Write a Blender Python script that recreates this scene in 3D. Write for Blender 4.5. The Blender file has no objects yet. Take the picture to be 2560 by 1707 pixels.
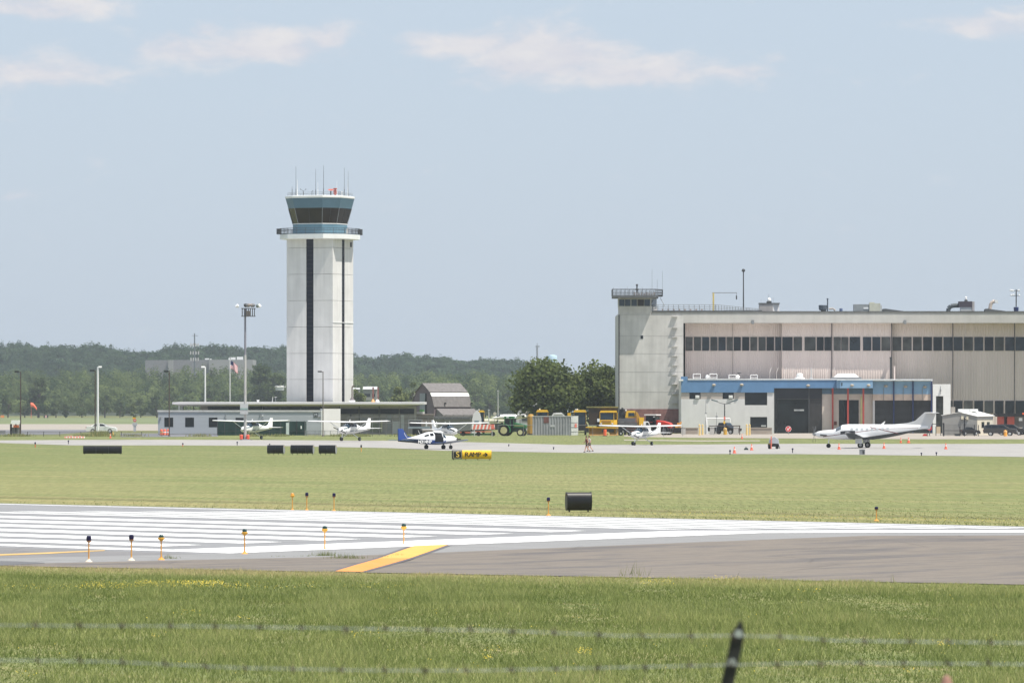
import bpy, math, random
import numpy as np
from mathutils import Vector, Matrix
random.seed(7); rng = np.random.default_rng(11)
R = math.radians
F, H, HY = 14000.0, 4.8, 1020.0          # focal length in photo pixels, eye height, horizon row of the photo
scene = bpy.context.scene
COL = scene.collection

def X(px, d): return (px - 1280.0) * d / F
def Z(py, d): return H - (py - HY) * d / F
def gz(y):                                # ground height (a bank under the camera, a gentle rise beyond the apron)
    if y <= 18: return 3.1
    if y < 60:
        t = (y - 18) / 42.0; return 3.1 * (1 - t * t * (3 - 2 * t))
    if y < 640: return 0.0
    if y < 820: return 0.0032222 * (y - 640)
    return 0.58
def crown(w):                             # runway cross fall, w measured across the runway
    if w < 110.8 or w > 162: return 0.02
    if w < 135.1: return 0.02 + 0.335 * (w - 110.8) / 24.3
    return 0.02 + 0.335 * (162 - w) / 26.9
ER = (0.643, -0.7659); EW = (0.7659, 0.643)
def rw(x, y): return (x * ER[0] + y * ER[1], x * EW[0] + y * EW[1])
def xy(r, w): return (r * ER[0] + w * EW[0], r * ER[1] + w * EW[1])
def G(px, py):                            # where the photo's ray meets the ground
    y = 300.0
    for _ in range(60): y = 0.5 * y + 0.5 * (H - gz(y)) * F / (py - HY)
    return Vector((X(px, y), y, gz(y)))
def AT(px, d): return Vector((X(px, d), d, gz(d)))

# ---------------------------------------------------------------- materials
MATS = {}
def M(name, col, rough=0.6, metal=0.0, var=0.12, scale=1.0, stretch=(1, 1, 1), bump=0.0, spec=0.4, alpha=1.0, detail=5.0, trans=0.0, streak=0.0):
    if name in MATS: return MATS[name]
    m = bpy.data.materials.new(name); m.use_nodes = True
    nt = m.node_tree; N, L = nt.nodes, nt.links
    p = N['Principled BSDF']; out = N['Material Output']
    p.inputs['Roughness'].default_value = rough; p.inputs['Metallic'].default_value = metal
    p.inputs['Specular IOR Level'].default_value = spec
    tc = N.new('ShaderNodeTexCoord'); mp = N.new('ShaderNodeMapping'); mp.inputs['Scale'].default_value = stretch
    L.new(tc.outputs['Object'], mp.inputs['Vector'])
    nz = N.new('ShaderNodeTexNoise'); nz.inputs['Scale'].default_value = scale; nz.inputs['Detail'].default_value = detail
    L.new(mp.outputs['Vector'], nz.inputs['Vector'])
    mr = N.new('ShaderNodeMapRange'); mr.inputs['From Min'].default_value = 0.3; mr.inputs['From Max'].default_value = 0.7
    mr.inputs['To Min'].default_value = 1 - var; mr.inputs['To Max'].default_value = 1 + var
    L.new(nz.outputs['Fac'], mr.inputs['Value'])
    hs = N.new('ShaderNodeVectorMath'); hs.operation = 'SCALE'; hs.inputs[0].default_value = col[:3]
    L.new(mr.outputs['Result'], hs.inputs['Scale'])
    src = hs.outputs[0]
    if streak:                            # vertical weather streaks that stay with the wall
        m2 = N.new('ShaderNodeMapping'); m2.inputs['Scale'].default_value = (1.4, 1.4, 0.09)
        L.new(tc.outputs['Object'], m2.inputs['Vector'])
        n2 = N.new('ShaderNodeTexNoise'); n2.inputs['Scale'].default_value = 1.0; n2.inputs['Detail'].default_value = 4
        L.new(m2.outputs['Vector'], n2.inputs['Vector'])
        r2 = N.new('ShaderNodeMapRange'); r2.inputs['From Min'].default_value = 0.35; r2.inputs['From Max'].default_value = 0.7
        r2.inputs['To Min'].default_value = 1; r2.inputs['To Max'].default_value = 1 - streak
        L.new(n2.outputs['Fac'], r2.inputs['Value'])
        h2 = N.new('ShaderNodeVectorMath'); h2.operation = 'SCALE'
        L.new(src, h2.inputs[0]); L.new(r2.outputs['Result'], h2.inputs['Scale']); src = h2.outputs[0]
    L.new(src, p.inputs['Base Color'])
    if bump:
        b = N.new('ShaderNodeBump'); b.inputs['Strength'].default_value = bump; b.inputs['Distance'].default_value = 0.05
        L.new(nz.outputs['Fac'], b.inputs['Height']); L.new(b.outputs['Normal'], p.inputs['Normal'])
    if alpha < 1: p.inputs['Alpha'].default_value = alpha
    if trans: p.inputs['Transmission Weight'].default_value = trans
    MATS[name] = m
    return m

white = M('white_paint', (.80, .80, .78), .45, var=.03)
white_metal = M('white_metal', (.78, .79, .78), .4, var=.04)
gloss_white = M('gloss_white', (.82, .82, .81), .25, var=.02, spec=.5)
tower_conc = M('white_precast_concrete', (.68, .67, .655), .8, var=.05, scale=.6, streak=.13)
pier_conc = M('weathered_concrete', (.565, .55, .525), .85, var=.1, scale=.5, streak=.16)
beam_conc = M('concrete_beam', (.50, .485, .455), .85, var=.07, scale=.4, streak=.08)
blockwall = M('painted_block_wall', (.66, .65, .65), .8, var=.04, scale=.8, streak=.05)
beige = M('beige_wall', (.60, .52, .46), .8, var=.05)
tan = M('tan_siding', (.69, .585, .535), .7, var=.04, scale=.7, stretch=(1, 1, .15), streak=.07)
blue_fascia = M('blue_fascia', (.115, .235, .42), .5, var=.05, scale=.5, streak=.06)
blue_light = M('light_blue_fascia', (.22, .38, .56), .5, var=.05, scale=.5)
cab_blue = M('blue_grey_cladding', (.085, .165, .225), .5, var=.06)
cab_blue2 = M('teal_blue_cladding', (.11, .22, .29), .5, var=.06)
grey_siding = M('grey_siding', (.37, .395, .42), .7, var=.05, scale=.6, stretch=(.3, .3, 3))
grey_roof = M('grey_roofing', (.30, .29, .28), .8, var=.12)
dark_roof = M('dark_roof', (.10, .105, .11), .8, var=.2)
pale_roof = M('pale_roof', (.70, .68, .69), .7, var=.08, scale=.3)
mauve = M('mauve_boards', (.155, .125, .140), .8, var=.12, scale=1.5, stretch=(.3, .3, 4))
shingle = M('brown_grey_shingle', (.175, .163, .16), .85, var=.15, scale=2.0)
shingle2 = M('pale_shingle', (.29, .275, .27), .85, var=.12, scale=2.0)
greybrown = M('grey_brown_wall', (.27, .25, .235), .8, var=.08)
dkgreen = M('dark_green_screen', (.012, .04, .034), .8, var=.2)
glass_dark = M('dark_glass', (.011, .015, .020), .08, var=.3, spec=.35)
glass_brown = M('bronze_glass', (.022, .017, .011), .1, var=.6, scale=.25, spec=.25)
glass_blue = M('tinted_glass', (.016, .034, .055), .06, var=.3, spec=.5)
interior = M('dark_interior', (.012, .014, .016), .9, var=.4)
black = M('black_plastic', (.012, .013, .014), .5, var=.2)
sign_black = M('black_sign_back', (.009, .010, .011), .42, var=.25, scale=3)
rubber = M('tyre_rubber', (.014, .014, .015), .85, var=.2)
dk_metal = M('dark_metal', (.05, .052, .055), .55, var=.15)
steel = M('galvanised_steel', (.36, .37, .38), .45, metal=.5, var=.1)
mid_grey = M('mid_grey_metal', (.22, .23, .24), .6, var=.12)
lt_grey = M('light_grey_metal', (.45, .46, .46), .55, var=.1)
brown_pole = M('weathered_brown_pole', (.085, .065, .055), .8, var=.2)
rust = M('rusty_steel', (.17, .075, .06), .85, var=.3, scale=2)
rust_door = M('rust_red_door', (.25, .125, .115), .8, var=.22, scale=1.2, streak=.2)
orange = M('safety_orange', (.80, .13, .045), .6, var=.08)
redorange = M('faded_red', (.75, .19, .14), .6, var=.1)
red = M('red_paint', (.40, .06, .045), .4, var=.1)
yellow = M('yellow_paint', (.78, .46, .03), .45, var=.08)
dk_yellow = M('ochre_yellow', (.46, .25, .035), .55, var=.15)
sign_yellow = M('sign_yellow', (.85, .50, .015), .5, var=.04)
pale_yellow = M('bollard_yellow', (.80, .58, .23), .6, var=.06)
light_orange = M('runway_light_orange', (.72, .34, .07), .5, var=.08)
jd_green = M('tractor_green', (.03, .16, .055), .4, var=.1)
rim_yellow = M('cream_rim', (.62, .58, .33), .6, var=.08)
navy = M('navy_paint', (.015, .03, .12), .3, var=.05)
royal = M('royal_blue_paint', (.03, .075, .30), .3, var=.05)
skin = M('skin', (.55, .30, .20), .6, var=.06)
hair = M('dark_hair', (.02, .015, .012), .7, var=.2)
cloth_dark = M('dark_cloth', (.025, .027, .035), .9, var=.15)
cloth_red = M('maroon_cloth', (.16, .05, .05), .9, var=.15)
cloth_pale = M('pale_cloth', (.62, .58, .54), .9, var=.06)
bark = M('bark', (.07, .055, .045), .9, var=.25, scale=3)
fence_fabric = M('chain_link_fabric', (.16, .16, .16), .7, alpha=.22)
dark_car = M('dark_grey_car_paint', (.045, .047, .052), .18, var=.05, spec=.6)
lens_blue = M('blue_lens', (.012, .010, .05), .15, var=.1)
lens_green = M('green_lens', (.012, .05, .045), .15, var=.1)
lens_amber = M('amber_lens', (.7, .30, .05), .25, var=.1)
lamp_white = M('white_lamp_glass', (.85, .85, .85), .2, var=.02)

# ---------------------------------------------------------------- mesh builder
class MB:
    def __init__(s): s.v = []; s.f = []
    def add(s, vs, fs):
        o = len(s.v); s.v += [tuple(v) for v in vs]; s.f += [tuple(i + o for i in f) for f in fs]; return s
    def box(s, x0, x1, y0, y1, z0, z1):
        return s.add([(x0, y0, z0), (x1, y0, z0), (x1, y1, z0), (x0, y1, z0), (x0, y0, z1), (x1, y0, z1), (x1, y1, z1), (x0, y1, z1)],
                     [(0, 3, 2, 1), (4, 5, 6, 7), (0, 1, 5, 4), (1, 2, 6, 5), (2, 3, 7, 6), (3, 0, 4, 7)])
    def pbox(s, p0, p1, q0, q1, d, dep):  # photo columns p0..p1, rows q0(top)..q1, front at distance d
        return s.box(X(p0, d), X(p1, d), d, d + dep, Z(q1, d), Z(q0, d))
    def prism(s, poly, z0, z1):           # footprint polygon
        n = len(poly)
        return s.add([(x, y, z0) for x, y in poly] + [(x, y, z1) for x, y in poly],
                     [tuple(range(n - 1, -1, -1)), tuple(range(n, 2 * n))] + [(i, (i + 1) % n, n + (i + 1) % n, n + i) for i in range(n)])
    def xprism(s, poly, y0, y1):          # polygon in x,z pushed along y
        n = len(poly)
        return s.add([(x, y0, z) for x, z in poly] + [(x, y1, z) for x, z in poly],
                     [tuple(range(n)), tuple(range(2 * n - 1, n - 1, -1))] + [(i, n + i, n + (i + 1) % n, (i + 1) % n) for i in range(n)])
    def cyl(s, a, b, r0, r1=None, n=8, caps=True):
        a, b = Vector(a), Vector(b); r1 = r0 if r1 is None else r1
        ax = (b - a).normalized(); u = ax.orthogonal().normalized(); w = ax.cross(u)
        vs = [c + (u * math.cos(t) + w * math.sin(t)) * r for c, r in ((a, r0), (b, r1)) for t in [2 * math.pi * k / n for k in range(n)]]
        fs = [(k, (k + 1) % n, n + (k + 1) % n, n + k) for k in range(n)]
        if caps: fs += [tuple(range(n - 1, -1, -1)), tuple(range(n, 2 * n))]
        return s.add(vs, fs)
    def tube(s, pts, r, n=6):
        for a, b in zip(pts, pts[1:]): s.cyl(a, b, r, n=n)
        return s
    def lathe(s, prof, c=(0, 0, 0), n=14):  # prof: (radius, z)
        m = len(prof)
        vs = [(c[0] + r * math.cos(2 * math.pi * k / n), c[1] + r * math.sin(2 * math.pi * k / n), c[2] + z) for r, z in prof for k in range(n)]
        fs = [(i * n + k, i * n + (k + 1) % n, (i + 1) * n + (k + 1) % n, (i + 1) * n + k) for i in range(m - 1) for k in range(n)]
        fs += [tuple(range(n - 1, -1, -1)), tuple((m - 1) * n + k for k in range(n))]
        return s.add(vs, fs)
    def ball(s, c, r, n=8, sq=1.0):
        return s.lathe([(max(.001, r * math.sin(math.pi * i / n)), -r * sq * math.cos(math.pi * i / n)) for i in range(n + 1)], c, n + 4)
    def loft(s, rings, caps=True):
        n = len(rings[0]); m = len(rings)
        fs = [(i * n + k, i * n + (k + 1) % n, (i + 1) * n + (k + 1) % n, (i + 1) * n + k) for i in range(m - 1) for k in range(n)]
        if caps: fs += [tuple(range(n - 1, -1, -1)), tuple((m - 1) * n + k for k in range(n))]
        return s.add([p for r in rings for p in r], fs)
    def strip(s, rings):                  # open rings
        n = len(rings[0]); m = len(rings)
        return s.add([p for r in rings for p in r], [(i * n + k, i * n + k + 1, (i + 1) * n + k + 1, (i + 1) * n + k) for i in range(m - 1) for k in range(n - 1)])
    def quad(s, a, b, c, d): return s.add([a, b, c, d], [(0, 1, 2, 3)])
    def build(s, name, mat, parent=None, world=False, smooth=False, bevel=0):
        me = bpy.data.meshes.new(name)
        off = parent.location if (parent is not None and world) else Vector((0, 0, 0))
        me.from_pydata([(v[0] - off[0], v[1] - off[1], v[2] - off[2]) for v in s.v], [], s.f); me.update()
        for mm in (mat if isinstance(mat, (list, tuple)) else [mat]): me.materials.append(mm)
        if smooth:
            for p in me.polygons: p.use_smooth = True
            me.set_sharp_from_angle(angle=R(40))
        o = bpy.data.objects.new(name, me); COL.objects.link(o)
        if parent is not None: o.parent = parent
        if bevel:
            b = o.modifiers.new('bevel', 'BEVEL'); b.width = bevel; b.segments = 2; b.limit_method = 'ANGLE'
        return o

def tag(o, label, cat, group=None, kind=None):
    if label: o['label'] = label
    if cat: o['category'] = cat
    if group: o['group'] = group
    if kind: o['kind'] = kind
    return o
def thing(name, label, cat, loc=(0, 0, 0), rz=0, group=None, sc=1.0):
    o = bpy.data.objects.new(name, None); COL.objects.link(o); o.location = loc; o.rotation_euler = (0, 0, rz); o.scale = (sc,) * 3
    o.empty_display_size = .3
    return tag(o, label, cat, group)
def copy_tree(o, loc, rz=None, label=None, sc=None):
    c = o.copy(); COL.objects.link(c); c.location = loc
    if rz is not None: c.rotation_euler = (0, 0, rz)
    if sc is not None: c.scale = (sc,) * 3
    if label: c['label'] = label
    for ch in list(o.children):
        k = ch.copy(); COL.objects.link(k); k.parent = c
        for g in list(ch.children):
            q = g.copy(); COL.objects.link(q); q.parent = k
    return c
def text(s, size, mat, parent, name, mw, ext=.004, bold=0.0):   # lettering as a mesh, mw puts its x-y plane in place
    cu = bpy.data.curves.new(name, 'FONT'); cu.body = s; cu.size = size; cu.extrude = ext; cu.align_x = 'CENTER'; cu.align_y = 'CENTER'; cu.offset = bold
    t = bpy.data.objects.new(name, cu); COL.objects.link(t)
    dg = bpy.context.evaluated_depsgraph_get(); dg.update()
    me = bpy.data.meshes.new_from_object(t.evaluated_get(dg))
    bpy.data.objects.remove(t); bpy.data.curves.remove(cu)
    me.transform(mw); me.materials.clear(); me.materials.append(mat)
    o = bpy.data.objects.new(name, me); COL.objects.link(o); o.parent = parent
    return o
UPRIGHT = Matrix.Rotation(R(90), 4, 'X')   # lettering facing -Y
def chsq(h, m, z): return [(-m/2, -h, z), (m/2, -h, z), (h, -m/2, z), (h, m/2, z), (m/2, h, z), (-m/2, h, z), (-h, m/2, z), (-h, -m/2, z)]
# ---------------------------------------------------------------- ground, runway, apron
def node_mat(name):
    m = bpy.data.materials.new(name); m.use_nodes = True
    return m, m.node_tree.nodes, m.node_tree.links, m.node_tree.nodes['Principled BSDF']
def noise(N, L, vec, scale, detail=5, rough=.55):
    n = N.new('ShaderNodeTexNoise'); n.inputs['Scale'].default_value = scale; n.inputs['Detail'].default_value = detail; n.inputs['Roughness'].default_value = rough
    L.new(vec, n.inputs['Vector']); return n.outputs['Fac']
def mapping(N, L, vec, sc=(1, 1, 1), rot=0, loc=(0, 0, 0)):
    m = N.new('ShaderNodeMapping'); m.inputs['Scale'].default_value = sc; m.inputs['Rotation'].default_value = (0, 0, rot); m.inputs['Location'].default_value = loc
    L.new(vec, m.inputs['Vector']); return m.outputs['Vector']
def ramp(N, L, fac, stops):
    r = N.new('ShaderNodeValToRGB'); e = r.color_ramp.elements
    while len(e) < len(stops): e.new(.5)
    for k, (p, c) in enumerate(stops): e[k].position = p; e[k].color = (*c, 1) if len(c) == 3 else c
    L.new(fac, r.inputs['Fac']); return r.outputs['Color']
def mix(N, L, fac, a, b, mode='MIX'):
    m = N.new('ShaderNodeMix'); m.data_type = 'RGBA'; m.blend_type = mode
    for s, v in ((m.inputs[0], fac), (m.inputs[6], a), (m.inputs[7], b)):
        if hasattr(v, 'is_linked'): L.new(v, s)
        elif isinstance(v, (int, float)): s.default_value = v
        else: s.default_value = (*v, 1)
    return m.outputs[2]
def math_(N, L, op, a, b=None, clamp=False):
    m = N.new('ShaderNodeMath'); m.operation = op; m.use_clamp = clamp
    for s, v in ((m.inputs[0], a), (m.inputs[1], b)):
        if v is None: continue
        if hasattr(v, 'is_linked'): L.new(v, s)
        else: s.default_value = v
    return m.outputs[0]
def rng_(N, L, v, a, b, c=0.0, d=1.0, smooth=False):
    m = N.new('ShaderNodeMapRange'); m.inputs[1].default_value = a; m.inputs[2].default_value = b; m.inputs[3].default_value = c; m.inputs[4].default_value = d
    if smooth: m.interpolation_type = 'SMOOTHSTEP'
    L.new(v, m.inputs[0]); return m.outputs[0]

# grass ground: mown stripes and drier bands belong to the field itself
m_grass, N, L, P = node_mat('mown_grass')
P.inputs['Roughness'].default_value = .95; P.inputs['Specular IOR Level'].default_value = .1
pos = N.new('ShaderNodeTexCoord').outputs['Object']
n1 = noise(N, L, mapping(N, L, pos, (.05, .02, 1), R(30)), 1.0, 6)
n2 = noise(N, L, mapping(N, L, pos, (.35, .06, 1), R(8)), 1.0, 6)
n3 = noise(N, L, mapping(N, L, pos, (1.1, .09, 1)), 1.0, 8, .7)
GREEN, OLIVE, STRAW = (.158, .190, .074), (.208, .208, .092), (.34, .29, .155)
c = ramp(N, L, n1, [(.30, GREEN), (.52, OLIVE), (.72, (.235, .225, .10))])
c = mix(N, L, rng_(N, L, n2, .35, .7, 0, .55), c, (.215, .222, .092))
c = mix(N, L, rng_(N, L, n3, .56, .74, 0, .5), c, STRAW)
# drier mown band lying along the far edge of the runway
sep = N.new('ShaderNodeSeparateXYZ'); L.new(mapping(N, L, pos, (1, 1, 1), R(50)), sep.inputs[0])
w_ = math_(N, L, 'ADD', math_(N, L, 'MULTIPLY', sep.outputs['Y'], 1.0), math_(N, L, 'MULTIPLY', n2, 4.0))
band = math_(N, L, 'MULTIPLY', rng_(N, L, w_, 163, 166, 0, 1), rng_(N, L, w_, 170, 181, 1, 0))
c = mix(N, L, math_(N, L, 'MULTIPLY', band, rng_(N, L, n3, .3, .6, .25, .85)), c, (.275, .24, .11))
sy = N.new('ShaderNodeSeparateXYZ'); L.new(pos, sy.inputs[0])
nearb = math_(N, L, 'MULTIPLY', rng_(N, L, math_(N, L, 'ADD', sy.outputs['Y'], math_(N, L, 'MULTIPLY', sy.outputs['X'], .615)), 150, 157, 0, .5), rng_(N, L, sy.outputs['Y'], 175, 178, 1, 0))
c = mix(N, L, nearb, c, (.27, .23, .115))
# longer dark grass by the apron
dk = math_(N, L, 'MULTIPLY', rng_(N, L, sy.outputs['Y'], 430, 500, 0, 1), rng_(N, L, sy.outputs['Y'], 900, 1000, 1, 0))
c = mix(N, L, math_(N, L, 'MULTIPLY', dk, rng_(N, L, n2, .35, .6, .45, .95)), c, (.135, .162, .06))
rp_ = mapping(N, L, pos, (1, 1, 1), R(50))          # mower passes run along the runway
st1 = noise(N, L, mapping(N, L, rp_, (.012, .30, 1)), 1.0, 5, .6); st2 = noise(N, L, mapping(N, L, rp_, (.03, 1.1, 1)), 1.0, 4, .6)
c = mix(N, L, rng_(N, L, st1, .40, .62, 0, .75), c, (.132, .166, .060))
c = mix(N, L, rng_(N, L, st2, .50, .64, 0, .75), c, (.285, .25, .12))
w3 = math_(N, L, 'ADD', sep.outputs['Y'], math_(N, L, 'MULTIPLY', n2, 3.0))
band2 = math_(N, L, 'MULTIPLY', rng_(N, L, w3, 172.5, 174, 0, 1), rng_(N, L, w3, 175, 177, 1, 0))
c = mix(N, L, math_(N, L, 'MULTIPLY', band2, .7), c, (.15, .135, .065))
fineg = rng_(N, L, noise(N, L, mapping(N, L, pos, (4.5, .14, 1)), 1.0, 8, .72), .25, .75, .58, 1.45)
sc_ = N.new('ShaderNodeVectorMath'); sc_.operation = 'SCALE'; L.new(c, sc_.inputs[0]); L.new(fineg, sc_.inputs['Scale'])
L.new(sc_.outputs[0], P.inputs['Base Color'])
MATS['mown_grass'] = m_grass

ys = [-80, 0, 10, 18] + [18 + 42 * k / 14 for k in range(1, 15)] + [90, 130, 200, 320, 480, 640, 820, 1000, 1400, 2000, 2600, 3200, 6000]
xs = [-2500, -900, -400, -150, -60, -20, 0, 20, 60, 150, 400, 900, 2500]
g = MB(); g.strip([[(x, y, gz(y)) for x in xs] for y in ys])
g.f = [f[::-1] for f in g.f] if False else g.f
tag(g.build('ground', m_grass), None, None, kind='structure')

def sheet(name, mat, near, far, lift, rows=24, colsub=1):
    """a surface lying on the ground between two lines given in photo pixels"""
    def pts(line):
        out = []
        for (a, b) in zip(line, line[1:]):
            for k in range(colsub): t = k / colsub; out.append(G(a[0] + (b[0] - a[0]) * t, a[1] + (b[1] - a[1]) * t))
        out.append(G(*line[-1])); return out
    a, b = pts(near), pts(far)
    mb = MB()
    mb.strip([[(p.x + (q.x - p.x) * t, p.y + (q.y - p.y) * t, gz(p.y + (q.y - p.y) * t) + lift) for p, q in zip(a, b)] for t in [k / rows for k in range(rows + 1)]])
    return tag(mb.build(name, mat), None, None, kind='structure')

# runway pavement: local x runs along the runway (r), local y across it (w)
def runway_obj(name, mb, mat):
    o = mb.build(name, mat); o.rotation_euler = (0, 0, math.atan2(ER[1], ER[0])); return o
m_run, N, L, P = node_mat('runway_pavement')
P.inputs['Roughness'].default_value = .9; P.inputs['Specular IOR Level'].default_value = .2
pos = N.new('ShaderNodeTexCoord').outputs['Object']
sp = N.new('ShaderNodeSeparateXYZ'); L.new(pos, sp.inputs[0]); r_, w_ = sp.outputs['X'], sp.outputs['Y']
na = noise(N, L, mapping(N, L, pos, (.10, .9, 1)), 1.0, 7, .6)
nb = noise(N, L, mapping(N, L, pos, (.42, .10, 1), R(12)), 1.0, 8, .68)
nc = noise(N, L, pos, 3.0, 8, .7)
base = ramp(N, L, na, [(.3, (.222, .224, .232)), (.7, (.262, .264, .27))])
pad = ramp(N, L, nb, [(.30, (.100, .096, .097)), (.43, (.158, .142, .130)), (.52, (.205, .178, .150)), (.60, (.170, .150, .132)), (.72, (.130, .122, .118))])
edge = math_(N, L, 'ADD', r_, math_(N, L, 'MULTIPLY', nb, 1.2))
c = mix(N, L, rng_(N, L, edge, -147.5, -146.6, 0, .25), base, (.275, .265, .24))
c = mix(N, L, rng_(N, L, edge, -141.4, -140.9, 0, 1), c, pad)
lowc = math_(N, L, 'MULTIPLY', rng_(N, L, w_, 110.2, 110.6, 1, 0), rng_(N, L, r_, -147.5, -147, 1, 0))
c = mix(N, L, math_(N, L, 'MULTIPLY', lowc, .8), c, ramp(N, L, na, [(.3, (.17, .168, .172)), (.7, (.215, .205, .20))]))
# cracks between the paving lanes
vor = N.new('ShaderNodeTexVoronoi'); vor.feature = 'DISTANCE_TO_EDGE'; vor.inputs['Scale'].default_value = .16
L.new(mapping(N, L, pos, (.55, 1.5, 1)), vor.inputs['Vector'])
crack = rng_(N, L, vor.outputs['Distance'], .003, .010, .86, 1)
lane = math_(N, L, 'PINGPONG', math_(N, L, 'ADD', w_, math_(N, L, 'MULTIPLY', nb, .35)), 2.85)
lane = rng_(N, L, lane, .015, .05, .74, 1)
fin = math_(N, L, 'MULTIPLY', math_(N, L, 'MULTIPLY', crack, lane), rng_(N, L, nc, .3, .7, .93, 1.07))
sc_ = N.new('ShaderNodeVectorMath'); sc_.operation = 'SCALE'; L.new(c, sc_.inputs[0]); L.new(fin, sc_.inputs['Scale'])
L.new(sc_.outputs[0], P.inputs['Base Color'])

def near_w(r):      # near pavement edge y = 160.5 - .615 x written in runway axes
    return (160.5 - r * (ER[1] + .615 * ER[0])) / (EW[1] + .615 * EW[0])
rs = list(range(-330, 61, 6))
mb = MB()
ws = [110.8, 117, 123, 129, 135.1, 141, 147, 152, 157, 161.3]
rows = []
for r in rs:
    a = near_w(r); wa = min(a, 110.7)
    rows.append([(r, wa + (110.8 - wa) * k / 4, .02) for k in range(4)] + [(r, w, crown(w)) for w in ws] + [(r, 161.4, -.1)])
mb.strip(rows)
tag(runway_obj('runway', mb, m_run), None, None, kind='structure')

m_mark, N, L, P = node_mat('white_marking_paint')
P.inputs['Roughness'].default_value = .75
pos = N.new('ShaderNodeTexCoord').outputs['Object']
wear = noise(N, L, mapping(N, L, pos, (.6, 3, 1)), 1.0, 9, .75)
L.new(ramp(N, L, wear, [(.30, (.42, .42, .42)), (.40, (.78, .78, .77)), (.7, (.86, .86, .85))]), P.inputs['Base Color'])
lift = .009
def mark(mb, r0, r1, w0, w1, n=4):
    if w0 < 135.1 < w1: mark(mb, r0, r1, w0, 135.1, n); mark(mb, r0, r1, 135.1, w1, n); return
    mb.strip([[(r0 + (r1 - r0) * k / n, w, crown(w) + lift) for w in (w0, w1)] for k in range(n + 1)])
for side in (-1, 1):
    for k in range(6):
        a = 1.75 + 3.5 * k; w0, w1 = sorted((135.1 + side * a, 135.1 + side * (a + 1.75)))
        mb = MB(); mark(mb, -201.5, -154.6, w0, w1)
        o = tag(runway_obj('runway_stripe', mb, m_mark), None, None, 'runway threshold stripes', 'structure')
mb = MB(); mark(mb, -151.6, -147, 111.3, 158.9); tag(runway_obj('runway_threshold_bar', mb, m_mark), None, None, kind='structure')
for w0, w1, ra, rb in ((111.3, 112.4, -330, -151.6), (157.8, 158.9, -330, -151.6)):
    mb = MB(); mark(mb, ra, rb, w0, w1); tag(runway_obj('runway_edge_line', mb, m_mark), None, None, kind='structure')

def ground_poly(name, mat, rowsL, rowsR, lift):
    mb = MB(); pts = []
    for (a, b) in zip(rowsL, rowsR):
        row = []
        for px, py in (a, b):
            p = G(px, py); w = rw(p.x, p.y)[1]
            for _ in range(20):
                z = crown(w); y = (H - z) * F / (py - HY); x = X(px, y); w = rw(x, y)[1]
            row.append((x, y, crown(w) + lift))
        pts.append(row)
    mb.strip(pts); return tag(mb.build(name, mat), None, None, kind='structure')
m_yel, N, L, P = node_mat('yellow_marking_paint')
P.inputs['Roughness'].default_value = .8
pos = N.new('ShaderNodeTexCoord').outputs['Object']
ty = N.new('ShaderNodeSeparateXYZ'); L.new(pos, ty.inputs[0])
nn = noise(N, L, mapping(N, L, pos, (2, .5, 1)), 1.0, 8, .7)
fr = rng_(N, L, math_(N, L, 'ADD', ty.outputs['Y'], math_(N, L, 'MULTIPLY', ty.outputs['X'], .25)), 176.6, 177.6, 0, 1)
cc = mix(N, L, fr, (.70, .27, .045), (.78, .39, .075))
L.new(mix(N, L, rng_(N, L, nn, .35, .7, .0, .16), cc, (.6, .46, .33)), P.inputs['Base Color'])
Lr = [(1036, 1364.5), (992, 1380), (945, 1396.5), (890, 1412), (837, 1428)]
Rr = [(1121.6, 1361), (1075, 1378), (1026.4, 1395), (968, 1412), (904, 1429.5)]
dark_edge = M('dark_sealed_edge', (.12, .115, .125), .9, var=.12, scale=3)
ground_poly('yellow_taxi_band', m_yel, Lr, Rr, .012)
ground_poly('taxi_band_border', dark_edge, [(a - 13, b) for a, b in Lr], Lr, .008)
ground_poly('taxi_band_border', dark_edge, Rr, [(a + 13, b) for a, b in Rr], .008)
ground_poly('taxi_line', M('faded_yellow_line', (.55, .36, .13), .9, var=.2), [(-60, 1387), (130, 1380), (262, 1374.6)], [(-60, 1391), (130, 1383.5), (262, 1376.5)], .008)
ground_poly('dark_asphalt_patch', M('dark_asphalt', (.13, .13, .135), .9, var=.2, scale=1.5, stretch=(.4, 2, 1)), [(-80, 1400.5), (40, 1402.5), (112, 1406.5)], [(-80, 1416), (40, 1411), (112, 1407.5)], .006)

# apron and the strips beyond
m_apron, N, L, P = node_mat('apron_concrete')
P.inputs['Roughness'].default_value = .9; P.inputs['Specular IOR Level'].default_value = .2
pos = N.new('ShaderNodeTexCoord').outputs['Object']
a1 = noise(N, L, mapping(N, L, pos, (.12, .025, 1)), 1.0, 7, .6); a2 = noise(N, L, mapping(N, L, pos, (.7, .14, 1)), 1.0, 8, .7)
c = ramp(N, L, a1, [(.3, (.29, .28, .27)), (.5, (.345, .33, .31)), (.7, (.315, .305, .295))])
c = mix(N, L, rng_(N, L, a2, .55, .75, 0, .45), c, (.215, .205, .20))
L.new(c, P.inputs['Base Color'])
near_l = [(-500, 1103), (0, 1107), (180, 1113), (430, 1113), (700, 1114.5), (980, 1120), (1100, 1126), (1420, 1131.5), (1740, 1134.5), (2000, 1135), (2420, 1140), (2560, 1142), (3060, 1147)]
far_l = [(-500, 1100), (0, 1100.5), (180, 1099.5), (430, 1099), (700, 1100), (980, 1101.5), (1100, 1103), (1420, 1111.5), (1740, 1111), (2000, 1109), (2420, 1109.5), (2560, 1109), (3060, 1109)]
sheet('apron', m_apron, near_l, far_l, .012, rows=40, colsub=4)
sheet('far_meadow', M('far_meadow_grass', (.150, .178, .075), .95, var=.25, scale=.02), [(-700, 1060), (700, 1060), (1400, 1060)], [(-700, 1044.3), (700, 1044.3), (1400, 1044.3)], .015)
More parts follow.
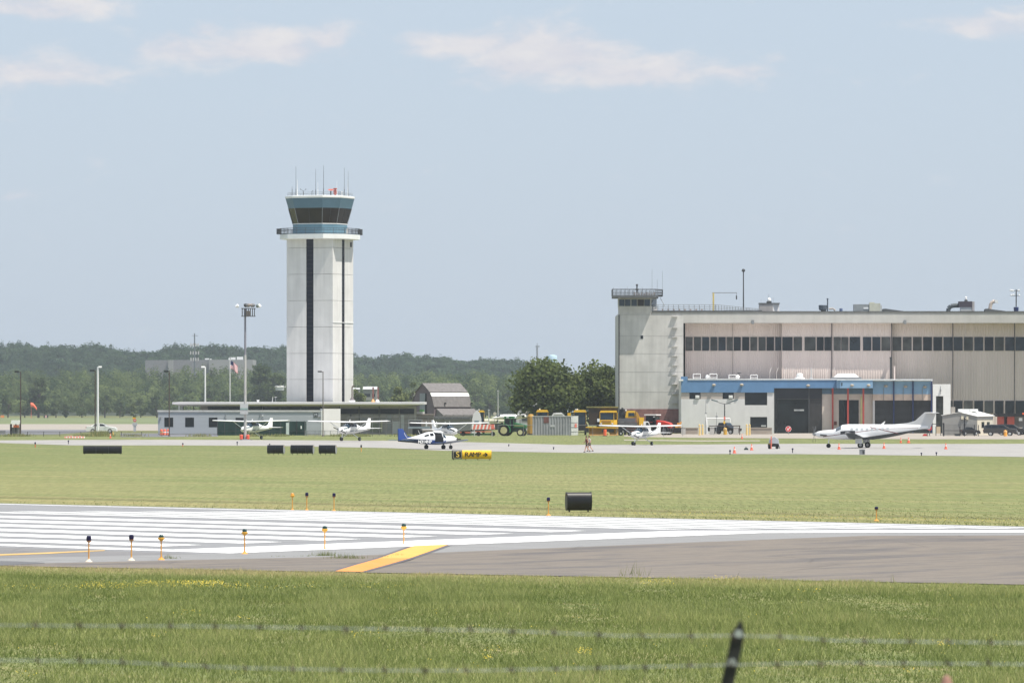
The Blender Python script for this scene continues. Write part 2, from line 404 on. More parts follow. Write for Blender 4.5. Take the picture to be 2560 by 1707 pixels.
sheet('taxiway', M('tan_taxiway', (.33, .295, .25), .9, var=.1, scale=.1), [(-700, 1077), (0, 1076), (420, 1076.5)], [(-700, 1061), (0, 1060), (420, 1060)], .02)
asphalt = M('service_road_asphalt', (.17, .17, .18), .9, var=.12, scale=.2)
sheet('service_road', asphalt, [(-700, 1082), (0, 1087), (140, 1086), (232, 1079)], [(-700, 1075), (0, 1074.5), (140, 1074.2), (232, 1074)], .025)
sheet('service_yard', asphalt, [(300, 1092), (430, 1092), (545, 1091)], [(300, 1083), (430, 1083), (545, 1083)], .02)
sheet('forecourt', M('tan_concrete', (.34, .30, .255), .9, var=.1, scale=.3), [(1560, 1091), (1700, 1094), (2000, 1096), (2300, 1098), (2620, 1098)], [(1560, 1086), (1700, 1084), (2000, 1083), (2300, 1083), (2620, 1083)], .02)
sheet('footpath', M('tan_path', (.37, .33, .27), .9, var=.15, scale=.5), [(1560, 1101), (1760, 1103.5), (1900, 1102.5)], [(1560, 1099), (1760, 1101), (1900, 1100.8)], .02)

# ---------------------------------------------------------------- hills
ridge_px = [-700, 0, 250, 480, 700, 760, 900, 1000, 1100, 1200, 1260, 1310, 1345, 1400, 1480, 1520, 1570, 1700, 3300]
ridge_py = [866, 866, 868, 866, 872, 878, 889, 888, 888, 893, 898, 915, 950, 1012, 1012, 985, 960, 950, 950]
def ridge(x, yy=4000.0):
    px = 1280 + x * F / 4000.0
    return max(0.0, Z(float(np.interp(px, ridge_px, ridge_py)), 4000.0) - 11.0 - .58)
def hz(x, y):
    t = min(1, max(0, (y - 3000) / 950.0)); return gz(y) + ridge(x) * t * t * (3 - 2 * t)
m_soil = M('forest_floor', (.05, .065, .035), .95, var=.3, scale=.05)
mb = MB()
mb.strip([[(x, y, hz(x, y) - (.6 if y in (3000, 5200) else 0)) for x in range(-900, 901, 15)] for y in (3000, 3200, 3350, 3500, 3650, 3800, 3900, 4000, 4200, 4600, 5200)])
tag(mb.build('hills', m_soil, smooth=True), None, None, kind='structure')
# ---------------------------------------------------------------- foliage
def leaf_mat(name, dark, light, trans=.25, dry=None):
    m = bpy.data.materials.new(name); m.use_nodes = True
    N, L = m.node_tree.nodes, m.node_tree.links
    N.remove(N['Principled BSDF'])
    at = N.new('ShaderNodeAttribute'); at.attribute_name = 'tint'
    cr = ramp(N, L, at.outputs['Fac'], [(0, dark), (1, light)] if dry is None else [(0, dark), (.6, light), (1, dry)])
    d = N.new('ShaderNodeBsdfDiffuse'); t = N.new('ShaderNodeBsdfTranslucent'); mx = N.new('ShaderNodeMixShader')
    mx.inputs[0].default_value = trans
    L.new(cr, d.inputs[0]); L.new(cr, t.inputs[0]); L.new(d.outputs[0], mx.inputs[1]); L.new(t.outputs[0], mx.inputs[2])
    L.new(mx.outputs[0], N['Material Output'].inputs[0])
    MATS[name] = m
    return m
def raw_mesh(name, V, nper, tint, mat, parent=None):
    """V: (faces, nper, 3) loose triangles or quads, tint one value per face"""
    nf = V.shape[0]; me = bpy.data.meshes.new(name)
    me.vertices.add(nf * nper); me.vertices.foreach_set('co', V.astype(np.float32).ravel())
    me.loops.add(nf * nper); me.loops.foreach_set('vertex_index', np.arange(nf * nper, dtype=np.int32))
    me.polygons.add(nf); me.polygons.foreach_set('loop_start', np.arange(0, nf * nper, nper, dtype=np.int32))
    at = me.attributes.new('tint', 'FLOAT', 'FACE'); at.data.foreach_set('value', tint.astype(np.float32))
    me.update(); me.validate()
    me.materials.append(mat)
    o = bpy.data.objects.new(name, me); COL.objects.link(o)
    if parent is not None: o.parent = parent
    return o
def leaf_quads(C, size, out, spread=.8):
    """clump faces at centres C, roughly facing the directions out"""
    n = len(C)
    nr = out + rng.normal(0, spread, (n, 3)); nr /= np.linalg.norm(nr, axis=1)[:, None] + 1e-9
    a = np.cross(nr, rng.normal(0, 1, (n, 3))); a /= np.linalg.norm(a, axis=1)[:, None] + 1e-9
    b = np.cross(nr, a); s = size[:, None] if isinstance(size, np.ndarray) else size
    k = rng.uniform(.55, 1.0, (n, 4, 1))
    return np.stack([C - a * s * k[:, 0], C - b * s * k[:, 1], C + a * s * k[:, 2], C + b * s * k[:, 3]], 1)
def crowns(T, per, size, lumps=6):
    """T rows: x, y, z0, height, radius, tint. Crowns of leaf clumps gathered in lumps."""
    n = len(T); T = np.asarray(T)
    ld = rng.normal(0, 1, (n, lumps, 3)); ld /= np.linalg.norm(ld, axis=2)[:, :, None]
    ld[:, :, 2] = ld[:, :, 2] * .75 + .15
    li = rng.integers(0, lumps, (n, per))
    base = np.take_along_axis(ld, li[:, :, None].repeat(3, 2), 1) * .55
    q = rng.normal(0, 1, (n, per, 3)); q /= np.linalg.norm(q, axis=2)[:, :, None]
    P_ = base + q * .48 * rng.uniform(.75, 1.05, (n, per, 1))
    hh = T[:, 3]; rr = T[:, 4]
    C = np.empty((n, per, 3))
    C[:, :, 0] = T[:, None, 0] + P_[:, :, 0] * rr[:, None]
    C[:, :, 1] = T[:, None, 1] + P_[:, :, 1] * rr[:, None]
    C[:, :, 2] = T[:, None, 2] + hh[:, None] * .56 + P_[:, :, 2] * hh[:, None] * .46
    C[:, :, 2] = np.maximum(C[:, :, 2], T[:, None, 2] + .1)
    tint = np.clip(T[:, None, 5] + rng.normal(0, .03, (n, per)), 0, 1)
    C = C.reshape(-1, 3)
    sz = (np.repeat(rr, per) * size) * rng.uniform(.7, 1.3, n * per)
    return leaf_quads(C, sz, (q + base).reshape(-1, 3), .12), tint.ravel()

m_wood = leaf_mat('wood_foliage', (.046, .080, .036), (.19, .235, .088), .5)
m_hill = leaf_mat('hill_foliage', (.030, .060, .038), (.085, .135, .070), .5)
m_oak = leaf_mat('oak_foliage', (.050, .078, .030), (.225, .265, .095), .4)
m_pale = leaf_mat('pale_foliage', (.10, .13, .05), (.22, .24, .10))

# the far wood: everything behind its front trees is one mass
T = []
for _ in range(3300):
    y = 2440 + 620 * rng.random() ** 1.25; x = rng.uniform(-.108, .118) * y
    px = 1280 + x * F / y
    if px > 1345: continue
    t = (y - 2430) / 620
    h = (6.5 + 12.5 * min(1, t * 2.2)) * rng.uniform(.72, 1.12)
    if px > 700: h *= .95
    if 1235 < px: h *= .93
    if 355 < px < 650 and y > 2880: h = rng.uniform(20, 23.5)
    T.append((x, y, .5 + 6.5 * t, h, rng.uniform(3.2, 5.6) * (1.0 if h > 9 else .75), np.clip(rng.normal(.45, .30), 0, 1)))
V, tn = crowns(T, 230, .135)
tag(raw_mesh('far_wood', V, 4, tn, m_wood), None, None, kind='stuff')
T = []
for _ in range(8000):
    y = rng.uniform(3050, 4080); x = rng.uniform(-.115, .13) * y
    zz = hz(x, y)
    px = 1280 + x * F / y
    if px > 1350 and px < 1490: continue
    h = rng.uniform(8, 14); conifer = rng.random() < .35
    h *= 1 + .16 * math.sin(x * .031) + .13 * math.sin(x * .083 + 1) + .08 * math.sin(x * .21)
    T.append((x, y, zz - 1, h * (1.12 if conifer else 1), (3.2 if conifer else 6.3) * rng.uniform(.8, 1.2), np.clip(rng.normal(.45, .26), 0, 1)))
V, tn = crowns(T, 120, .18, 6)
tag(raw_mesh('hill_forest', V, 4, tn, m_hill), None, None, kind='stuff')

def trunk(mb, h, r, limbs, seed, cr):
    rr = random.Random(seed)
    pts = [(0, 0, -.2), (rr.uniform(-.1, .1) * r * 4, 0, h * .22), (rr.uniform(-.2, .2) * r * 4, rr.uniform(-.2, .2) * r * 4, h * .45)]
    mb.cyl(pts[0], pts[1], r, r * .8, 8); mb.cyl(pts[1], pts[2], r * .8, r * .55, 8)
    tips = []
    for k in range(limbs):
        a = 2 * math.pi * (k + rr.random() * .6) / limbs; e = rr.uniform(.35, .75)
        s = Vector(pts[1]).lerp(Vector(pts[2]), rr.random())
        t = Vector((math.cos(a) * cr * e, math.sin(a) * cr * e, h * rr.uniform(.55, .85)))
        m = s.lerp(t, .5) + Vector((0, 0, h * .04)); mb.cyl(s, m, r * .38, r * .25, 6); mb.cyl(m, t, r * .25, r * .06, 6); tips.append(t)
    return tips
def tree(name, label, loc, h, cr, mat, leaves, size, seed, group=None, tint=.45, blobs=26, low=.22, cat='tree'):
    global rng
    keep = rng; rng = np.random.default_rng(seed)
    t = thing(name, label, cat, loc, 0, group)
    mb = MB(); tips = trunk(mb, h, max(.12, h * .028), 7, seed, cr); mb.build('trunk', bark, t, smooth=True)
    B = []
    for k in range(blobs):
        a = rng.uniform(0, 2 * math.pi); u = rng.uniform(-.85, 1); q = math.sqrt(max(0, 1 - u * u)) * rng.uniform(.55, 1.0)
        B.append((math.cos(a) * q * cr * .74, math.sin(a) * q * cr * .74, h * (low + (1 - low) * (.47 + .40 * u)), cr * rng.uniform(.24, .42)))
    B = np.array(B); bi = rng.integers(0, len(B), leaves)
    q = rng.normal(0, 1, (leaves, 3)); q /= np.linalg.norm(q, axis=1)[:, None]
    rad = B[bi, 3] * rng.uniform(.55, 1.12, leaves)
    C = B[bi, :3] + q * rad[:, None] * np.array([1, 1, .8])
    tn = np.clip(tint + rng.normal(0, .1, len(B))[bi] + rng.normal(0, .14, leaves), 0, 1)
    raw_mesh('crown', leaf_quads(C, size * rng.uniform(.6, 1.3, leaves), q, .6), 4, tn, mat, t)
    rng = keep
    return t
tree('oak_tree', 'large spreading dark green oak in front of the tall grey gable wall', AT(1368, 985), 12.3, 7.6, m_oak, 11000, .36, 5, 'pair of oaks beside the hangar', .42, 40, .16)
tree('oak_tree', 'dark green oak standing against the left edge of the concrete hangar', AT(1496, 1000), 11.9, 6.8, m_oak, 10000, .36, 9, 'pair of oaks beside the hangar', .42, 36, .12)
tree('broadleaf_tree', 'pale round broadleaf tree just left of the mauve barn', AT(1000, 1500), 10.9, 3.3, m_pale, 4200, .32, 21, None, .5, 22, .05)
tree('broadleaf_tree', 'small pale tree at the wood edge just left of the mauve barn roof', AT(1034, 1700), 13.0, 2.3, m_pale, 1900, .36, 22, None, .35, 18, .05)
tree('broadleaf_tree', 'silvery green tree beside the control tower base, right of it', AT(893, 1500), 11.2, 2.6, m_pale, 2600, .32, 23, None, .35, 20, .05)
tree('broadleaf_tree', 'tall dark tree rising above the wood at the far left of the photo', AT(96, 2450), 20.0, 4.6, m_oak, 1600, .6, 24, None, .12, 22, .1)
tree('broadleaf_tree', 'tall full green tree rising above the wood just left of the control tower', AT(668, 2420), 25.0, 9.0, m_wood, 4200, .7, 25, None, .3, 30, .1)
tree('conifer_tree', 'small dark conifer at the edge of the far grass, left of the white lamp post', AT(164, 2380), 6.8, 1.7, m_oak, 700, .4, 26, None, .06, 16, .02)
tree('broadleaf_tree', 'small round bush tree alone on the far grass left of the grey office', AT(333, 2150), 6.4, 1.9, m_pale, 800, .4, 27, None, .3, 16, .02)
front = [(20, 13), (62, 10), (140, 9), (205, 11), (262, 14), (300, 10), (352, 9.5), (392, 12), (428, 15), (470, 12), (520, 14), (560, 12), (610, 13), (640, 10), (845, 9), (905, 13), (948, 15), (1090, 12), (1140, 14), (1190, 16), (1225, 12), (1268, 13), (1310, 11)]
for k, (px, hh) in enumerate(front):
    tree('broadleaf_tree', 'mid green broadleaf tree in the front row of the far wood', AT(px, 2425 + (k * 37) % 60), hh * random.uniform(.85, 1.1), hh * .30, m_wood, 650, .62, 40 + k, 'front trees of the far wood', random.uniform(.3, .62), 16, .03)

# ---------------------------------------------------------------- grass blades
m_blade = leaf_mat('grass_blade', (.140, .188, .052), (.36, .39, .152), .38, (.50, .43, .23))
m_tuft = leaf_mat('grass_tuft', (.158, .200, .072), (.27, .29, .12), .5, (.42, .36, .19))
def blades(x, y, z, h, wd, lean, tint):
    n = len(x); a = rng.uniform(0, 2 * np.pi, n)
    dx, dy = np.cos(a) * wd, np.sin(a) * wd; b = rng.uniform(0, 2 * np.pi, n); l = h * lean
    V = np.empty((n, 3, 3))
    V[:, 0] = np.stack([x - dx, y - dy, z], 1); V[:, 1] = np.stack([x + dx, y + dy, z], 1)
    V[:, 2] = np.stack([x + np.cos(b) * l, y + np.sin(b) * l, z + h], 1)
    return V
def lumps(x, y, s, seed):
    """smooth random field"""
    r2 = np.random.default_rng(seed); f = np.zeros_like(x)
    for k in range(7):
        kx, ky = r2.normal(0, s, 2); f += np.sin(kx * x + ky * y * .4 + r2.uniform(0, 6.28))
    return f / 3.0
n = 640000
y = 92 + 86 * rng.random(n) ** .8; x = rng.uniform(-1, 1, n) * (.104 * y + 8)
keep = y < 160.2 - .615 * x
x, y = x[keep], y[keep]; n = len(x)
lf = lumps(x, y, .8, 3); lf2 = lumps(x, y, 2.6, 4)
h = np.clip(.11 + .06 * lf + .04 * lf2 + rng.normal(0, .035, n), .03, .36)
edge = np.clip((y + .615 * x - 150) / 8, 0, 1); h *= 1 - .45 * edge
tall = rng.random(n) < .012; h[tall] *= 1.7
tint = np.clip(.30 + .08 * lf2 + .12 * lf + .10 * np.sin(y * .55 + lf) * np.sin(y * .17) + rng.normal(0, .17, n) + .62 * edge * np.clip(1 - (x + 4) / 26, .35, 1), 0, 1)
tag(raw_mesh('near_grass', blades(x, y, np.zeros(n), h, rng.uniform(.006, .013, n), rng.uniform(.15, .9, n), tint), 3, tint, m_blade), None, None, kind='stuff')
n = 380000
y = 165 + 430 * rng.random(n) ** 1.5; x = rng.uniform(-1, 1, n) * (.104 * y + 8)
w = x * EW[0] + y * EW[1]
keep = (w > 161.9) & (rng.random(n) > np.clip((y - 190) / 110, 0, 1))
x, y, w = x[keep], y[keep], w[keep]; n = len(x)
lf = lumps(x, y, .35, 5); lf2 = lumps(x, y, 1.6, 6)
h = np.clip(.042 + .018 * lf + .012 * lf2 + rng.normal(0, .012, n), .015, .15)
ed = np.exp(-(w - 161.9) / 1.2); h += .20 * ed * rng.random(n)
bw = w + 1.2 * lf; tint = np.clip(.36 + .05 * lf2 + .07 * lf + .10 * np.sin(bw * .9) * np.sin(bw * .23 + 1) + .07 * np.sin(bw * 2.3 + lf2) + .34 * np.exp(-((bw - 168) / 3.2) ** 2) + .26 * np.exp(-((bw - 181) / 2.0) ** 2) + rng.normal(0, .07, n) - .3 * ed, 0, 1)
tag(raw_mesh('field_grass', blades(x, y, np.zeros(n), h, rng.uniform(.010, .022, n), rng.uniform(.2, 1.0, n), tint), 3, tint, m_tuft), None, None, kind='stuff')
# weeds in the pavement joints and longer stems along the pavement edge
X_, Y_, Hh = [], [], []
for px, py, cnt, hh, sp in [(800, 1391, 60, .17, .16), (819, 1391, 80, .2, .16), (857, 1396, 60, .2, .2), (880, 1397, 50, .16, .25), (840, 1397, 20, .1, .2), (905, 1397, 25, .1, .3), (420, 1397, 40, .16, .13), (438, 1397, 10, .08, .1), (957, 1395, 26, .1, .12), (995, 1392, 22, .12, .1), (1482, 1371.5, 40, .07, .2), (1536, 1374.5, 26, .06, .12), (1294, 1385, 8, .08, .08), (2335, 1344, 50, .09, .25), (1576, 1440, 22, .33, .22), (1582, 1436, 8, .42, .1), (1840, 1447, 3, .3, .05), (2232, 1458, 4, .28, .06), (770, 1392, 14, .08, .25), (700, 1392, 10, .06, .2), (1805, 1360, 20, .07, .05)]:
    p = G(px, py)
    for _ in range(cnt): X_.append(p.x + rng.normal(0, sp)); Y_.append(p.y + rng.normal(0, .12)); Hh.append(hh * rng.uniform(.5, 1.1))
X_, Y_, Hh = map(np.array, (X_, Y_, Hh))
tag(raw_mesh('pavement_weeds', blades(X_, Y_, np.full(len(X_), .02), Hh, rng.uniform(.005, .011, len(X_)), rng.uniform(.1, .7, len(X_)), 0), 3, rng.uniform(.1, .8, len(X_)), m_tuft), None, None, kind='stuff')
m_flower = M('yellow_petal', (.72, .56, .07), .8, var=.1)
X_, Y_, Z_ = [], [], []
def patch(px0, px1, py0, py1, cnt, zz=.12):
    for _ in range(cnt):
        p = G(rng.uniform(px0, px1), rng.uniform(py0, py1)); X_.append(p.x); Y_.append(p.y); Z_.append(zz * rng.uniform(.7, 1.3))
patch(200, 620, 1462, 1476, 520, .1); patch(340, 560, 1458, 1468, 420, .1); patch(0, 340, 1468, 1480, 120, .1); patch(560, 1060, 1462, 1478, 120, .1)
patch(1600, 1690, 1452, 1470, 70); patch(1770, 1860, 1449, 1458, 60); patch(1990, 2060, 1478, 1490, 30); patch(1440, 1480, 1640, 1650, 46, .16); patch(1205, 1232, 1658, 1668, 26, .16); patch(380, 400, 1598, 1606, 12); patch(2330, 2375, 1618, 1628, 24, .15)
patch(2255, 2300, 1690, 1700, 16, .15); patch(430, 500, 1535, 1545, 26); patch(590, 625, 1550, 1556, 14); patch(880, 960, 1592, 1606, 20); patch(1200, 1260, 1636, 1642, 14, .15); patch(40, 120, 1702, 1706, 10, .15)
for _ in range(60): q = rng.uniform(0, 2560); w0 = rng.uniform(1480, 1700); patch(q, q + 26, w0, w0 + 5, 2, .14)
for _ in range(900):
    q = rng.uniform(1560, 2600); p = G(q, np.interp(q, [1560, 1710, 2130, 2560], [1289, 1293, 1302, 1310.5]) - abs(rng.normal(0, 3.5)) - 1); X_.append(p.x); Y_.append(p.y); Z_.append(rng.uniform(.06, .14))
X_, Y_, Z_ = map(np.array, (X_, Y_, Z_)); n = len(X_)
C = np.stack([X_, Y_, Z_], 1)
tag(raw_mesh('yellow_flowers', leaf_quads(C, rng.uniform(.008, .018, n), np.tile([0, -.6, .8], (n, 1)), .5), 4, rng.random(n), m_flower), None, None, kind='stuff')
# ---------------------------------------------------------------- control tower
D = 930.0
tw = thing('control_tower', 'tall white concrete air traffic control tower with a blue glazed cab on top', 'control tower', (X(797.5, D), D + 5, .58), R(-22.3))
def zt(py): return Z(py, D) - .58
hs = 4.2
joints = [595, 619, 685, 751, 817, 883, 948, 1085]
sh = MB()
# the four faces: panels either side of a recessed window slot
def shaft_face(mb, a, b, z0, z1):
    """a..b along the front face (local -y), panel of the shaft"""
    mb.box(a, b, -hs, -hs + .35, z0, z1)
for rot in (0, 90):
    f = MB()
    s0, s1 = -hs + 8.4 * (.424 if rot == 0 else .448), -hs + 8.4 * (.583 if rot == 0 else .585)
    for q0, q1 in zip(joints, joints[1:]):
        z1, z0 = zt(q0) - .025, zt(q1) + .025
        f.box(-hs + (.352 if rot == 90 else 0), s0, -hs, -hs + .35, z0, z1); f.box(s1, hs - (.0 if rot == 90 else 0), -hs, -hs + .35, z0, z1)
    m = Matrix.Rotation(R(rot), 3, 'Z'); f.v = [tuple(m @ Vector(v)) for v in f.v]
    sh.v, sh.f = (sh.v + f.v), sh.f + [tuple(i + len(sh.v) for i in q) for q in f.f]
sh.box(-hs, -hs + .35, -hs + .36, hs, 0, zt(595)); sh.box(-hs + .36, hs - .36, hs - .35, hs, 0, zt(595))
sh.build('shaft', tower_conc, tw)
MB().box(-hs + .37, hs - .37, -hs + .3, hs - .37, 0, zt(596)).build('joint_core', M('joint_sealant', (.25, .25, .24), .9), tw)
for rot in (0, 90):
    f = MB(); k = .424 if rot == 0 else .448; k2 = .583 if rot == 0 else .585
    s0, s1 = -hs + 8.4 * k, -hs + 8.4 * k2
    f.box(s0 - .05, s1 + .05, -hs + .13, -hs + .28, zt(1002), zt(597))
    m = Matrix.Rotation(R(rot), 3, 'Z'); f.v = [tuple(m @ Vector(v)) for v in f.v]
    w = f.build('window', M('slot_glass', (.006, .008, .017), .15, var=.3, spec=.12), tw)
    f = MB()
    for q in range(605, 1000, 11): f.box(s0, s1, -hs + .11, -hs + .131, zt(q) - .03, zt(q) + .03)
    for a_ in (s0, s1 - .05): f.box(a_, a_ + .05, -hs + .105, -hs + .132, zt(1000), zt(598))
    f.v = [tuple(m @ Vector(v)) for v in f.v]; f.build('muntin', M('slot_frame', (.02, .022, .028), .6), w)
MB().box(hs + .002, hs + .10, -hs, hs, zt(806.3), zt(804.9)).build('conduit', white_metal, tw)
MB().box(hs + .004, hs + .12, hs - 1.3, hs - .75, zt(615), zt(603)).build('louvre', dk_metal, tw)
# balcony slab and rail
MB().loft([chsq(5.6, 6.1, zt(597.5)), chsq(5.9, 6.43, zt(596.4)), chsq(5.9, 6.43, zt(585))]).build('balcony', white_metal, tw)
rail = MB(); ring = chsq(5.85, 6.4, 0); ztop, zb = zt(569.5), zt(585)
for k in range(8):
    a, b = Vector(ring[k]), Vector(ring[(k + 1) % 8]); n = max(2, round((b - a).length / 1.6))
    for zz in (ztop, ztop - .35, zb + .12): rail.cyl((a.x, a.y, zz), (b.x, b.y, zz), .03, n=5)
    for i in range(n):
        p = a.lerp(b, i / n); rail.cyl((p.x, p.y, zb), (p.x, p.y, ztop), .04, n=5)
        for j in range(1, 7):
            q = a.lerp(b, (i + j / 7) / n); rail.cyl((q.x, q.y, zb + .12), (q.x, q.y, ztop), .014, n=4)
rail.build('railing', dk_metal, tw)
kick = MB()
for k in range(8):
    a, b = Vector(ring[k]), Vector(ring[(k + 1) % 8]); t = (b - a).normalized(); nn = Vector((t.y, -t.x, 0)) * .02
    kick.loft([[(a.x, a.y, zb + .02), (b.x, b.y, zb + .02), (b.x, b.y, zb + .10), (a.x, a.y, zb + .10)], [(a.x - nn.x, a.y - nn.y, zb + .02), (b.x - nn.x, b.y - nn.y, zb + .02), (b.x - nn.x, b.y - nn.y, zb + .10), (a.x - nn.x, a.y - nn.y, zb + .10)]])
kick.build('kick_plate', cab_blue, tw)
MB().box(-5.6, -5.0, -5.2, -4.5, zb, zb + .95).build('equipment_box', dk_metal, tw); MB().box(5.0, 5.6, 4.2, 4.9, zb, zb + 1.0).build('equipment_box', dk_metal, tw)
MB().box(5.0, 5.25, -.55, -.15, zb, zb + .95).build('white_cabinet', white, tw)
# cab
zc0, zc1, zc2, zc3 = zt(585), zt(559.5), zt(519.5), zt(494.5)
def lerp_sq(t): return 4.0 + 1.06 * t, 4.35 + 1.15 * t
MB().loft([chsq(4.0, 4.35, zc0), chsq(4.0, 4.35, zc1)]).build('cab_base', cab_blue2, tw)
t2 = (zc2 - zc1) / (zc3 - zc1)
h2, m2 = lerp_sq(t2); h3, m3 = lerp_sq(1)
MB().loft([chsq(4.06, 4.4, zc1), chsq(4.06, 4.4, zc1 + .12)]).build('sill', white_metal, tw)
gl = MB(); gl.loft([chsq(3.97, 4.3, zc1 + .12), chsq(h2 - .03, m2 - .02, zc2)]); gl.build('cab_glass', glass_brown, tw)
MB().loft([chsq(h2, m2, zc2), chsq(h3, m3, zc3)]).build('cab_fascia', cab_blue, tw)
MB().loft([chsq(h3 + .02, m3 + .02, zc3), chsq(h3 + .06, m3 + .05, zc3 + .12), chsq(h3 + .06, m3 + .05, zt(489.3)), chsq(h3 - .25, m3 - .2, zt(488.2))]).build('cab_roof', white, tw)
A, B = chsq(4.0, 4.35, zc1), chsq(h2 + .01, m2 + .01, zc2)
for k in range(8):
    MB().cyl(A[k], B[k], .05, n=5).build('mullion', mid_grey, tw)
    MB().cyl(Vector(A[k]).lerp(Vector(A[(k + 1) % 8]), .5), Vector(B[k]).lerp(Vector(B[(k + 1) % 8]), .5), .02, n=5).build('mullion', dk_metal, tw)
bl = MB(); a0, a1, b0, b1 = Vector(A[7]), Vector(A[6]), Vector(B[7]), Vector(B[6]); off = Vector((-.03, -.03, 0))
bl.quad(a1.lerp(a0, .04) + off, a1.lerp(a0, .96) + off, b1.lerp(b0, .96) + off, b1.lerp(b0, .04) + off); bl.build('sun_blind', M('tan_blind', (.30, .24, .19), .8), tw)
# roof rail, aerials and the red beacon
rr = MB(); ring = chsq(4.75, 5.1, 0); zr = zt(488.2)
for k in range(8):
    a, b = Vector(ring[k]), Vector(ring[(k + 1) % 8]); n = max(2, round((b - a).length / 1.5))
    for zz in (zr + .52, zr + .27): rr.cyl((a.x, a.y, zz), (b.x, b.y, zz), .022, n=4)
    for i in range(n): p = a.lerp(b, i / n); rr.cyl((p.x, p.y, zr), (p.x, p.y, zr + .54), .026, n=4)
rr.build('roof_railing', mid_grey, tw)
inv = Matrix.Rotation(R(22.3), 3, 'Z')
def roofpt(px, depth): v = inv @ Vector((X(px, D) - tw.location.x, depth, 0)); return v.x, v.y
for px, top, r, mm, dep in [(737.5, 413, .035, dk_metal, -1), (786, 419, .035, dk_metal, 1), (808, 413, .035, dk_metal, -3), (858.5, 416, .035, dk_metal, 0), (867.5, 423, .03, mid_grey, 2), (728, 463, .03, dk_metal, -1), (804.5, 424, .018, mid_grey, 3), (791, 452, .03, white, 2), (839, 448, .03, white, 2), (866.5, 445, .045, white, 2.05)]:
    x, y = roofpt(px, dep); mb = MB(); mb.cyl((x, y, zr), (x, y, zt(top)), r, r * .6, 5); mb.cyl((x, y, zr), (x, y, zr + 1.2), r * 1.6, n=5); mb.build('whip_antenna', mm, tw)
x, y = roofpt(741, -1.3); mb = MB(); mb.cyl((x, y, zr), (x, y, zt(470)), .11, .06, 6); mb.cyl((x, y, zt(470)), (x, y, zt(447)), .05, .03, 6); mb.build('whip_antenna', white, tw)
x, y = roofpt(756, -1); mb = MB(); mb.cyl((x, y, zr), (x, y, zt(475)), .05, n=5)
for s in (-1, 1):
    v = inv @ Vector((s * .45, 0, 0)); mb.cyl((x, y, zt(476)), (x + v.x, y + v.y, zt(471)), .025, n=4); mb.ball((x + v.x, y + v.y, zt(471)), .08, 5)
mb.build('wind_sensor', dk_metal, tw)
x, y = roofpt(777, -1); v = inv @ Vector((.25, 0, 0)); MB().cyl((x, y, zr), (x, y, zt(478)), .03, n=4).cyl((x, y, zt(478)), (x + v.x, y + v.y, zt(474)), .04, n=4).build('wind_sensor', dk_metal, tw)
x, y = roofpt(825.5, -2); mb = MB(); mb.cyl((x, y, zr), (x, y, zt(476)), .12, n=6); b = mb.build('beacon_stand', dk_metal, tw)
mb = MB(); v = inv @ Vector((1, 0, 0)); v2 = inv @ Vector((0, 1, 0))
ring_ = [[(x + v.x * (u + c * s) + v2.x * d, y + v.y * (u + c * s) + v2.y * d, zt(474.6) + zz * s + .1) for c, d, zz in [(.0, -.2, -.1), (0, .2, -.1), (0, .2, .12), (0, -.2, .12)]] for u, s in [(-.48, .25), (-.28, .9), (0, 1.25), (.28, 1.1), (.46, .7)]]
mb.loft(ring_); mb.build('beacon', M('beacon_red', (.85, .22, .16), .5), tw)
x, y = roofpt(836.5, -2); mb = MB(); mb.cyl((x, y, zr), (x, y, zt(469)), .14, n=6)
for q in (482, 477, 471): mb.box(x - .24, x + .24, y - .2, y + .2, zt(q) - .1, zt(q) + .14)
mb.build('obstruction_light', M('obstruction_red', (.42, .09, .07), .6), tw)
x, y = roofpt(853.5, -2); mb = MB(); mb.cyl((x, y, zr), (x, y, zt(480)), .1, .05, 6); mb.ball((x, y, zt(479)), .12, 6); mb.build('white_sensor', white, tw)
sp = MB()
for px in (845, 848, 851, 856): x, y = roofpt(px, -2.4); sp.cyl((x, y, zr), (x, y, zr + .72), .03, n=4)
sp.build('roof_ladder', dk_metal, tw)

# ---------------------------------------------------------------- flat-roofed terminal behind the office
D = 905.0
tm = thing('terminal_building', 'long low terminal with a thin pale flat roof and dark ribbon windows', 'building', AT(746, D))
def W(n, m, mb, par, **k): return mb.build(n, m, par, world=True, **k)
slab = MB(); zb_, zt_ = Z(1014.5, D), Z(1005, D)
x0, x1 = X(432, D), X(1061, D); y0, y1 = D - 1.5, D + 24
slab.add([(x0, y0, zb_ + .28), (x1, y0, zb_ + .28), (x1, y1, zb_ + .28), (x0, y1, zb_ + .28), (x0, y0, zt_), (x1, y0, zt_), (x1, y1, zt_ + .06), (x0, y1, zt_ + .06), (x0 + 1.2, y0 + 1.2, zb_), (x1 - 3, y0 + 1.2, zb_), (x1 - 3, y1 - 1, zb_), (x0 + 1.2, y1 - 1, zb_)],
         [(4, 5, 6, 7), (0, 1, 5, 4), (1, 2, 6, 5), (2, 3, 7, 6), (3, 0, 4, 7), (8, 9, 1, 0), (9, 10, 2, 1), (10, 11, 3, 2), (11, 8, 0, 3), (11, 10, 9, 8)])
W('flat_roof', pale_roof, slab, tm)
W('wall', greybrown, MB().box(X(500, D), X(1036, D), D + 1.2, D + 22, .58, zb_ - .003), tm)
W('wall', M('upper_wall_grey', (.33, .31, .30), .8, var=.06), MB().pbox(848, 1036, 1014.6, 1021, D + 1.0, .18), tm)
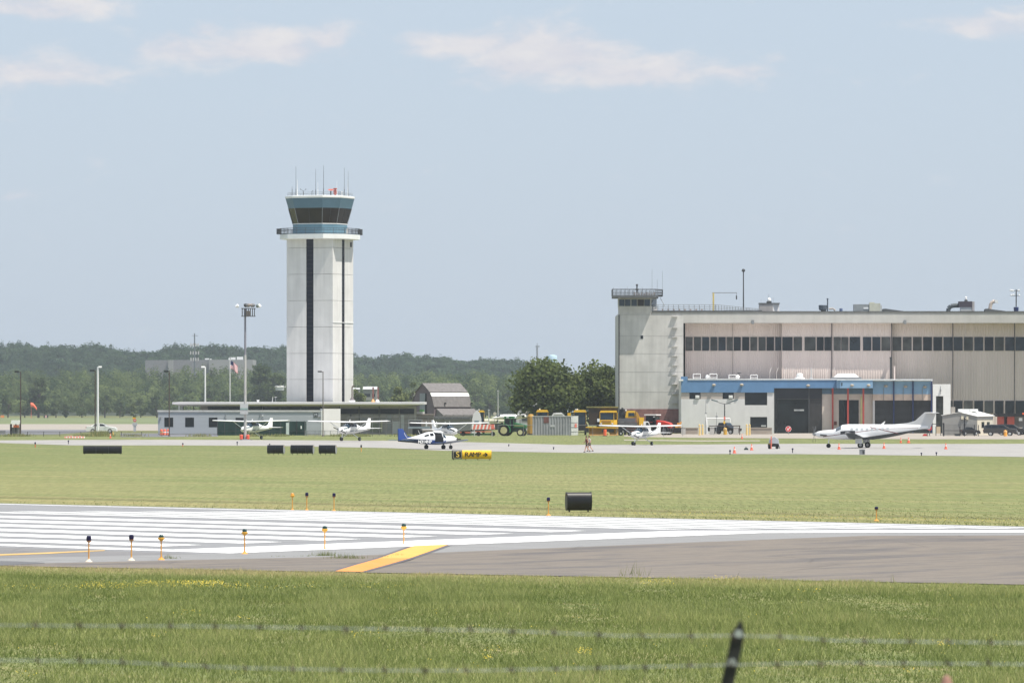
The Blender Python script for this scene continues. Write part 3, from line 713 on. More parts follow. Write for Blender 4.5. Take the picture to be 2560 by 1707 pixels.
for a, b in ((519, 656), (656, 700), (700, 752), (752, 806), (850, 897), (899, 947), (949, 998), (999, 1036)):
    q0, q1 = (1014.8, 1024.5) if b <= 656 else ((1017, 1024.5) if b < 810 else (1022, 1034.5))
    w = W('window', glass_dark, MB().pbox(a + 1, b - 1, q0, q1, D + .9, .12), tm)
    W('frame', dk_metal, MB().pbox((a + b) / 2 - .5, (a + b) / 2 + .5, q0, q1, D + .85, .04), w)
for px in (458, 484, 700, 752, 801, 848.5, 898, 948): W('column', dk_metal, MB().pbox(px - 1.1, px + 1.1, 1014.6, 1086 if px > 840 else 1030, D + .3, .3), tm)
W('column', white, MB().pbox(446, 449, 1012, 1024, D + .1, .25), tm); W('window_panel', lt_grey, MB().pbox(451, 458, 1014, 1024, D + .4, .1), tm)
for px0, px1, q0, q1, mm in [(905, 914, 1045, 1055, mid_grey), (925, 952, 1048, 1080, M('moss_green_door', (.13, .16, .09), .8, var=.1)), (951, 956, 1048, 1080, M('pale_yellow_door', (.46, .45, .27), .7)), (969, 978, 1036, 1075, mid_grey), (1002, 1010, 1037, 1084, lt_grey), (980, 1000, 1053, 1084, lt_grey)]:
    W('wall_panel', mm, MB().pbox(px0, px1, q0, q1, D + 1.05, .1), tm)
W('wall_lamp', dk_metal, MB().pbox(874, 879, 1035, 1041, D + .9, .25), tm)
# things on the flat roof
zr = zt_ + .02
def on_roof(px, dep): return Vector((X(px, D), D + dep, zr))
def small(name, label, cat, loc, parts, group=None, rz=0):
    t = thing(name, label, cat, loc, rz, group)
    for nm, mm, mb in parts: mb.build(nm, mm, t)
    return t
small('vent_box', 'small white vent box on the terminal roof left of the tower', 'roof vent', on_roof(643, 3), [('housing', white, MB().box(-.17, .17, -.2, .2, 0, .28)), ('cowl', white, MB().box(-.24, .24, -.26, .26, .28, .36))])
small('roof_antenna', 'short white rod antenna on the terminal roof left of the tower', 'antenna', on_roof(679, 3), [('rod', white, MB().cyl((0, 0, 0), (.06, 0, .85), .04, .03, 5)), ('base', lt_grey, MB().box(-.12, .12, -.12, .12, 0, .08))])
small('satellite_dish', 'small grey dish on a thin stalk beside the rod antenna on the terminal roof', 'satellite dish', on_roof(687, 3), [('stalk', lt_grey, MB().cyl((0, 0, 0), (0, 0, .7), .02, n=5)), ('dish', lt_grey, MB().lathe([(.02, 0), (.14, .03), (.24, .1), (.25, .13), (.02, .04)], (0, 0, .7), 10))])
t = small('vent_pipe', 'dark bent vent pipe with a flared skirt at the foot of the tower', 'vent pipe', on_roof(877.5, 6), [('pipe', brown_pole, MB().tube([(0, 0, .3), (0, 0, 2.35), (.1, 0, 2.6), (.4, 0, 2.62)], .10, 7)), ('skirt', M('roof_lead', (.16, .14, .14), .7), MB().lathe([(.42, 0), (.40, .06), (.13, .5)], (0, 0, .30), 10)), ('curb', white, MB().box(-.5, .5, -.5, .5, 0, .3))])
for px, lab in ((929, 'left rusty square post beside the orange cone on the terminal roof'), (941.5, 'right rusty square post beside the white cone on the terminal roof')):
    small('roof_post', lab, 'post', on_roof(px, 10), [('post', rust, MB().box(-.12, .12, -.12, .12, 0, 2.35)), ('cap', rust, MB().box(-.15, .15, -.15, .15, 2.35, 2.42))], 'rusty posts on the terminal roof')
small('roof_cone', 'orange cone-shaped cover on the terminal roof in front of the rusty posts', 'cone', on_roof(931, 4), [('cone', M('pale_orange', (.75, .38, .16), .6), MB().lathe([(.30, 0), (.26, .15), (.1, .46), (.02, .5)], n=10))])
small('roof_cone', 'white dome-shaped vent on the terminal roof right of the orange cover', 'roof vent', on_roof(942, 4), [('dome', white, MB().lathe([(.36, 0), (.34, .12), (.2, .36), (.03, .44)], n=10))])

# ---------------------------------------------------------------- grey office
D = 882.0
of = thing('office_building', 'single-storey pale grey office with white-framed windows in front of the terminal', 'building', AT(600, D))
xa, xb, xc, xd = X(395, D), X(806, D), X(848, D), X(437, D)
zT = Z(1025, D)
W('wall', grey_siding, MB().prism([(xa, D), (xb - .02, D), (xb - .02, D + .3), (xa + .6, D + .3)], .5, zT - .15), of)
W('end_wall', blockwall, MB().prism([(xb, D + .02), (xc, D + 6.5), (xc - .3, D + 6.6), (xb - .32, D + .32)], .5, Z(1021.5, D)), of)  # end wall coloured paler than the front to stand for sunlight on it
W('wall', grey_siding, MB().prism([(xa + .02, D + .31), (xa + .6, D + .31), (xd, D + 6.5), (xc - .4, D + 6.6), (xc - .4, D + 7), (xd - .4, D + 7)], .5, zT - .2), of)
W('roof_edge', M('roof_edge_grey', (.50, .50, .49), .7), MB().prism([(xa - .1, D - .12), (xb - .3, D - .12), (xb - .3, D + .25), (xa, D + .25)], Z(1029.5, D), Z(1025, D)), of)
W('roof', grey_roof, MB().prism([(xa + .02, D + .26), (xb - .35, D + .26), (xc - .42, D + 6.7), (xd - .3, D + 6.7)], zT - .18, zT - .04), of)
W('corner_trim', white, MB().pbox(803.2, 807.2, 1025.5, 1087, D - .06, .12), of)
W('base_course', M('base_grey', (.28, .29, .30), .8), MB().pbox(396, 802, 1083, 1088, D - .04, .06), of)
for a, b, q0, q1 in ((411, 433, 1043.5, 1067), (463, 485, 1043.5, 1067), (522, 543.5, 1043.5, 1067.5), (589, 609, 1044, 1057)):
    w = W('window', glass_dark, MB().pbox(a, b, q0, q1, D - .02, .04), of)
    f = MB(); e = .9
    f.pbox(a - e, a, q0 - e, q1, D - .06, .07); f.pbox(b, b + e, q0 - e, q1, D - .06, .07); f.pbox(a, b, q0 - e, q0, D - .06, .07)
    if a > 420: f.pbox((a + b) / 2 - .6, (a + b) / 2 + .6, q0, q1, D - .055, .05)
    W('frame', white, f, w); W('sill', white, MB().pbox(a - 2, b + 2, q1, q1 + 2.2, D - .12, .14), w)
def wallthing(nm, mm, a, b, q0, q1): W(nm, mm, MB().pbox(a, b, q0, q1, D - .2, .2), of)
for a, b, q0, q1 in ((563.5, 566.5, 1046, 1051), (656, 659, 1046, 1051), (399, 403, 1042, 1047), (797, 801, 1040, 1044), (650, 651, 1034, 1042), (563, 564, 1036, 1046)): wallthing('wall_lamp', mid_grey, a, b, q0, q1)
W('wall_lamp', lamp_white, MB().pbox(655.6, 658, 1037, 1040, D - .2, .2), of)
pl = W('wall_sign', dk_metal, MB().pbox(784.5, 794.5, 1031.5, 1042.5, D - .08, .09), of)
text('M', .62, M('sign_grey_letter', (.5, .55, .6), .6), pl, 'lettering', Matrix.Translation((X(789.5, D) - of.location.x, D - .085 - of.location.y, Z(1037, D) - of.location.z)) @ UPRIGHT)
for t in (.32, .74):
    px, yy = 806 + 42 * t, D + 6.5 * t
    for q0, q1, mm, nm in ((1044, 1054.5, glass_dark, 'window'), (1055, 1057, white, 'sill'), (1058, 1061, glass_dark, 'window')):
        xx = X(px, D); W(nm, mm, MB().prism([(xx - .12, yy + .0), (xx + .12, yy + .59), (xx + .08, yy + .62), (xx - .16, yy + .03)], Z(q1, D), Z(q0, D)), of)

# dark green screened enclosure in front of it
D = 868.0
en = thing('screened_enclosure', 'dark green mesh screened enclosure in front of the grey office', 'enclosure', AT(652, D))
W('screen', dkgreen, MB().pbox(543, 720, 1053, 1093.5, D, .08), en)
W('screen', dkgreen, MB().pbox(723, 762, 1053, 1093.5, D - .3, .08), en)
W('side_screen', dkgreen, MB().box(X(543, D), X(543, D) + .1, D + .1, D + 7, .58, Z(1053, D)), en)
W('side_screen', dkgreen, MB().box(X(762, D) - .1, X(762, D), D - .2, D + 7, .58, Z(1053, D)), en)
for px in (543.8, 562, 590, 618, 646, 674, 702, 721.5, 742, 761.4): W('post', dk_metal, MB().cyl((X(px, D), D - .36, .5), (X(px, D), D - .36, Z(1052, D)), .05, n=6), en)
W('rail', dk_metal, MB().pbox(543, 762, 1077, 1078, D - .4, .06), en)
W('gate', M('pale_green_gate', (.55, .62, .60), .6), MB().pbox(715, 722.5, 1056.5, 1086, D - .5, .08), en)
W('notice', white, MB().pbox(751.5, 754.5, 1064, 1071.5, D - .42, .04), en)

# ---------------------------------------------------------------- barn with a gambrel roof
bn = thing('barn', 'mauve gambrel-roofed barn with a tall grey door and a white strip along its eave', 'barn', (X(1103, 1000), 1003, .58), R(35))
Lh, Wh = 4.0, 3.6; ze = lambda q: Z(q, 1000) - .58
pr = [(-Wh, 0), (-Wh * .97, ze(1015)), (-Wh * .62, ze(981)), (0, ze(960)), (Wh * .62, ze(981)), (Wh * .97, ze(1015)), (Wh, 0)]
def barn_x(mb, poly, x0, x1):
    n = len(poly); return mb.add([(x0, y, z) for y, z in poly] + [(x1, y, z) for y, z in poly], [tuple(range(n - 1, -1, -1)), tuple(range(n, 2 * n))] + [(i, (i + 1) % n, n + (i + 1) % n, n + i) for i in range(n)])
barn_x(MB(), pr, -Lh, Lh).build('wall', mauve, bn)
for s in (-1, 1):
    a, b, c = (s * Wh * .66, ze(981.5)), (0, ze(959)), (s * Wh * 1.02, ze(1024))
    mb = MB(); mb.loft([[(-Lh - .15, a[0], a[1] + .02), (-Lh - .15, b[0], b[1]), (-Lh - .15, b[0], b[1] + .12), (-Lh - .15, a[0] + s * .03, a[1] + .14)], [(Lh + .1, a[0], a[1] + .02), (Lh + .1, b[0], b[1]), (Lh + .1, b[0], b[1] + .12), (Lh + .1, a[0] + s * .03, a[1] + .14)]])
    mb.build('upper_roof', shingle, bn)
    y2, z2 = s * Wh * .99, ze(1017)
    mb = MB(); mb.loft([[(x, s * Wh * .78, ze(990)), (x, s * (Wh * .78 + .1), ze(990)), (x, y2 + s * .12, z2), (x, y2 + s * .02, z2)] for x in (-Lh - .1, Lh + .1)]); mb.build('lower_roof', shingle, bn)
    mb = MB(); mb.loft([[(x, s * Wh * .665, ze(982)), (x, s * (Wh * .665 + .12), ze(982)), (x, s * (Wh * .78 + .1), ze(990)), (x, s * Wh * .78, ze(990))] for x in (-Lh - .1, Lh + .1)]); mb.build('roof_light', M('translucent_white_panel', (.85, .85, .82), .6), bn)
dr = MB().box(-Lh - .06, -Lh - .01, -.75, .95, 0, ze(983)); dr.build('door', M('blue_grey_door', (.25, .27, .30), .7), bn)
MB().box(-Lh - .04, -Lh - .012, -1.2, -.76, 0, ze(983)).build('door_gap', interior, bn)
ln = MB(); ln.loft([[(x, -Wh - .05, 0), (x, -Wh - 2.2, 0), (x, -Wh - 2.2, ze(1037)), (x, -Wh - .05, ze(1021))] for x in (-Lh + .4, Lh + .6)]); ln.build('lean_to', shingle, bn)
for x in (-1.8, 3.9): MB().box(x, x + .25, -Wh * .9 - .6, -Wh * .9 - .3, ze(1010), ze(1006)).build('wall_lamp', black, bn)

# low grey wall and stores behind the security fence
t = thing('store_building', 'long low grey wall building behind the barbed wire fence under the barn', 'building', AT(1125, 940))
W('wall', M('store_wall', (.30, .29, .285), .8, var=.07), MB().pbox(1078, 1182, 1048, 1086, 940, 5), t)
W('roof', dark_roof, MB().pbox(1074, 1184, 1041, 1047.8, 939.5, 6), t)
t = thing('container', 'grey brown flat container behind the fence with a white crate on its roof', 'container', AT(1062, 925))
W('body', M('taupe_steel', (.22, .19, .17), .7), MB().pbox(1040, 1083, 1037, 1084, 925, 4), t)
W('lid', M('taupe_lid', (.30, .25, .22), .7), MB().pbox(1038, 1086, 1034.5, 1036.9, 924.8, 4.4), t)
t = thing('crate', 'white crate with a bright green cover standing on the grey brown container', 'crate', (X(1051, 925), 926, Z(1034.5, 925)))
W('box', white, MB().pbox(1041, 1061, 1029, 1034.4, 925.6, 1.2), t); W('cover', M('bright_green_sheet', (.22, .58, .20), .6), MB().pbox(1049, 1060, 1023.5, 1028.9, 925.9, .8), t)
t = thing('generator', 'black box trailer generator in front of the security fence behind the blue aeroplane', 'generator', AT(1039, 850))
d = 850
W('body', M('generator_black', (.018, .016, .022), .5), MB().pbox(1023.5, 1053, 1051.5, 1066, d, 1.8), t); W('frame', mid_grey, MB().pbox(1021, 1056, 1049, 1051.4, d - .1, 2), t); W('trim', mid_grey, MB().pbox(1021, 1023.3, 1051.5, 1066, d - .1, .2), t); W('deck', M('blue_grey_deck', (.22, .26, .30), .6), MB().pbox(1020, 1075, 1066.1, 1071, d - .2, 2.4), t)
W('tank', M('generator_black', (.018, .016, .022), .5), MB().pbox(1031, 1056, 1071.2, 1087, d, 1.8), t); W('wheel', rubber, MB().cyl((X(1062, d), d + .1, .58 + .33), (X(1062, d), d + .4, .58 + .33), .33, n=12), t)
for px, lab in ((1065.5, 'left grey gas bottle standing by the black generator'), (1091, 'right grey gas bottle standing by the fence right of the black generator')):
    small('gas_bottle', lab, 'gas bottle', (X(px, 856), 856, Z(1066, 856)), [('bottle', lt_grey, MB().lathe([(.14, 0), (.15, .05), (.15, .55), (.08, .68), (.05, .74)], n=10)), ('cap', white, MB().cyl((0, 0, .74), (0, 0, .82), .05, n=6))], 'gas bottles by the fence')

# far pale industrial block, houses in the wood
t = thing('industrial_building', 'long pale grey flat industrial building rising above the far wood at left', 'building', AT(480, 2960))
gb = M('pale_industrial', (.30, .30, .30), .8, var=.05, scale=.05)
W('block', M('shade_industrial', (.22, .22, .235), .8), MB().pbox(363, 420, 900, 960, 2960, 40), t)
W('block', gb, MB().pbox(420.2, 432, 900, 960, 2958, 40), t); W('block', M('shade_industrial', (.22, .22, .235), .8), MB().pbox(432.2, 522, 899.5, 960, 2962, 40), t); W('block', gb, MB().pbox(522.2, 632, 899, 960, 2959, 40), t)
for a, b, q in ((512, 522, 895.5), (525, 528, 896.5), (571, 574, 895), (577, 588, 893), (592, 607, 891.5)):
    W('roof_unit', white, MB().pbox(a, b, q, 898.9, 2964, 4), t)
def house(name, label, px0, px1, q0, qe, q1, d, wall, roof, dep=9, win=()):
    t = thing(name, label, 'house', AT((px0 + px1) / 2, d))
    W('wall', wall, MB().pbox(px0, px1, qe, q1, d, dep), t)
    a, b = X(px0 - 1, d), X(px1 + 1, d)
    mb = MB(); mb.loft([[(x, d - .4, Z(qe, d)), (x, d + dep / 2, Z(q0, d)), (x, d + dep + .4, Z(qe, d))] for x in (a, b)]); W('roof', roof, mb, t)
    for p, q, c, e in win: W('window', glass_dark, MB().pbox(p, q, c, e, d - .05, .04), t)
house('house', 'white-roofed cottage among the far trees just left of the tower foot', 688, 708, 961, 967, 976, 2415, blockwall, white)
house('house', 'grey-roofed cottage behind the white-roofed one left of the tower', 666, 712, 955.5, 960, 968, 2425, blockwall, lt_grey, 9, ((672, 678, 961, 965), (692, 700, 961, 965)))
house('house', 'pale house with a white roof right of the tower, behind the silvery tree', 876, 898, 969, 973, 990, 1760, M('house_grey', (.26, .26, .25), .8), M('house_roof_pale', (.50, .50, .50), .7), 8, ((880, 885, 977, 982),))
house('house', 'pale house with dark windows behind the rusty roof posts', 908, 942, 966, 973, 1000, 1770, M('house_grey', (.26, .26, .25), .8), M('house_roof_pale', (.50, .50, .50), .7), 8, ((911, 926, 984, 992), (930, 938, 984, 992)))

# tall grey wall end behind the oak, low white shed
t = thing('grey_hangar', 'tall pale grey gable wall half hidden behind the left oak', 'building', AT(1310, 1090))
d = 1090
W('wall', M('hangar_end_grey', (.42, .42, .425), .8, var=.05), MB().xprism([(X(1288, d), .5), (X(1345, d), .5), (X(1345, d), Z(975, d)), (X(1316, d), Z(972, d)), (X(1288, d), Z(971, d))], d, d + 20), t)
W('door', M('hangar_door_dark', (.04, .045, .05), .7), MB().pbox(1305, 1345, 1014, 1052, d - .1, .09), t)
# ---------------------------------------------------------------- big hangar with old control room
D = 955.0
hg = thing('hangar', 'huge concrete hangar with tan sliding doors and a ribbon of windows', 'hangar', AT(2000, D))
gr = .5
DD = D + 1.9                              # plane of the doors, set back behind the concrete frame
pier = MB().pbox(1546, 1708.5, 784.3, 1090, D, 30); W('end_pier', pier_conc, pier, hg)
beam = MB().pbox(1708.6, 2900, 784.2, 807.3, D, 4); W('header_beam', beam_conc, beam, hg)
W('header_beam', beam_conc, MB().pbox(1630, 2900, 780.2, 784.1, D + .12, 3), hg)
W('roof', dark_roof, MB().box(X(1630, D), X(2900, D), D - .12, D + 62, Z(780, D), Z(777.8, D)), hg)
W('rear_wall', pier_conc, MB().box(X(1708.6, D), X(2900, D), D + 60, D + 61, .5, Z(780.2, D)), hg)
W('recess', interior, MB().box(X(1708.6, D), X(2900, D), D + 4.2, D + 4.4, .5, Z(807.4, D)), hg)
for q in (787.2, 840, 884, 930, 980): W('joint', M('joint_line', (.30, .29, .28), .9), MB().box(X(1546, D) + .01, X(1708, D), D - .012, D, Z(q, D) - .02, Z(q, D) + .02), hg)
W('rust_panel', rust_door, MB().pbox(1560, 1702.5, 1022, 1090, D - .12, .11), hg)
for k in range(10): W('scupper', pier_conc, MB().pbox(1680, 1694, 788.5 + 23.6 * k + (6 if k else 2), 790 + 23.6 * k + (6 if k else 2), D - .45, .45), hg)
W('window', glass_dark, MB().pbox(1601.5, 1608, 838.5, 847, D - .05, .04), hg)
W('drain_pipe', dk_metal, MB().cyl((X(1547.4, D), D - .12, .5), (X(1547.4, D), D - .12, Z(787, D)), .1, n=6), hg)
# sliding door leaves, each one with its own windows
edges = [1713, 1832.5, 1954, 2080, 2229.7, 2382.5, 2537, 2692, 2850]
offs = [1.4, 1.3, 0, .05, 1.3, 1.4, 1.5, 1.4]
leafwin = {0: [(1714, 1731.5), (1735, 1752.5), (1755.5, 1773), (1776, 1793.5), (1796, 1814), (1816.5, 1832)],
           1: [(1834, 1852), (1855.5, 1873), (1876, 1893), (1896.5, 1914), (1916.5, 1935), (1938, 1953)],
           2: [(1955.5, 1981.5), (1984, 2005), (2011.5, 2039), (2042, 2059), (2061, 2078)],
           3: [(2084, 2102), (2103.5, 2121), (2124, 2150.5), (2157.5, 2178), (2181, 2201), (2203.5, 2226)]}
def even(a, b, n=6): w = (b - a) / n; return [(a + w * k + 1.8, a + w * (k + 1) - 1.8) for k in range(n)]
for k in (4, 5, 6, 7): leafwin[k] = even(edges[k], edges[k + 1])
muntin = M('window_muntin', (.36, .35, .33), .7)
panes = [glass_dark, glass_dark, M('hangar_glass_blue', (.014, .022, .032), .1, var=.5, scale=.6, spec=.5), M('hangar_glass_dusty', (.040, .044, .045), .35, var=.5, scale=.8), M('hangar_glass_pale', (.062, .064, .062), .4, var=.6, scale=.9)]
for k, (a, b) in enumerate(zip(edges, edges[1:])):
    d = DD + offs[k]
    mb = MB(); n = 46; xa, xb = X(a, d), X(b - .9, d)
    prof = []
    for i in range(n + 1):                # ribbed sheet
        x = xa + (xb - xa) * i / n; prof.append((x, d + (.05 if i % 2 else 0)))
    mb.strip([[(x, y, z) for x, y in prof] for z in (.5, Z(807.5, D))]); mb.box(xa, xa + .1, d - .04, d + .25, .5, Z(807.5, D)); mb.box(xb - .1, xb, d - .04, d + .25, .5, Z(807.5, D))
    door = W('sliding_door', tan, mb, hg)
    for row, (q0, q1) in enumerate(((842.5, 876.5), (1001.5, 1033))):
        if row == 1 and k < 4: continue
        for (p, q) in leafwin[k]:
            w = W('window', random.choice(panes), MB().pbox(p, q, q0, q1, d - .10, .06), hg)
            if p > 2570: continue
            f = MB(); nx, nz = 4, 5
            for i in range(nx + 1): xx = X(p + (q - p) * i / nx, d); f.box(xx - .03, xx + .03, d - .125, d - .101, Z(q1, d), Z(q0, d))
            for j in range(nz + 1): zz = Z(q0 + (q1 - q0) * j / nz, d); f.box(X(p, d), X(q, d), d - .130, d - .102, zz - .03, zz + .03)
            W('muntin', muntin, f, w)
for px in (2080, 2229.7, 2382.5, 2537): W('door_guide', M('guide_dark', (.045, .045, .05), .7), MB().pbox(px - 1.5, px + .7, 807.5, 1080, DD - .12, .1), hg)
for px in (1882, 2262.5):
    W('flood_lamp', mid_grey, MB().pbox(px - 3, px + 3.5, 800, 810, D - .5, .5).pbox(px - 5, px - 1, 803.5, 807, D - .9, .4), hg)
# old control room on the left corner
cr = thing('control_room', 'old grey control room with a railed flat roof on the left corner of the hangar', 'control room', (X(1595, D), D, Z(784.2, D)))
W('wall', pier_conc, MB().prism([(X(1547, D), D + .05), (X(1628, D), D + .05), (X(1644, D), D + 3), (X(1644, D), D + 6), (X(1547, D), D + 6)], Z(784.1, D), Z(766, D)), cr)
W('wall', M('pale_frame', (.46, .46, .43), .7), MB().prism([(X(1546, D), D + .0), (X(1627, D), D + .0), (X(1643, D), D + 3), (X(1643, D), D + 6), (X(1546, D), D + 6)], Z(765.9, D), Z(745, D)), cr)
for a, b in ((1548, 1561), (1562.5, 1576), (1578.5, 1592), (1594, 1609.5), (1611, 1625)):
    W('window', glass_blue if a < 1590 or a > 1610 else glass_brown, MB().pbox(a, b, 748.5, 765, D - .06, .04), cr)
W('window', glass_blue, MB().prism([(X(1630, D), D + .3), (X(1642, D), D + 2.75), (X(1641.5, D), D + 2.8), (X(1629, D), D + .4)], Z(765, D), Z(748, D)), cr)
W('flat_roof', dark_roof, MB().prism([(X(1531, D), D - 2.4), (X(1638, D), D - 2.4), (X(1647, D), D + 3), (X(1647, D), D + 7), (X(1531, D), D + 7)], Z(744.9, D), Z(738.5, D)), cr)
ra = MB(); ring = [(X(1531, D), D - 2.35), (X(1637, D), D - 2.35), (X(1658, D), D + 3.2), (X(1658, D), D + 6.8), (X(1531, D), D + 6.8)]
for (ax, ay), (bx, by) in zip(ring, ring[1:] + ring[:1]):
    for q in (723.5, 731, 736.5): ra.cyl((ax, ay, Z(q, D)), (bx, by, Z(q, D)), .05, n=5)
    n = max(2, round(math.hypot(bx - ax, by - ay) / .75))
    for i in range(n): x, y = ax + (bx - ax) * i / n, ay + (by - ay) * i / n; ra.cyl((x, y, Z(739, D)), (x, y, Z(722.5, D)), .035, n=5)
W('railing', dk_metal, ra, cr)
W('gangway', dk_metal, MB().box(X(1638, D), X(1658, D), D + 2.6, D + 7, Z(740, D), Z(737.6, D)), cr)
jb = MB()
for k in range(9): a = 1584 + k * 6.2; jb.box(X(a, D), X(a + 4, D), D + .5, D + 1, Z(738.4, D), Z(730 + (k * 7) % 5, D))
W('roof_plant', M('roof_plant', (.30, .27, .26), .7), jb, cr)
W('beacon_mast', dk_metal, MB().cyl((X(1593, D), D + 2, Z(738, D)), (X(1593, D), D + 2, Z(714, D)), .12, n=6).ball((X(1593, D), D + 2, Z(712, D)), .2, 6).box(X(1589, D), X(1597, D), D + 1.8, D + 2.2, Z(724, D), Z(721, D)), cr)
for px, q in ((1632, 672), (1658, 675), (1645, 697), (1570, 715), (1535, 716), (1607, 715)): W('whip_antenna', mid_grey, MB().cyl((X(px, D), D + 5, Z(738, D)), (X(px, D), D + 5, Z(q, D)), .03 if px > 1620 else .03, .02, 5), cr)
W('brace', lt_grey, MB().cyl((X(1652, D), D + 3, Z(744, D)), (X(1663, D), D + 3, Z(764, D)), .06, n=5), cr)
# roof walkway railing
wr = thing('roof_railing', 'grey safety railing running along the hangar roof edge right of the control room', 'railing', (X(1760, D), D + 1, Z(777.7, D)))
ra = MB()
qtop = lambda px: 761.5 if px < 1790 else 761.5 + (px - 1790) * .10
for px in list(range(1632, 1790, 13)) + list(range(1790, 1905, 7)): ra.cyl((X(px, D), D + .6, Z(777.8, D)), (X(px, D), D + .6, Z(qtop(px), D)), .045, n=5)
for dq in (0, 5.5, 10.5): ra.cyl((X(1632, D), D + .6, Z(761.5 + dq, D)), (X(1790, D), D + .6, Z(761.5 + dq, D)), .04, n=5); ra.cyl((X(1790, D), D + .6, Z(761.5 + dq, D)), (X(1905, D), D + .6, Z(min(777, 773 + dq * .45), D)), .04, n=5)
W('rail', mid_grey, ra, wr)
W('kerb', dark_roof, MB().pbox(1629, 1905, 776, 777.7, D + .5, .3), wr)
rails2 = MB()
for k in range(8): px = 1655 + 14 * k; rails2.box(X(px, D), X(px + 4, D), D + .9, D + 1.2, Z(777.6, D), Z(772.5, D))
W('pipe_support', M('pinkish_steel', (.50, .42, .40), .7), rails2, wr)
zr = Z(777.8, D)
def rp(px, dep): return Vector((X(px, D), D + dep, zr))
s_ = D / F
small('davit_crane', 'yellow davit post with a grey jib on the hangar roof', 'davit', rp(1785, 3), [('post', M('crane_yellow', (.62, .48, .16), .6), MB().box(-.14, .14, -.14, .14, 0, 46.5 * s_)), ('jib', mid_grey, MB().box(-.2, 59 * s_, -.1, .1, 46 * s_, 47.6 * s_)), ('hook', dk_metal, MB().cyl((58 * s_, 0, 30 * s_), (58 * s_, 0, 40 * s_), .11, n=6).cyl((58 * s_, 0, 40 * s_), (58 * s_, 0, 46 * s_), .03, n=4))])
small('lamp_mast', 'tall thin dark mast with a round lamp head on the hangar roof', 'lamp mast', rp(1861, 4), [('mast', dk_metal, MB().cyl((0, 0, 0), (0, 0, 101 * s_), .12, .09, 7)), ('lamp_head', dk_metal, MB().ball((0, 0, 103 * s_), .30, 7).box(-.3, .3, -.3, .3, 101 * s_, 102.2 * s_))])
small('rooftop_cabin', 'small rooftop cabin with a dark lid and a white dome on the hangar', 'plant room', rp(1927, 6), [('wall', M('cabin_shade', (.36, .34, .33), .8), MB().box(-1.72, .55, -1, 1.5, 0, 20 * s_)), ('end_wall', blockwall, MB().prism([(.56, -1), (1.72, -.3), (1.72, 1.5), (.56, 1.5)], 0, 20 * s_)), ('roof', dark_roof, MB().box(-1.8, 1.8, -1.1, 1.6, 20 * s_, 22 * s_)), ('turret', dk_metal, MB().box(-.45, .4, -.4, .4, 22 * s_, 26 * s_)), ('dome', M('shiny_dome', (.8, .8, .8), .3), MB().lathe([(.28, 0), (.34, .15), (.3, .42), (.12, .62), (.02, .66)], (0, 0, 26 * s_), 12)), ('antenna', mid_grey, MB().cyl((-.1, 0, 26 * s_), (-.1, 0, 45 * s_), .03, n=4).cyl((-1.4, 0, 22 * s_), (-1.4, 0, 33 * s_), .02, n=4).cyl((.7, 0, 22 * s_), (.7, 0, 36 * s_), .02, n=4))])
small('ventilator', 'grey drum ventilator with a thin stack on the hangar roof', 'ventilator', rp(2061, 5), [('drum', M('slate_drum', (.09, .11, .14), .6), MB().lathe([(.5, .2), (.68, .4), (.72, 1.0), (.70, 1.12)], n=12)), ('support', dk_metal, MB().box(-.3, .6, -.3, .3, 0, .3)), ('stack', M('slate_drum', (.09, .11, .14), .6), MB().cyl((.82, 0, 0), (.82, 0, 32 * s_), .12, n=7).cyl((.82, 0, 31 * s_), (.82, 0, 33.5 * s_), .17, n=7))])
small('roof_duct', 'beige bent duct lying on the hangar roof beside the drum ventilator', 'duct', rp(2083, 4), [('duct', M('beige_duct', (.42, .38, .34), .7), MB().tube([(-.5, 0, .45), (.2, 0, .5), (.6, 0, .15)], .16, 7))])
small('roof_barrel', 'small blue barrel on the hangar roof', 'barrel', rp(2106, 4), [('barrel', M('blue_barrel', (.10, .14, .26), .6), MB().lathe([(.26, 0), (.28, .1), (.28, .45), (.25, .52)], n=10)), ('lid', mid_grey, MB().cyl((0, 0, .52), (0, 0, .56), .2, n=8))])
small('air_handler', 'two-tone grey and cream air handling unit on the hangar roof', 'air handler', rp(2172, 6), [('cooling_section', M('unit_grey', (.27, .29, .30), .6), MB().box(-2.25, .4, -1, 1, .1, 20 * s_ - .1)), ('fan_section', M('unit_cream', (.52, .52, .43), .6), MB().box(.41, 2.3, -1.2, 1, 0, 21 * s_)), ('hood', M('unit_cream', (.52, .52, .43), .6), MB().box(.5, 1.3, -.8, .8, 21 * s_, 23.5 * s_)), ('louvre', white_metal, MB().box(-.6, .3, -1.06, -1.01, .45, .75)), ('pipe', lt_grey, MB().cyl((2.5, -.5, 0), (2.5, -.5, 1.1), .1, n=6))])
for px, lab in ((2208, 'left dark hump of roofing on the hangar parapet'), (2464, 'right dark hump of roofing on the hangar parapet by the gooseneck duct')):
    MBh = MB(); MBh.loft([[(0, y, 0), (.1, y, .42), (.5, y, .45), (1.6, y, .28), (3.5, y, .04), (3.6, y, 0)] for y in (0, 3)]); small('roof_hump', lab, 'roof ridge', rp(px, 1), [('ridge', dark_roof, MBh)], 'roofing humps on the hangar')
el = MB(); pts = [(-1.75, 0, 0), (-1.7, 0, .55), (-1.3, 0, .95), (-.6, 0, 1.05), (.2, 0, 1.05)]
el.tube(pts, .38, 9)
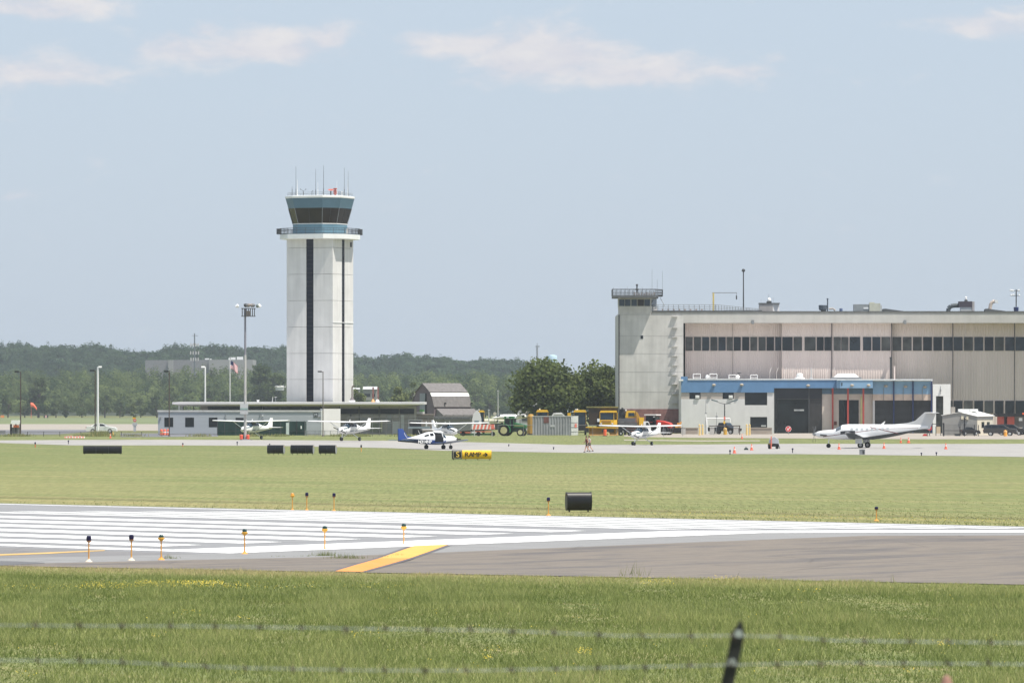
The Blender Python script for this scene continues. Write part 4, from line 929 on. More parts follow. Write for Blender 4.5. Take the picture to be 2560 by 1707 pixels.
small('extractor', 'dark extractor unit with a curved duct and shiny cap on the hangar roof', 'extractor', rp(2402, 5), [('curved_duct', M('duct_dark', (.07, .085, .095), .55), el), ('body', M('extractor_brown', (.06, .05, .065), .6), MB().box(0, 2.3, -.8, .8, .75, 1.75)), ('stand', lt_grey, MB().box(.3, 2.2, -.7, .7, .1, .7)), ('end_panel', M('extractor_end', (.40, .38, .38), .6), MB().box(2.31, 2.7, -.7, .7, .1, 1.72)), ('neck', dk_metal, MB().cyl((1.3, 0, 1.75), (1.3, 0, 2.05), .34, .22, 9)), ('cap', M('shiny_dome', (.8, .8, .8), .3), MB().lathe([(.12, 0), (.22, .08), (.16, .22), (.22, .34), (.12, .5), (.02, .55)], (1.3, 0, 2.05), 10))])
small('gooseneck_duct', 'cream gooseneck duct rising from the hangar roof', 'duct', rp(2482, 6), [('duct', M('gooseneck_cream', (.60, .50, .42), .6), MB().tube([(0, 0, 0), (.05, 0, .8), (.2, 0, 1.4), (.5, 0, 1.72), (.9, 0, 1.78)], .30, 9)), ('hood', white, MB().loft([[(.8, -.4, 1.6), (.8, .4, 1.6), (.8, .4, 2.08), (.8, -.4, 2.08)], [(1.45, -.42, 1.45), (1.45, .42, 1.45), (1.3, .42, 1.95), (1.3, -.42, 1.95)]]))])
fl = MB()
for x, z in ((-.95, 3.6), (-.6, 3.55), (-.85, 2.75), (-.5, 2.8), (.4, 3.6), (.5, 2.75)): fl.lathe([(.05, -.12), (.19, 0), (.2, .14), (.05, .22)], (x, -.2, z), 9)
small('floodlight_mast', 'short floodlight mast with white lamps in a blue tub on the hangar roof', 'floodlight', rp(2547, 5), [('mast', dk_metal, MB().cyl((0, 0, .8), (0, 0, 3.8), .1, n=7).box(-.9, .6, -.05, .05, 3.5, 3.58).box(-.9, .6, -.05, .05, 2.7, 2.78)), ('lamp_head', lamp_white, fl), ('tub', navy, MB().lathe([(.36, 0), (.44, .4), (.44, .75), (.38, .78)], n=10))])

# ---------------------------------------------------------------- annex in front of the hangar
D = 940.0
an = thing('annex_building', 'low white block annex with a blue fascia band in front of the hangar', 'annex', AT(2000, D))
W('wall', blockwall, MB().pbox(1703, 1862, 997.2, 1090, D, .4).pbox(1918, 1935, 980, 1090, D, .4).pbox(1862.1, 1917.9, 1012.5, 1042, D, .4).pbox(1862.1, 1875.5, 1042.1, 1090, D, .4).pbox(1875.6, 1917.9, 1069, 1090, D, .4), an)
W('side_wall', blockwall, MB().box(X(1703, D) + .01, X(1703, D) + .3, D + .41, D + 14.5, .5, Z(950, D)), an)
W('band', M('pale_taupe_band', (.45, .40, .37), .8, var=.05), MB().pbox(1703, 1723.5, 981.2, 997.1, D + .02, .38).pbox(1751.5, 1806.5, 981.2, 997.1, D + .02, .38).pbox(1834.5, 1862, 981.2, 997.1, D + .02, .38), an)
W('interior', interior, MB().box(X(1723, D), X(1930, D), D + 1.2, D + 1.3, 1, Z(981, D)), an)
for a, b, q0, q1 in ((1723.6, 1751.4, 981.3, 997), (1806.6, 1834.4, 981.3, 997), (1862.1, 1917.9, 981.3, 1012.4), (1875.7, 1917.8, 1042.2, 1068.9)):
    w = W('window', glass_dark, MB().pbox(a, b, q0, q1, D + .2, .06), an)
    W('frame', dk_metal, MB().pbox((a + b) / 2 - .6, (a + b) / 2 + .6, q0, q1, D + .16, .04), w)
for a in (1738.5, 1822): W('air_conditioner', white, MB().pbox(a, a + 10, 988, 995.5, D - .25, .44).pbox(a + 1, a + 9, 989, 993, D - .28, .03), an)
W('sill_shelf', lt_grey, MB().pbox(1903, 1915, 1062.5, 1066, D - .12, .3), an)
W('fascia', blue_fascia, MB().pbox(1703, 1935, 950, 981, D - .15, .5).pbox(1935.1, 2092, 950, 970, D - .15, .5), an)
W('fascia_pier', blue_fascia, MB().pbox(1703, 1719, 941, 949.9, D - .15, 1.2), an)
W('coping', M('coping_pale', (.68, .70, .72), .5), MB().pbox(1719.5, 2092, 946.5, 949.8, D - .25, .8), an)
W('flat_roof', pale_roof, MB().box(X(1703, D) + .3, X(2332, D), D + .4, D + 14.6, Z(951, D), Z(947.5, D)), an)
W('upper_panel', M('upper_dark', (.02, .022, .03), .5), MB().pbox(1935.1, 2055, 970.1, 997, D + .3, .1), an)
# big glazed doors
gd = M('glazed_door_dark', (.013, .017, .019), .15, var=.6, scale=.3, spec=.3)
for a, b in ((1937, 1942), (1942.4, 2022), (2023.5, 2055)):
    q0 = 997.1
    w = W('glazed_door', gd if a < 2020 else M('meshed_door', (.035, .033, .033), .5, var=.3), MB().pbox(a, b, q0, 1083, D + .5, .08), an)
    f = MB(); n = max(1, round((b - a) / 13))
    for i in range(n + 1): p = a + (b - a) * i / n; f.pbox(p - .5, p + .5, q0, 1083, D + .44, .05)
    for j in range(1, 7): q = q0 + (1083 - q0) * j / 7; f.pbox(a, b, q - .35, q + .35, D + .43, .05)
    W('glazing_bar', dk_metal, f, w)
W('lintel_line', lt_grey, MB().pbox(1945, 2022, 996.3, 997.3, D + .4, .05), an)
W('door_post', dk_metal, MB().pbox(2021, 2024.2, 970.2, 1083, D + .2, .25).pbox(1935.2, 1938, 970.2, 1083, D + .2, .25), an)
W('shelf_board', lt_grey, MB().pbox(1985, 2010, 1023, 1027, D + .41, .02), an)
# recessed entrance with red posts
W('entrance_wall', beige, MB().pbox(2055.2, 2097, 985, 1090, D + .6, .3).pbox(2147, 2186, 985, 1090, D + .6, .3).pbox(2097.1, 2146.9, 985, 999.5, D + .6, .3), an)
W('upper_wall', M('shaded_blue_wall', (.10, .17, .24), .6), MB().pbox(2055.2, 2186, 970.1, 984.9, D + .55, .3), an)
w = W('entrance_door', glass_dark, MB().pbox(2097.1, 2146.9, 999.6, 1068, D + .7, .08), an)
f = MB()
for px in (2097.6, 2105.5, 2113.5, 2122, 2130, 2146): f.pbox(px - .6, px + .6, 999.6, 1068, D + .64, .05)
for q in range(1004, 1068, 8): f.pbox(2098, 2105, q, q + .9, D + .63, .05).pbox(2123, 2130, q, q + .9, D + .63, .05)
W('glazing_bar', M('door_frame_red', (.20, .10, .09), .6), f, w)
W('wall_hatch', rust, MB().pbox(2085, 2092, 1053, 1062, D + .5, .09), an)
W('fascia', blue_light, MB().pbox(2100.5, 2182, 950.5, 970, D - 2.2, .35), an); W('canopy', blue_light, MB().pbox(2092.1, 2182, 950.6, 969.9, D - 1.84, 2.4), an)
W('wall_lamp', black, MB().pbox(2103.5, 2106, 956, 964, D - 2.25, .04), an)
for px in (2081.8, 2120, 2158.6): W('post', red, MB().pbox(px - 2.1, px + 2.1, 970.1, 1086, D - (2.0 if px > 2090 else .2), .28), an)
W('post', M('cream_post', (.62, .58, .28), .6), MB().pbox(2151.5, 2155.5, 990, 1070, D + .4, .15), an)
# right wing
W('fascia', blue_light, MB().pbox(2182.1, 2330, 952.5, 985, D - .15, .5), an)
W('band', M('peach_band', (.62, .50, .42), .8), MB().pbox(2182.1, 2330, 985.1, 1000.5, D - .12, .5), an)
W('coping', M('coping_bright', (.74, .78, .80), .5), MB().pbox(2092.1, 2331, 947.6, 950.4, D - (2.3), 2.6).pbox(2182.1, 2331, 950.4, 952.4, D - .25, .6), an)
W('wall', blockwall, MB().pbox(2182.1, 2187, 1000.6, 1090, D, .4), an)
for a, b in ((2187.2, 2233), (2236, 2281), (2284, 2327)):
    w = W('hangar_door', M('meshed_door_2', (.030, .030, .032), .5, var=.35, scale=.5, stretch=(.3, .3, 2)), MB().pbox(a, b, 1000.6, 1088, D + .3, .1), an)
    f = MB()
    for i in range(8): p = a + (b - a) * i / 7; f.pbox(p - .35, p + .35, 1000.6, 1088, D + .25, .04)
    for q in (1012, 1023, 1034, 1045, 1056, 1067, 1078): f.pbox(a, b, q - .3, q + .3, D + .24, .04)
    W('glazing_bar', dk_metal, f, w)
for px in (2234.5, 2282.5, 2329): W('door_post', navy, MB().pbox(px - 1.6, px + 1.6, 953, 1088, D - .45, .25), an)
for px in (2209, 2258, 2306): W('conduit', mid_grey, MB().pbox(px - .5, px + .5, 970, 1000, D - .25, .08), an)
W('end_block', white, MB().pbox(2332, 2340, 990, 1088, D - .4, 3).pbox(2358.5, 2376.5, 990, 1088, D - .4, 3).pbox(2332, 2376.5, 960, 989.8, D - .4, 3), an)
W('end_opening', M('lattice_opening', (.06, .065, .06), .7, var=.4, scale=1.5), MB().pbox(2340, 2358.4, 990, 1088, D + .6, .1), an)
W('wall_lamp', mid_grey, MB().pbox(2350, 2353, 973, 978, D - .6, .2).pbox(2351, 2352, 965, 985, D - .46, .06), an)
for px, q in ((1784.5, 962), (1854, 961.5), (2020, 963.5), (2128, 963), (2169, 963), (2214, 965), (2263.5, 966), (2312, 967)):
    dd = D - (2.2 if 2100 < px < 2182 else .15)
    W('flood_lamp', M('lamp_bronze', (.45, .40, .33), .5), MB().lathe([(.1, -.22), (.3, -.12), (.33, .05), (.15, .2)], (X(px, D), dd - .3, Z(q, D)), 10).box(X(px, D) - .05, X(px, D) + .05, dd - .3, dd, Z(q, D) - .02, Z(q, D) + .08), an)
W('wall_lamp', white, MB().pbox(1697, 1708, 948, 952, D - .4, .25), an)
# things on the annex roof
zr = Z(947.5, D); s_ = D / F
def ra_(px, dep): return Vector((X(px, D), D + dep, zr))
for px, w, lab in ((1742.5, 18, 'leftmost white pipe hoop on the annex roof'), (1784, 18, 'white pipe hoop just right of the left dome on the annex roof'), (1832, 18, 'white pipe hoop just left of the right dome on the annex roof'), (1885.5, 17, 'rightmost white pipe hoop on the annex roof')):
    hh = 13 * s_ * (1 if px < 1800 else .8); a = w / 2 * s_; mb = MB(); mb.tube([(-a, 0, 0), (-a, 0, hh), (a, 0, hh), (a, 0, 0)], .06, 6)
    small('roof_hoop', lab, 'hoop rail', ra_(px, 1.2), [('hoop', white, mb), ('crossbar', white, MB().cyl((-a, 0, .25), (a, 0, .25), .04, n=5))], 'white hoops on the annex roof')
for px, lab in ((1769, 'left white dome vent on the annex roof'), (1845.5, 'right white dome vent on the annex roof')):
    small('dome_vent', lab, 'roof vent', ra_(px, 1.6), [('dome', white, MB().lathe([(.32, .25), (.33, .4), (.28, .58), (.12, .7), (.01, .72)], n=12)), ('base', white, MB().cyl((0, 0, 0), (0, 0, .25), .26, n=10))], 'dome vents on the annex roof')
small('fan_vent', 'round white mushroom fan vent on the annex roof', 'roof vent', ra_(2001, 2.5), [('base', white, MB().lathe([(.9, 0), (.88, .22), (.5, .36)], n=14)), ('cap', white, MB().lathe([(.52, .36), (.56, .7), (.44, .98), (.05, 1.04)], n=14))])
sk = MB(); sk.loft([[(-2.1, -1.2, .35), (2.1, -1.2, .35), (2.1, 1.2, .35), (-2.1, 1.2, .35)], [(-1.35, -.7, .95), (1.35, -.7, .95), (1.35, .7, .95), (-1.35, .7, .95)]])
small('skylight', 'broad white hipped skylight on the annex roof', 'skylight', ra_(2118, 3), [('hood', white, sk), ('curb', mid_grey, MB().box(-2.5, 2.5, -1.4, 1.4, 0, .34))])
small('roof_pipe', 'thin upright vent pipe on the annex roof between the fan vent and the skylight', 'vent pipe', ra_(2031, 4), [('pipe', lt_grey, MB().cyl((0, 0, 0), (0, 0, 1.9), .09, n=7)), ('base', lt_grey, MB().box(-.25, .25, -.25, .25, 0, .3))])
small('roof_pipe', 'tall dark stack on the annex roof at the hangar door edge', 'stack', ra_(2232.5, 6), [('pipe', dk_metal, MB().cyl((0, 0, 0), (0, 0, 3.6), .14, n=7)), ('cap', dk_metal, MB().cyl((0, 0, 3.6), (0, 0, 3.75), .2, n=7))])
small('roof_pipe', 'pale pipe on the annex roof right of the tall dark stack', 'vent pipe', ra_(2241, 5), [('pipe', tan, MB().cyl((0, 0, 0), (0, 0, 2.1), .12, n=7)), ('cap', tan, MB().cyl((0, 0, 2.1), (0, 0, 2.2), .16, n=7))])
small('weather_vane', 'small dark weather sensor on the annex roof above the right dome', 'sensor', ra_(1849.5, 3), [('mast', dk_metal, MB().cyl((0, 0, 0), (0, 0, 1.05), .03, n=5)), ('vane', dk_metal, MB().box(-.38, .38, -.04, .04, 1.02, 1.1).box(-.2, .1, -.04, .04, .95, 1.02))])
t = thing('roof_fence', 'row of thin slanted pale fence posts on the annex roof', 'fence', ra_(2010, 8))
for px in (1930, 1947, 1968, 1986, 2023, 2038, 2073, 2089):
    x = X(px, D) - t.location.x; MB().cyl((x, 0, 0), (x, 0, 1.2), .03, n=5).cyl((x, 0, 1.2), (x + .27, 0, 1.95), .05, n=5).build('post', M('pale_post', (.62, .57, .52), .7), t)
# ---------------------------------------------------------------- aeroplanes (nose +x, left wing +y, origin on the ground)
def sring(x, zb, zt, hw, n=16, p=2.4, a0=0, a1=2 * math.pi, off=0.0, closed=True):
    zc, hh = (zb + zt) / 2, (zt - zb) / 2; out = []
    for k in range(n if closed else n + 1):
        a = a0 + (a1 - a0) * k / n; c, s = math.cos(a), math.sin(a)
        out.append((x, (hw + off) * math.copysign(abs(c) ** (2 / p), c), zc + (hh + off) * math.copysign(abs(s) ** (2 / p), s)))
    return out
def interp_sec(secs, x):
    for a, b in zip(secs, secs[1:]):
        if a[0] >= x >= b[0]: t = (a[0] - x) / (a[0] - b[0]); return (x,) + tuple(a[i] + (b[i] - a[i]) * t for i in (1, 2, 3))
    return secs[-1]
def body(secs, n=18, p=2.4): return MB().loft([sring(*s, n=n, p=p) for s in secs])
def patch_on(secs, xs, a0, a1, off=.012, n=6, p=2.4): return MB().strip([sring(*interp_sec(secs, x), n=n, p=p, a0=a0, a1=a1, off=off, closed=False) for x in xs])
def wing(mb, y0, y1, xl0, xl1, c0, c1, z0, z1, th=.12):
    """aerofoil between spanwise stations y0 and y1 (leading edge xl, chord c)"""
    def foil(y, xl, c, z, t): return [(xl, y, z), (xl - c * .08, y, z + c * t * .45), (xl - c * .35, y, z + c * t * .6), (xl - c * .7, y, z + c * t * .35), (xl - c, y, z + .01), (xl - c * .7, y, z - c * t * .15), (xl - c * .3, y, z - c * t * .3), (xl - c * .06, y, z - c * t * .25)]
    ymid = y1 + (.12 if y1 > y0 else -.12)
    return mb.loft([foil(y0, xl0, c0, z0, th), foil(y1, xl1, c1, z1, th), foil(ymid, xl1 - c1 * .15, c1 * .6, z1 + .03, th * .4)])
def fin(mb, prof, th=.07): return mb.loft([[(x, -th, z) for x, z in prof], [(x, th, z) for x, z in prof]])
def wheel_mb(r, w, c): return MB().cyl((c[0], c[1] - w / 2, c[2]), (c[0], c[1] + w / 2, c[2]), r, n=14)

CS = [(2.22, 1.02, 1.50, .26), (2.05, .93, 1.60, .40), (1.7, .86, 1.68, .47), (1.05, .80, 1.74, .53), (.75, .80, 1.95, .55), (.38, .80, 2.2, .56), (-.9, .82, 2.22, .55), (-1.7, .93, 2.0, .46), (-2.6, 1.04, 1.78, .33), (-4.0, 1.2, 1.62, .2), (-5.3, 1.34, 1.52, .07)]
def cessna(label, loc, rz, sc, stripe=True):
    t = thing('light_aircraft', label, 'aeroplane', loc, rz, 'white high-wing light aeroplanes on the apron', sc)
    fu = body(CS).build('fuselage', gloss_white, t, smooth=True)
    patch_on(CS, (1.05, .9, .75, .55, .38), R(18), R(162)).build('windscreen', glass_blue, fu, smooth=True)
    for s in (0, 1):
        a, b = (R(12), R(52)) if s == 0 else (R(128), R(168))
        patch_on(CS, (.35, -.1, -.5), a, b).build('window', glass_dark, fu, smooth=True); patch_on(CS, (-.58, -.9, -1.2), a, b if s == 0 else b).build('window', glass_dark, fu, smooth=True)
        a2, b2 = (R(-28), R(-14)) if s == 0 else (R(194), R(208))
        patch_on(CS, (1.6, .5, -1, -2.6, -4.2), a2, b2, .008).build('trim_stripe', M('grey_trim', (.22, .25, .29), .4) , fu, smooth=True)
        a3, b3 = (R(20), R(42)) if s == 0 else (R(138), R(160))
        patch_on(CS, (2.0, 1.7, 1.15), a3, b3, .01, 3).build('cowl_panel', M('cowl_teal', (.06, .12, .14), .4), fu, smooth=True)
    for y in (-.22, .22): MB().box(2.06, 2.2, y - .12, y + .12, 1.28, 1.42).build('air_intake', interior, fu)
    for s in (-1, 1):
        w = wing(MB(), 0, 2.6 * s, .62, .62, 1.62, 1.62, 2.24, 2.30); wing(w, 2.6 * s, 5.4 * s, .62, .48, 1.62, 1.12, 2.30, 2.38); w.build('wing', gloss_white, t, smooth=True)
        MB().cyl((.2, .5 * s, .95), (.12, 2.5 * s, 2.24), .045, n=6).build('strut', white_metal, t)
        wing(MB(), 0, 1.72 * s, -4.25, -4.45, 1.05, .78, 1.5, 1.5, .09).build('tailplane', gloss_white, t, smooth=True)
        lg = MB().cyl((-.35, .35 * s, .86), (-.38, 1.2 * s, .3), .05, .04, 6).build('gear_leg', white_metal, t)
        wh = wheel_mb(.235, .17, (-.38, 1.27 * s, .235)).build('wheel', rubber, t); MB().cyl((-.38, 1.17 * s, .235), (-.38, 1.37 * s, .235), .1, n=8).build('hub', lt_grey, wh)
    fin(MB(), [(-3.5, 1.62), (-4.35, 1.85), (-5.0, 2.72), (-5.5, 2.72), (-5.35, 1.45), (-4.4, 1.4)]).build('fin', gloss_white, t, bevel=.02)
    MB().cyl((1.62, 0, .95), (1.72, 0, .3), .05, n=6).build('gear_leg', white_metal, t); wheel_mb(.2, .14, (1.72, 0, .2)).build('wheel', rubber, t)
    q_ = MB().lathe([(.17, 0), (.15, .12), (.08, .24), (.01, .28)], n=10).build('spinner', white, t); q_.rotation_euler = (0, R(90), 0); q_.location = (2.21, 0, 1.28)
    pr = MB(); m = Matrix.Rotation(R(68), 3, 'X')
    for s in (-1, 1): pr.loft([[tuple(m @ Vector(v) + Vector((2.3, 0, 1.28))) for v in ((-.03, -.06, s * r_), (.03, .06, s * r_), (.03, .07, s * r_), (-.03, -.05, s * r_))] for r_ in (.12, .55, .92)])
    pr.build('propeller', dk_metal, t)
    MB().cyl((.1, .12, 2.3), (-.1, .12, 2.62), .025, .015, 5).cyl((-.6, -.2, 2.3), (-.75, -.2, 2.58), .025, .015, 5).build('antenna', white, t)
    return t
c1 = cessna('white high-wing aeroplane in front of the dark green screen, behind the floodlight mast', AT(628, 782) + Vector((0, 0, -.02)), R(-90 - 27), 1.10)
c2 = cessna('white high-wing aeroplane with a teal cowl mark parked in front of the office corner', AT(872, 745), R(-90 - 27), 1.10)
c2.location.z = Z(1101.6, 745)
c3 = cessna('white high-wing aeroplane parked in front of the yellow snow ploughs', G(1602, 1113), R(-90 - 27), 1.03)
c4 = cessna('white high-wing aeroplane mostly hidden behind the blue and white one', AT(1122, 735), R(-90 + 24), 1.02)
c4.location.z = Z(1103, 735)
for c_, py in ((c1, 1098),): c_.location.z = Z(py, 782)

# low-wing blue and white aeroplane
t = thing('light_aircraft', 'blue and white low-wing aeroplane with an open door and white registration letters', 'aeroplane', G(1089, 1122.5), R(36), None, 1.08)
PA = [(2.55, .85, 1.26, .22), (2.35, .72, 1.38, .42), (1.6, .60, 1.44, .55), (1.05, .52, 1.50, .58), (.35, .48, 1.84, .58), (-.2, .48, 1.90, .57), (-1.2, .52, 1.82, .52), (-2.1, .60, 1.54, .40), (-3.2, .72, 1.30, .25), (-4.4, .80, 1.08, .12), (-4.9, .84, 1.0, .05)]
m_pp, N, L, P = node_mat('blue_white_livery'); P.inputs['Roughness'].default_value = .25
pos = N.new('ShaderNodeTexCoord').outputs['Object']; sp = N.new('ShaderNodeSeparateXYZ'); L.new(pos, sp.inputs[0])
curve = math_(N, L, 'SUBTRACT', sp.outputs['Z'], rng_(N, L, sp.outputs['X'], -3.6, .2, 1.16, .93))
step = rng_(N, L, curve, -.005, .005)
nose = rng_(N, L, sp.outputs['X'], .95, .97)
blue_ = mix(N, L, rng_(N, L, sp.outputs['X'], -1.3, -1.2), (.012, .024, .06), (.03, .07, .26))
col = mix(N, L, math_(N, L, 'MAXIMUM', step, nose), blue_, (.82, .82, .82))
L.new(col, P.inputs['Base Color'])
fu = body(PA).build('fuselage', m_pp, t, smooth=True)
for s in (0, 1):
    f = (lambda a, b: (R(a), R(b))) if s else (lambda a, b: (R(180 - b), R(180 - a)))
    patch_on(PA, (-.62, -.9, -1.05), *f(18, 50)).build('window', glass_dark, fu, smooth=True); patch_on(PA, (-1.2, -1.5, -1.75), *f(20, 42)).build('window', glass_dark, fu, smooth=True)
patch_on(PA, (1.0, .7, .38), R(15), R(165)).build('windscreen', glass_blue, fu, smooth=True)
patch_on(PA, (.62, .3, 0, -.45), R(-32), R(66), .02).build('door_opening', interior, fu, smooth=True) if False else patch_on(PA, (.62, .3, 0, -.45), R(180 + 12 - 12 + 0) - R(66), R(180 + 30), .02).build('door_opening', interior, fu, smooth=True)
MB().loft([[(.66, -.62, .86), (.66, -.58, .86), (.40, -.50, 1.78), (.40, -.54, 1.78)], [(.74, -.62, .86), (.74, -.58, .86), (.49, -.50, 1.80), (.49, -.54, 1.80)]]).build('door_pillar', white, fu)
MB().loft([[(.62, -.55, 1.72), (-.48, -.55, 1.78), (-.48, -.2, 1.96), (.5, -.2, 1.94)], [(.62, -.57, 1.76), (-.48, -.57, 1.82), (-.48, -.2, 2.0), (.5, -.2, 1.98)]]).build('door_top', white, fu)
for s in (-1, 1):
    w = wing(MB(), .4 * s, 1.9 * s, .98, .82, 1.75, 1.6, .60, .68); wing(w, 1.9 * s, 5.2 * s, .82, .62, 1.6, 1.08, .68, 1.0); w.build('wing', M('wing_blue_grey', (.15, .20, .32), .35), t, smooth=True)
    wh = wheel_mb(.24, .17, (-.1, 1.6 * s, .24)).build('wheel', rubber, t); MB().cyl((-.1, 1.6 * s, .25), (-.1, 1.6 * s, .66), .06, n=6).build('gear_leg', navy, t)
    wing(MB(), 0, 1.95 * s, -4.15, -4.2, .85, .72, .98, .98, .09).build('tailplane', M('tail_blue', (.035, .085, .19), .4), t, smooth=True)
wheel_mb(.21, .14, (2.0, 0, .21)).build('wheel', rubber, t); MB().cyl((1.95, 0, .8), (2.0, 0, .25), .05, n=6).build('gear_leg', lt_grey, t)
fn = fin(MB(), [(-3.0, 1.32), (-3.7, 1.4), (-4.35, 2.2), (-4.95, 2.2), (-4.9, .95), (-4.2, .95)]).build('fin', royal, t, bevel=.02)
sw = MB(); pts = [(-3.75, 1.2), (-3.95, 1.36), (-4.12, 1.58), (-4.2, 1.83)]
for yy in (-.085, .085): sw.strip([[(x, yy, z), (x + .12 * k, yy, z - .05 * k)] for (x, z), k in zip(pts, (.3, 1, .9, .2))])
sw.build('swoosh', white, fn)
q_ = MB().lathe([(.2, 0), (.18, .1), (.1, .26), (.01, .33)], n=10).build('spinner', white, t); q_.rotation_euler = (0, R(90), 0); q_.location = (2.55, 0, 1.06)
MB().box(2.62, 2.68, -.92, .92, 1.0, 1.13).build('propeller', black, t)
mw = Matrix.Translation((-2.25, -.425, 1.02)) @ Matrix.Rotation(R(7), 4, 'Z') @ Matrix.Rotation(R(4), 4, 'Y') @ Matrix.Rotation(R(84), 4, 'X')
mw = Matrix.Translation((-1.75, -.50, .80)) @ Matrix.Rotation(R(-8.5), 4, 'Z') @ UPRIGHT
text('N314NP', .46, M('letter_white', (.85, .85, .85), .5), fu, 'lettering', mw, .01, .012)
MB().cyl((-2.0, 0, 1.55), (-2.3, 0, 2.05), .02, n=5).build('antenna', white, t)

# large single-engine turboprop, seen from its left side
t = thing('turboprop_aircraft', 'large white single-engine aeroplane with a high tail and thin red cheat lines', 'aeroplane', G(2153, 1119.5), R(180 - 14), None, .985)
PC = [(5.55, 1.42, 1.85, .22), (5.3, 1.3, 2.0, .42), (4.6, 1.18, 2.12, .55), (3.4, 1.06, 2.22, .66), (2.95, 1.02, 2.4, .72), (2.3, 1.0, 2.78, .78), (1.6, 1.0, 2.86, .80), (-1.5, 1.0, 2.86, .80), (-3.0, 1.2, 2.84, .72), (-4.8, 1.55, 2.86, .5), (-6.4, 1.95, 2.82, .28), (-8.2, 2.4, 2.72, .1)]
m_pc, N, L, P = node_mat('white_grey_livery'); P.inputs['Roughness'].default_value = .25
pos = N.new('ShaderNodeTexCoord').outputs['Object']; sp = N.new('ShaderNodeSeparateXYZ'); L.new(pos, sp.inputs[0])
x_, z_ = sp.outputs['X'], sp.outputs['Z']
lowb = math_(N, L, 'SUBTRACT', z_, rng_(N, L, x_, -7.5, .6, 2.30, 1.12))
low = rng_(N, L, lowb, -.01, .01, 1, 0)
aft = rng_(N, L, x_, .9, 1.0, 1, 0)
def streak(a, b, za, zb, wd): return math_(N, L, 'MULTIPLY', math_(N, L, 'MULTIPLY', math_(N, L, 'LESS_THAN', math_(N, L, 'ABSOLUTE', math_(N, L, 'SUBTRACT', z_, rng_(N, L, x_, a, b, za, zb))), wd), math_(N, L, 'GREATER_THAN', x_, min(a, b))), math_(N, L, 'LESS_THAN', x_, max(a, b)))
redl = math_(N, L, 'MAXIMUM', streak(4.6, -2.4, 1.35, 2.28, .035), math_(N, L, 'MAXIMUM', streak(-1.2, -4.6, 2.5, 1.75, .05), streak(-2.4, -7.0, 2.28, 2.42, .02)))
col = mix(N, L, math_(N, L, 'MULTIPLY', low, aft), (.80, .80, .80), (.045, .05, .055))
col = mix(N, L, redl, col, (.18, .05, .05)); L.new(col, P.inputs['Base Color'])
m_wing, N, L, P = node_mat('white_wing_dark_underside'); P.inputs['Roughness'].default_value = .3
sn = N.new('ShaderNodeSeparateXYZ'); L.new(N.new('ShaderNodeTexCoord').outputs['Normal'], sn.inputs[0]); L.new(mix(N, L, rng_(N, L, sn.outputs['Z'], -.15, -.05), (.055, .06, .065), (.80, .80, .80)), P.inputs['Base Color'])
fu = body(PC, 20, 2.5).build('fuselage', m_pc, t, smooth=True)
patch_on(PC, (3.0, 2.8, 2.55, 2.35), R(20), R(160), .014, 12).build('windscreen', M('windscreen_grey', (.10, .12, .14), .08, spec=.8), fu, smooth=True)
for k in range(8):
    x = 1.15 - k * .62
    for s in (0, 1): patch_on(PC, (x, x - .15, x - .3), *((R(8), R(26)) if s == 0 else (R(154), R(172))), .012, 4).build('window', M('cabin_window', (.50, .52, .53), .2) if k < 4 else M('cabin_window_2', (.50, .52, .53), .2), fu, smooth=True)
for s in (-1, 1):
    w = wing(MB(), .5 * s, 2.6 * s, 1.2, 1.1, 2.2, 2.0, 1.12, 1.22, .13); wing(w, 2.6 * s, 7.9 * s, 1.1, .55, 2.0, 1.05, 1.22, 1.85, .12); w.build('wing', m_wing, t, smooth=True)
    MB().cyl((-.1, 2.35 * s, 1.2), (-.25, 2.35 * s, .35), .09, n=7).build('gear_leg', white_metal, t); MB().box(-.6, .25, 2.35 * s - .03 + .16 * s, 2.35 * s + .03 + .16 * s, .55, 1.15).build('gear_door', white_metal, t)
    wh = wheel_mb(.36, .24, (-.35, 2.35 * s, .36)).build('wheel', rubber, t); MB().cyl((-.35, 2.35 * s - .13, .36), (-.35, 2.35 * s + .13, .36), .17, n=10).build('hub', lt_grey, wh)
    q_ = MB().loft([sring(4.9, 1.34, 1.54, .06, 8), sring(4.5, 1.30, 1.5, .1, 8), sring(4.1, 1.3, 1.46, .05, 8)]).build('exhaust_stack', dk_metal, t); q_.location = (0, .58 * s, .12)
    wing(MB(), 0, 2.3 * s, -7.9, -8.25, 1.35, .95, 4.22, 4.22, .09).build('tailplane', gloss_white, t, smooth=True)
    patch_on(PC, (2.4, 1.9, 1.1, .6), *((R(-12), R(6)) if s == 1 else (R(174), R(192))), .012, 4).build('swoosh', M('dark_swoosh', (.03, .03, .035), .4), fu, smooth=True)
wheel_mb(.27, .17, (4.0, 0, .27)).build('wheel', rubber, t); MB().cyl((3.95, 0, 1.1), (4.0, 0, .3), .07, n=7).build('gear_leg', white_metal, t)
fin(MB(), [(-3.6, 2.82), (-5.6, 3.0), (-6.55, 3.25), (-7.75, 4.3), (-9.15, 4.3), (-8.35, 2.25), (-7.0, 2.35)], .1).build('fin', M('fin_grey', (.56, .565, .565), .4, var=.03), t, bevel=.03)
fin(MB(), [(-5.6, 2.2), (-6.6, 2.15), (-7.2, 1.75), (-6.9, 2.3)], .04).build('ventral_fin', dk_metal, t)
q_ = MB().lathe([(.22, 0), (.2, .15), (.12, .36), (.01, .45)], n=12).build('spinner', steel, t); q_.rotation_euler = (0, R(90), 0); q_.location = (5.55, 0, 1.66)
pr = MB()
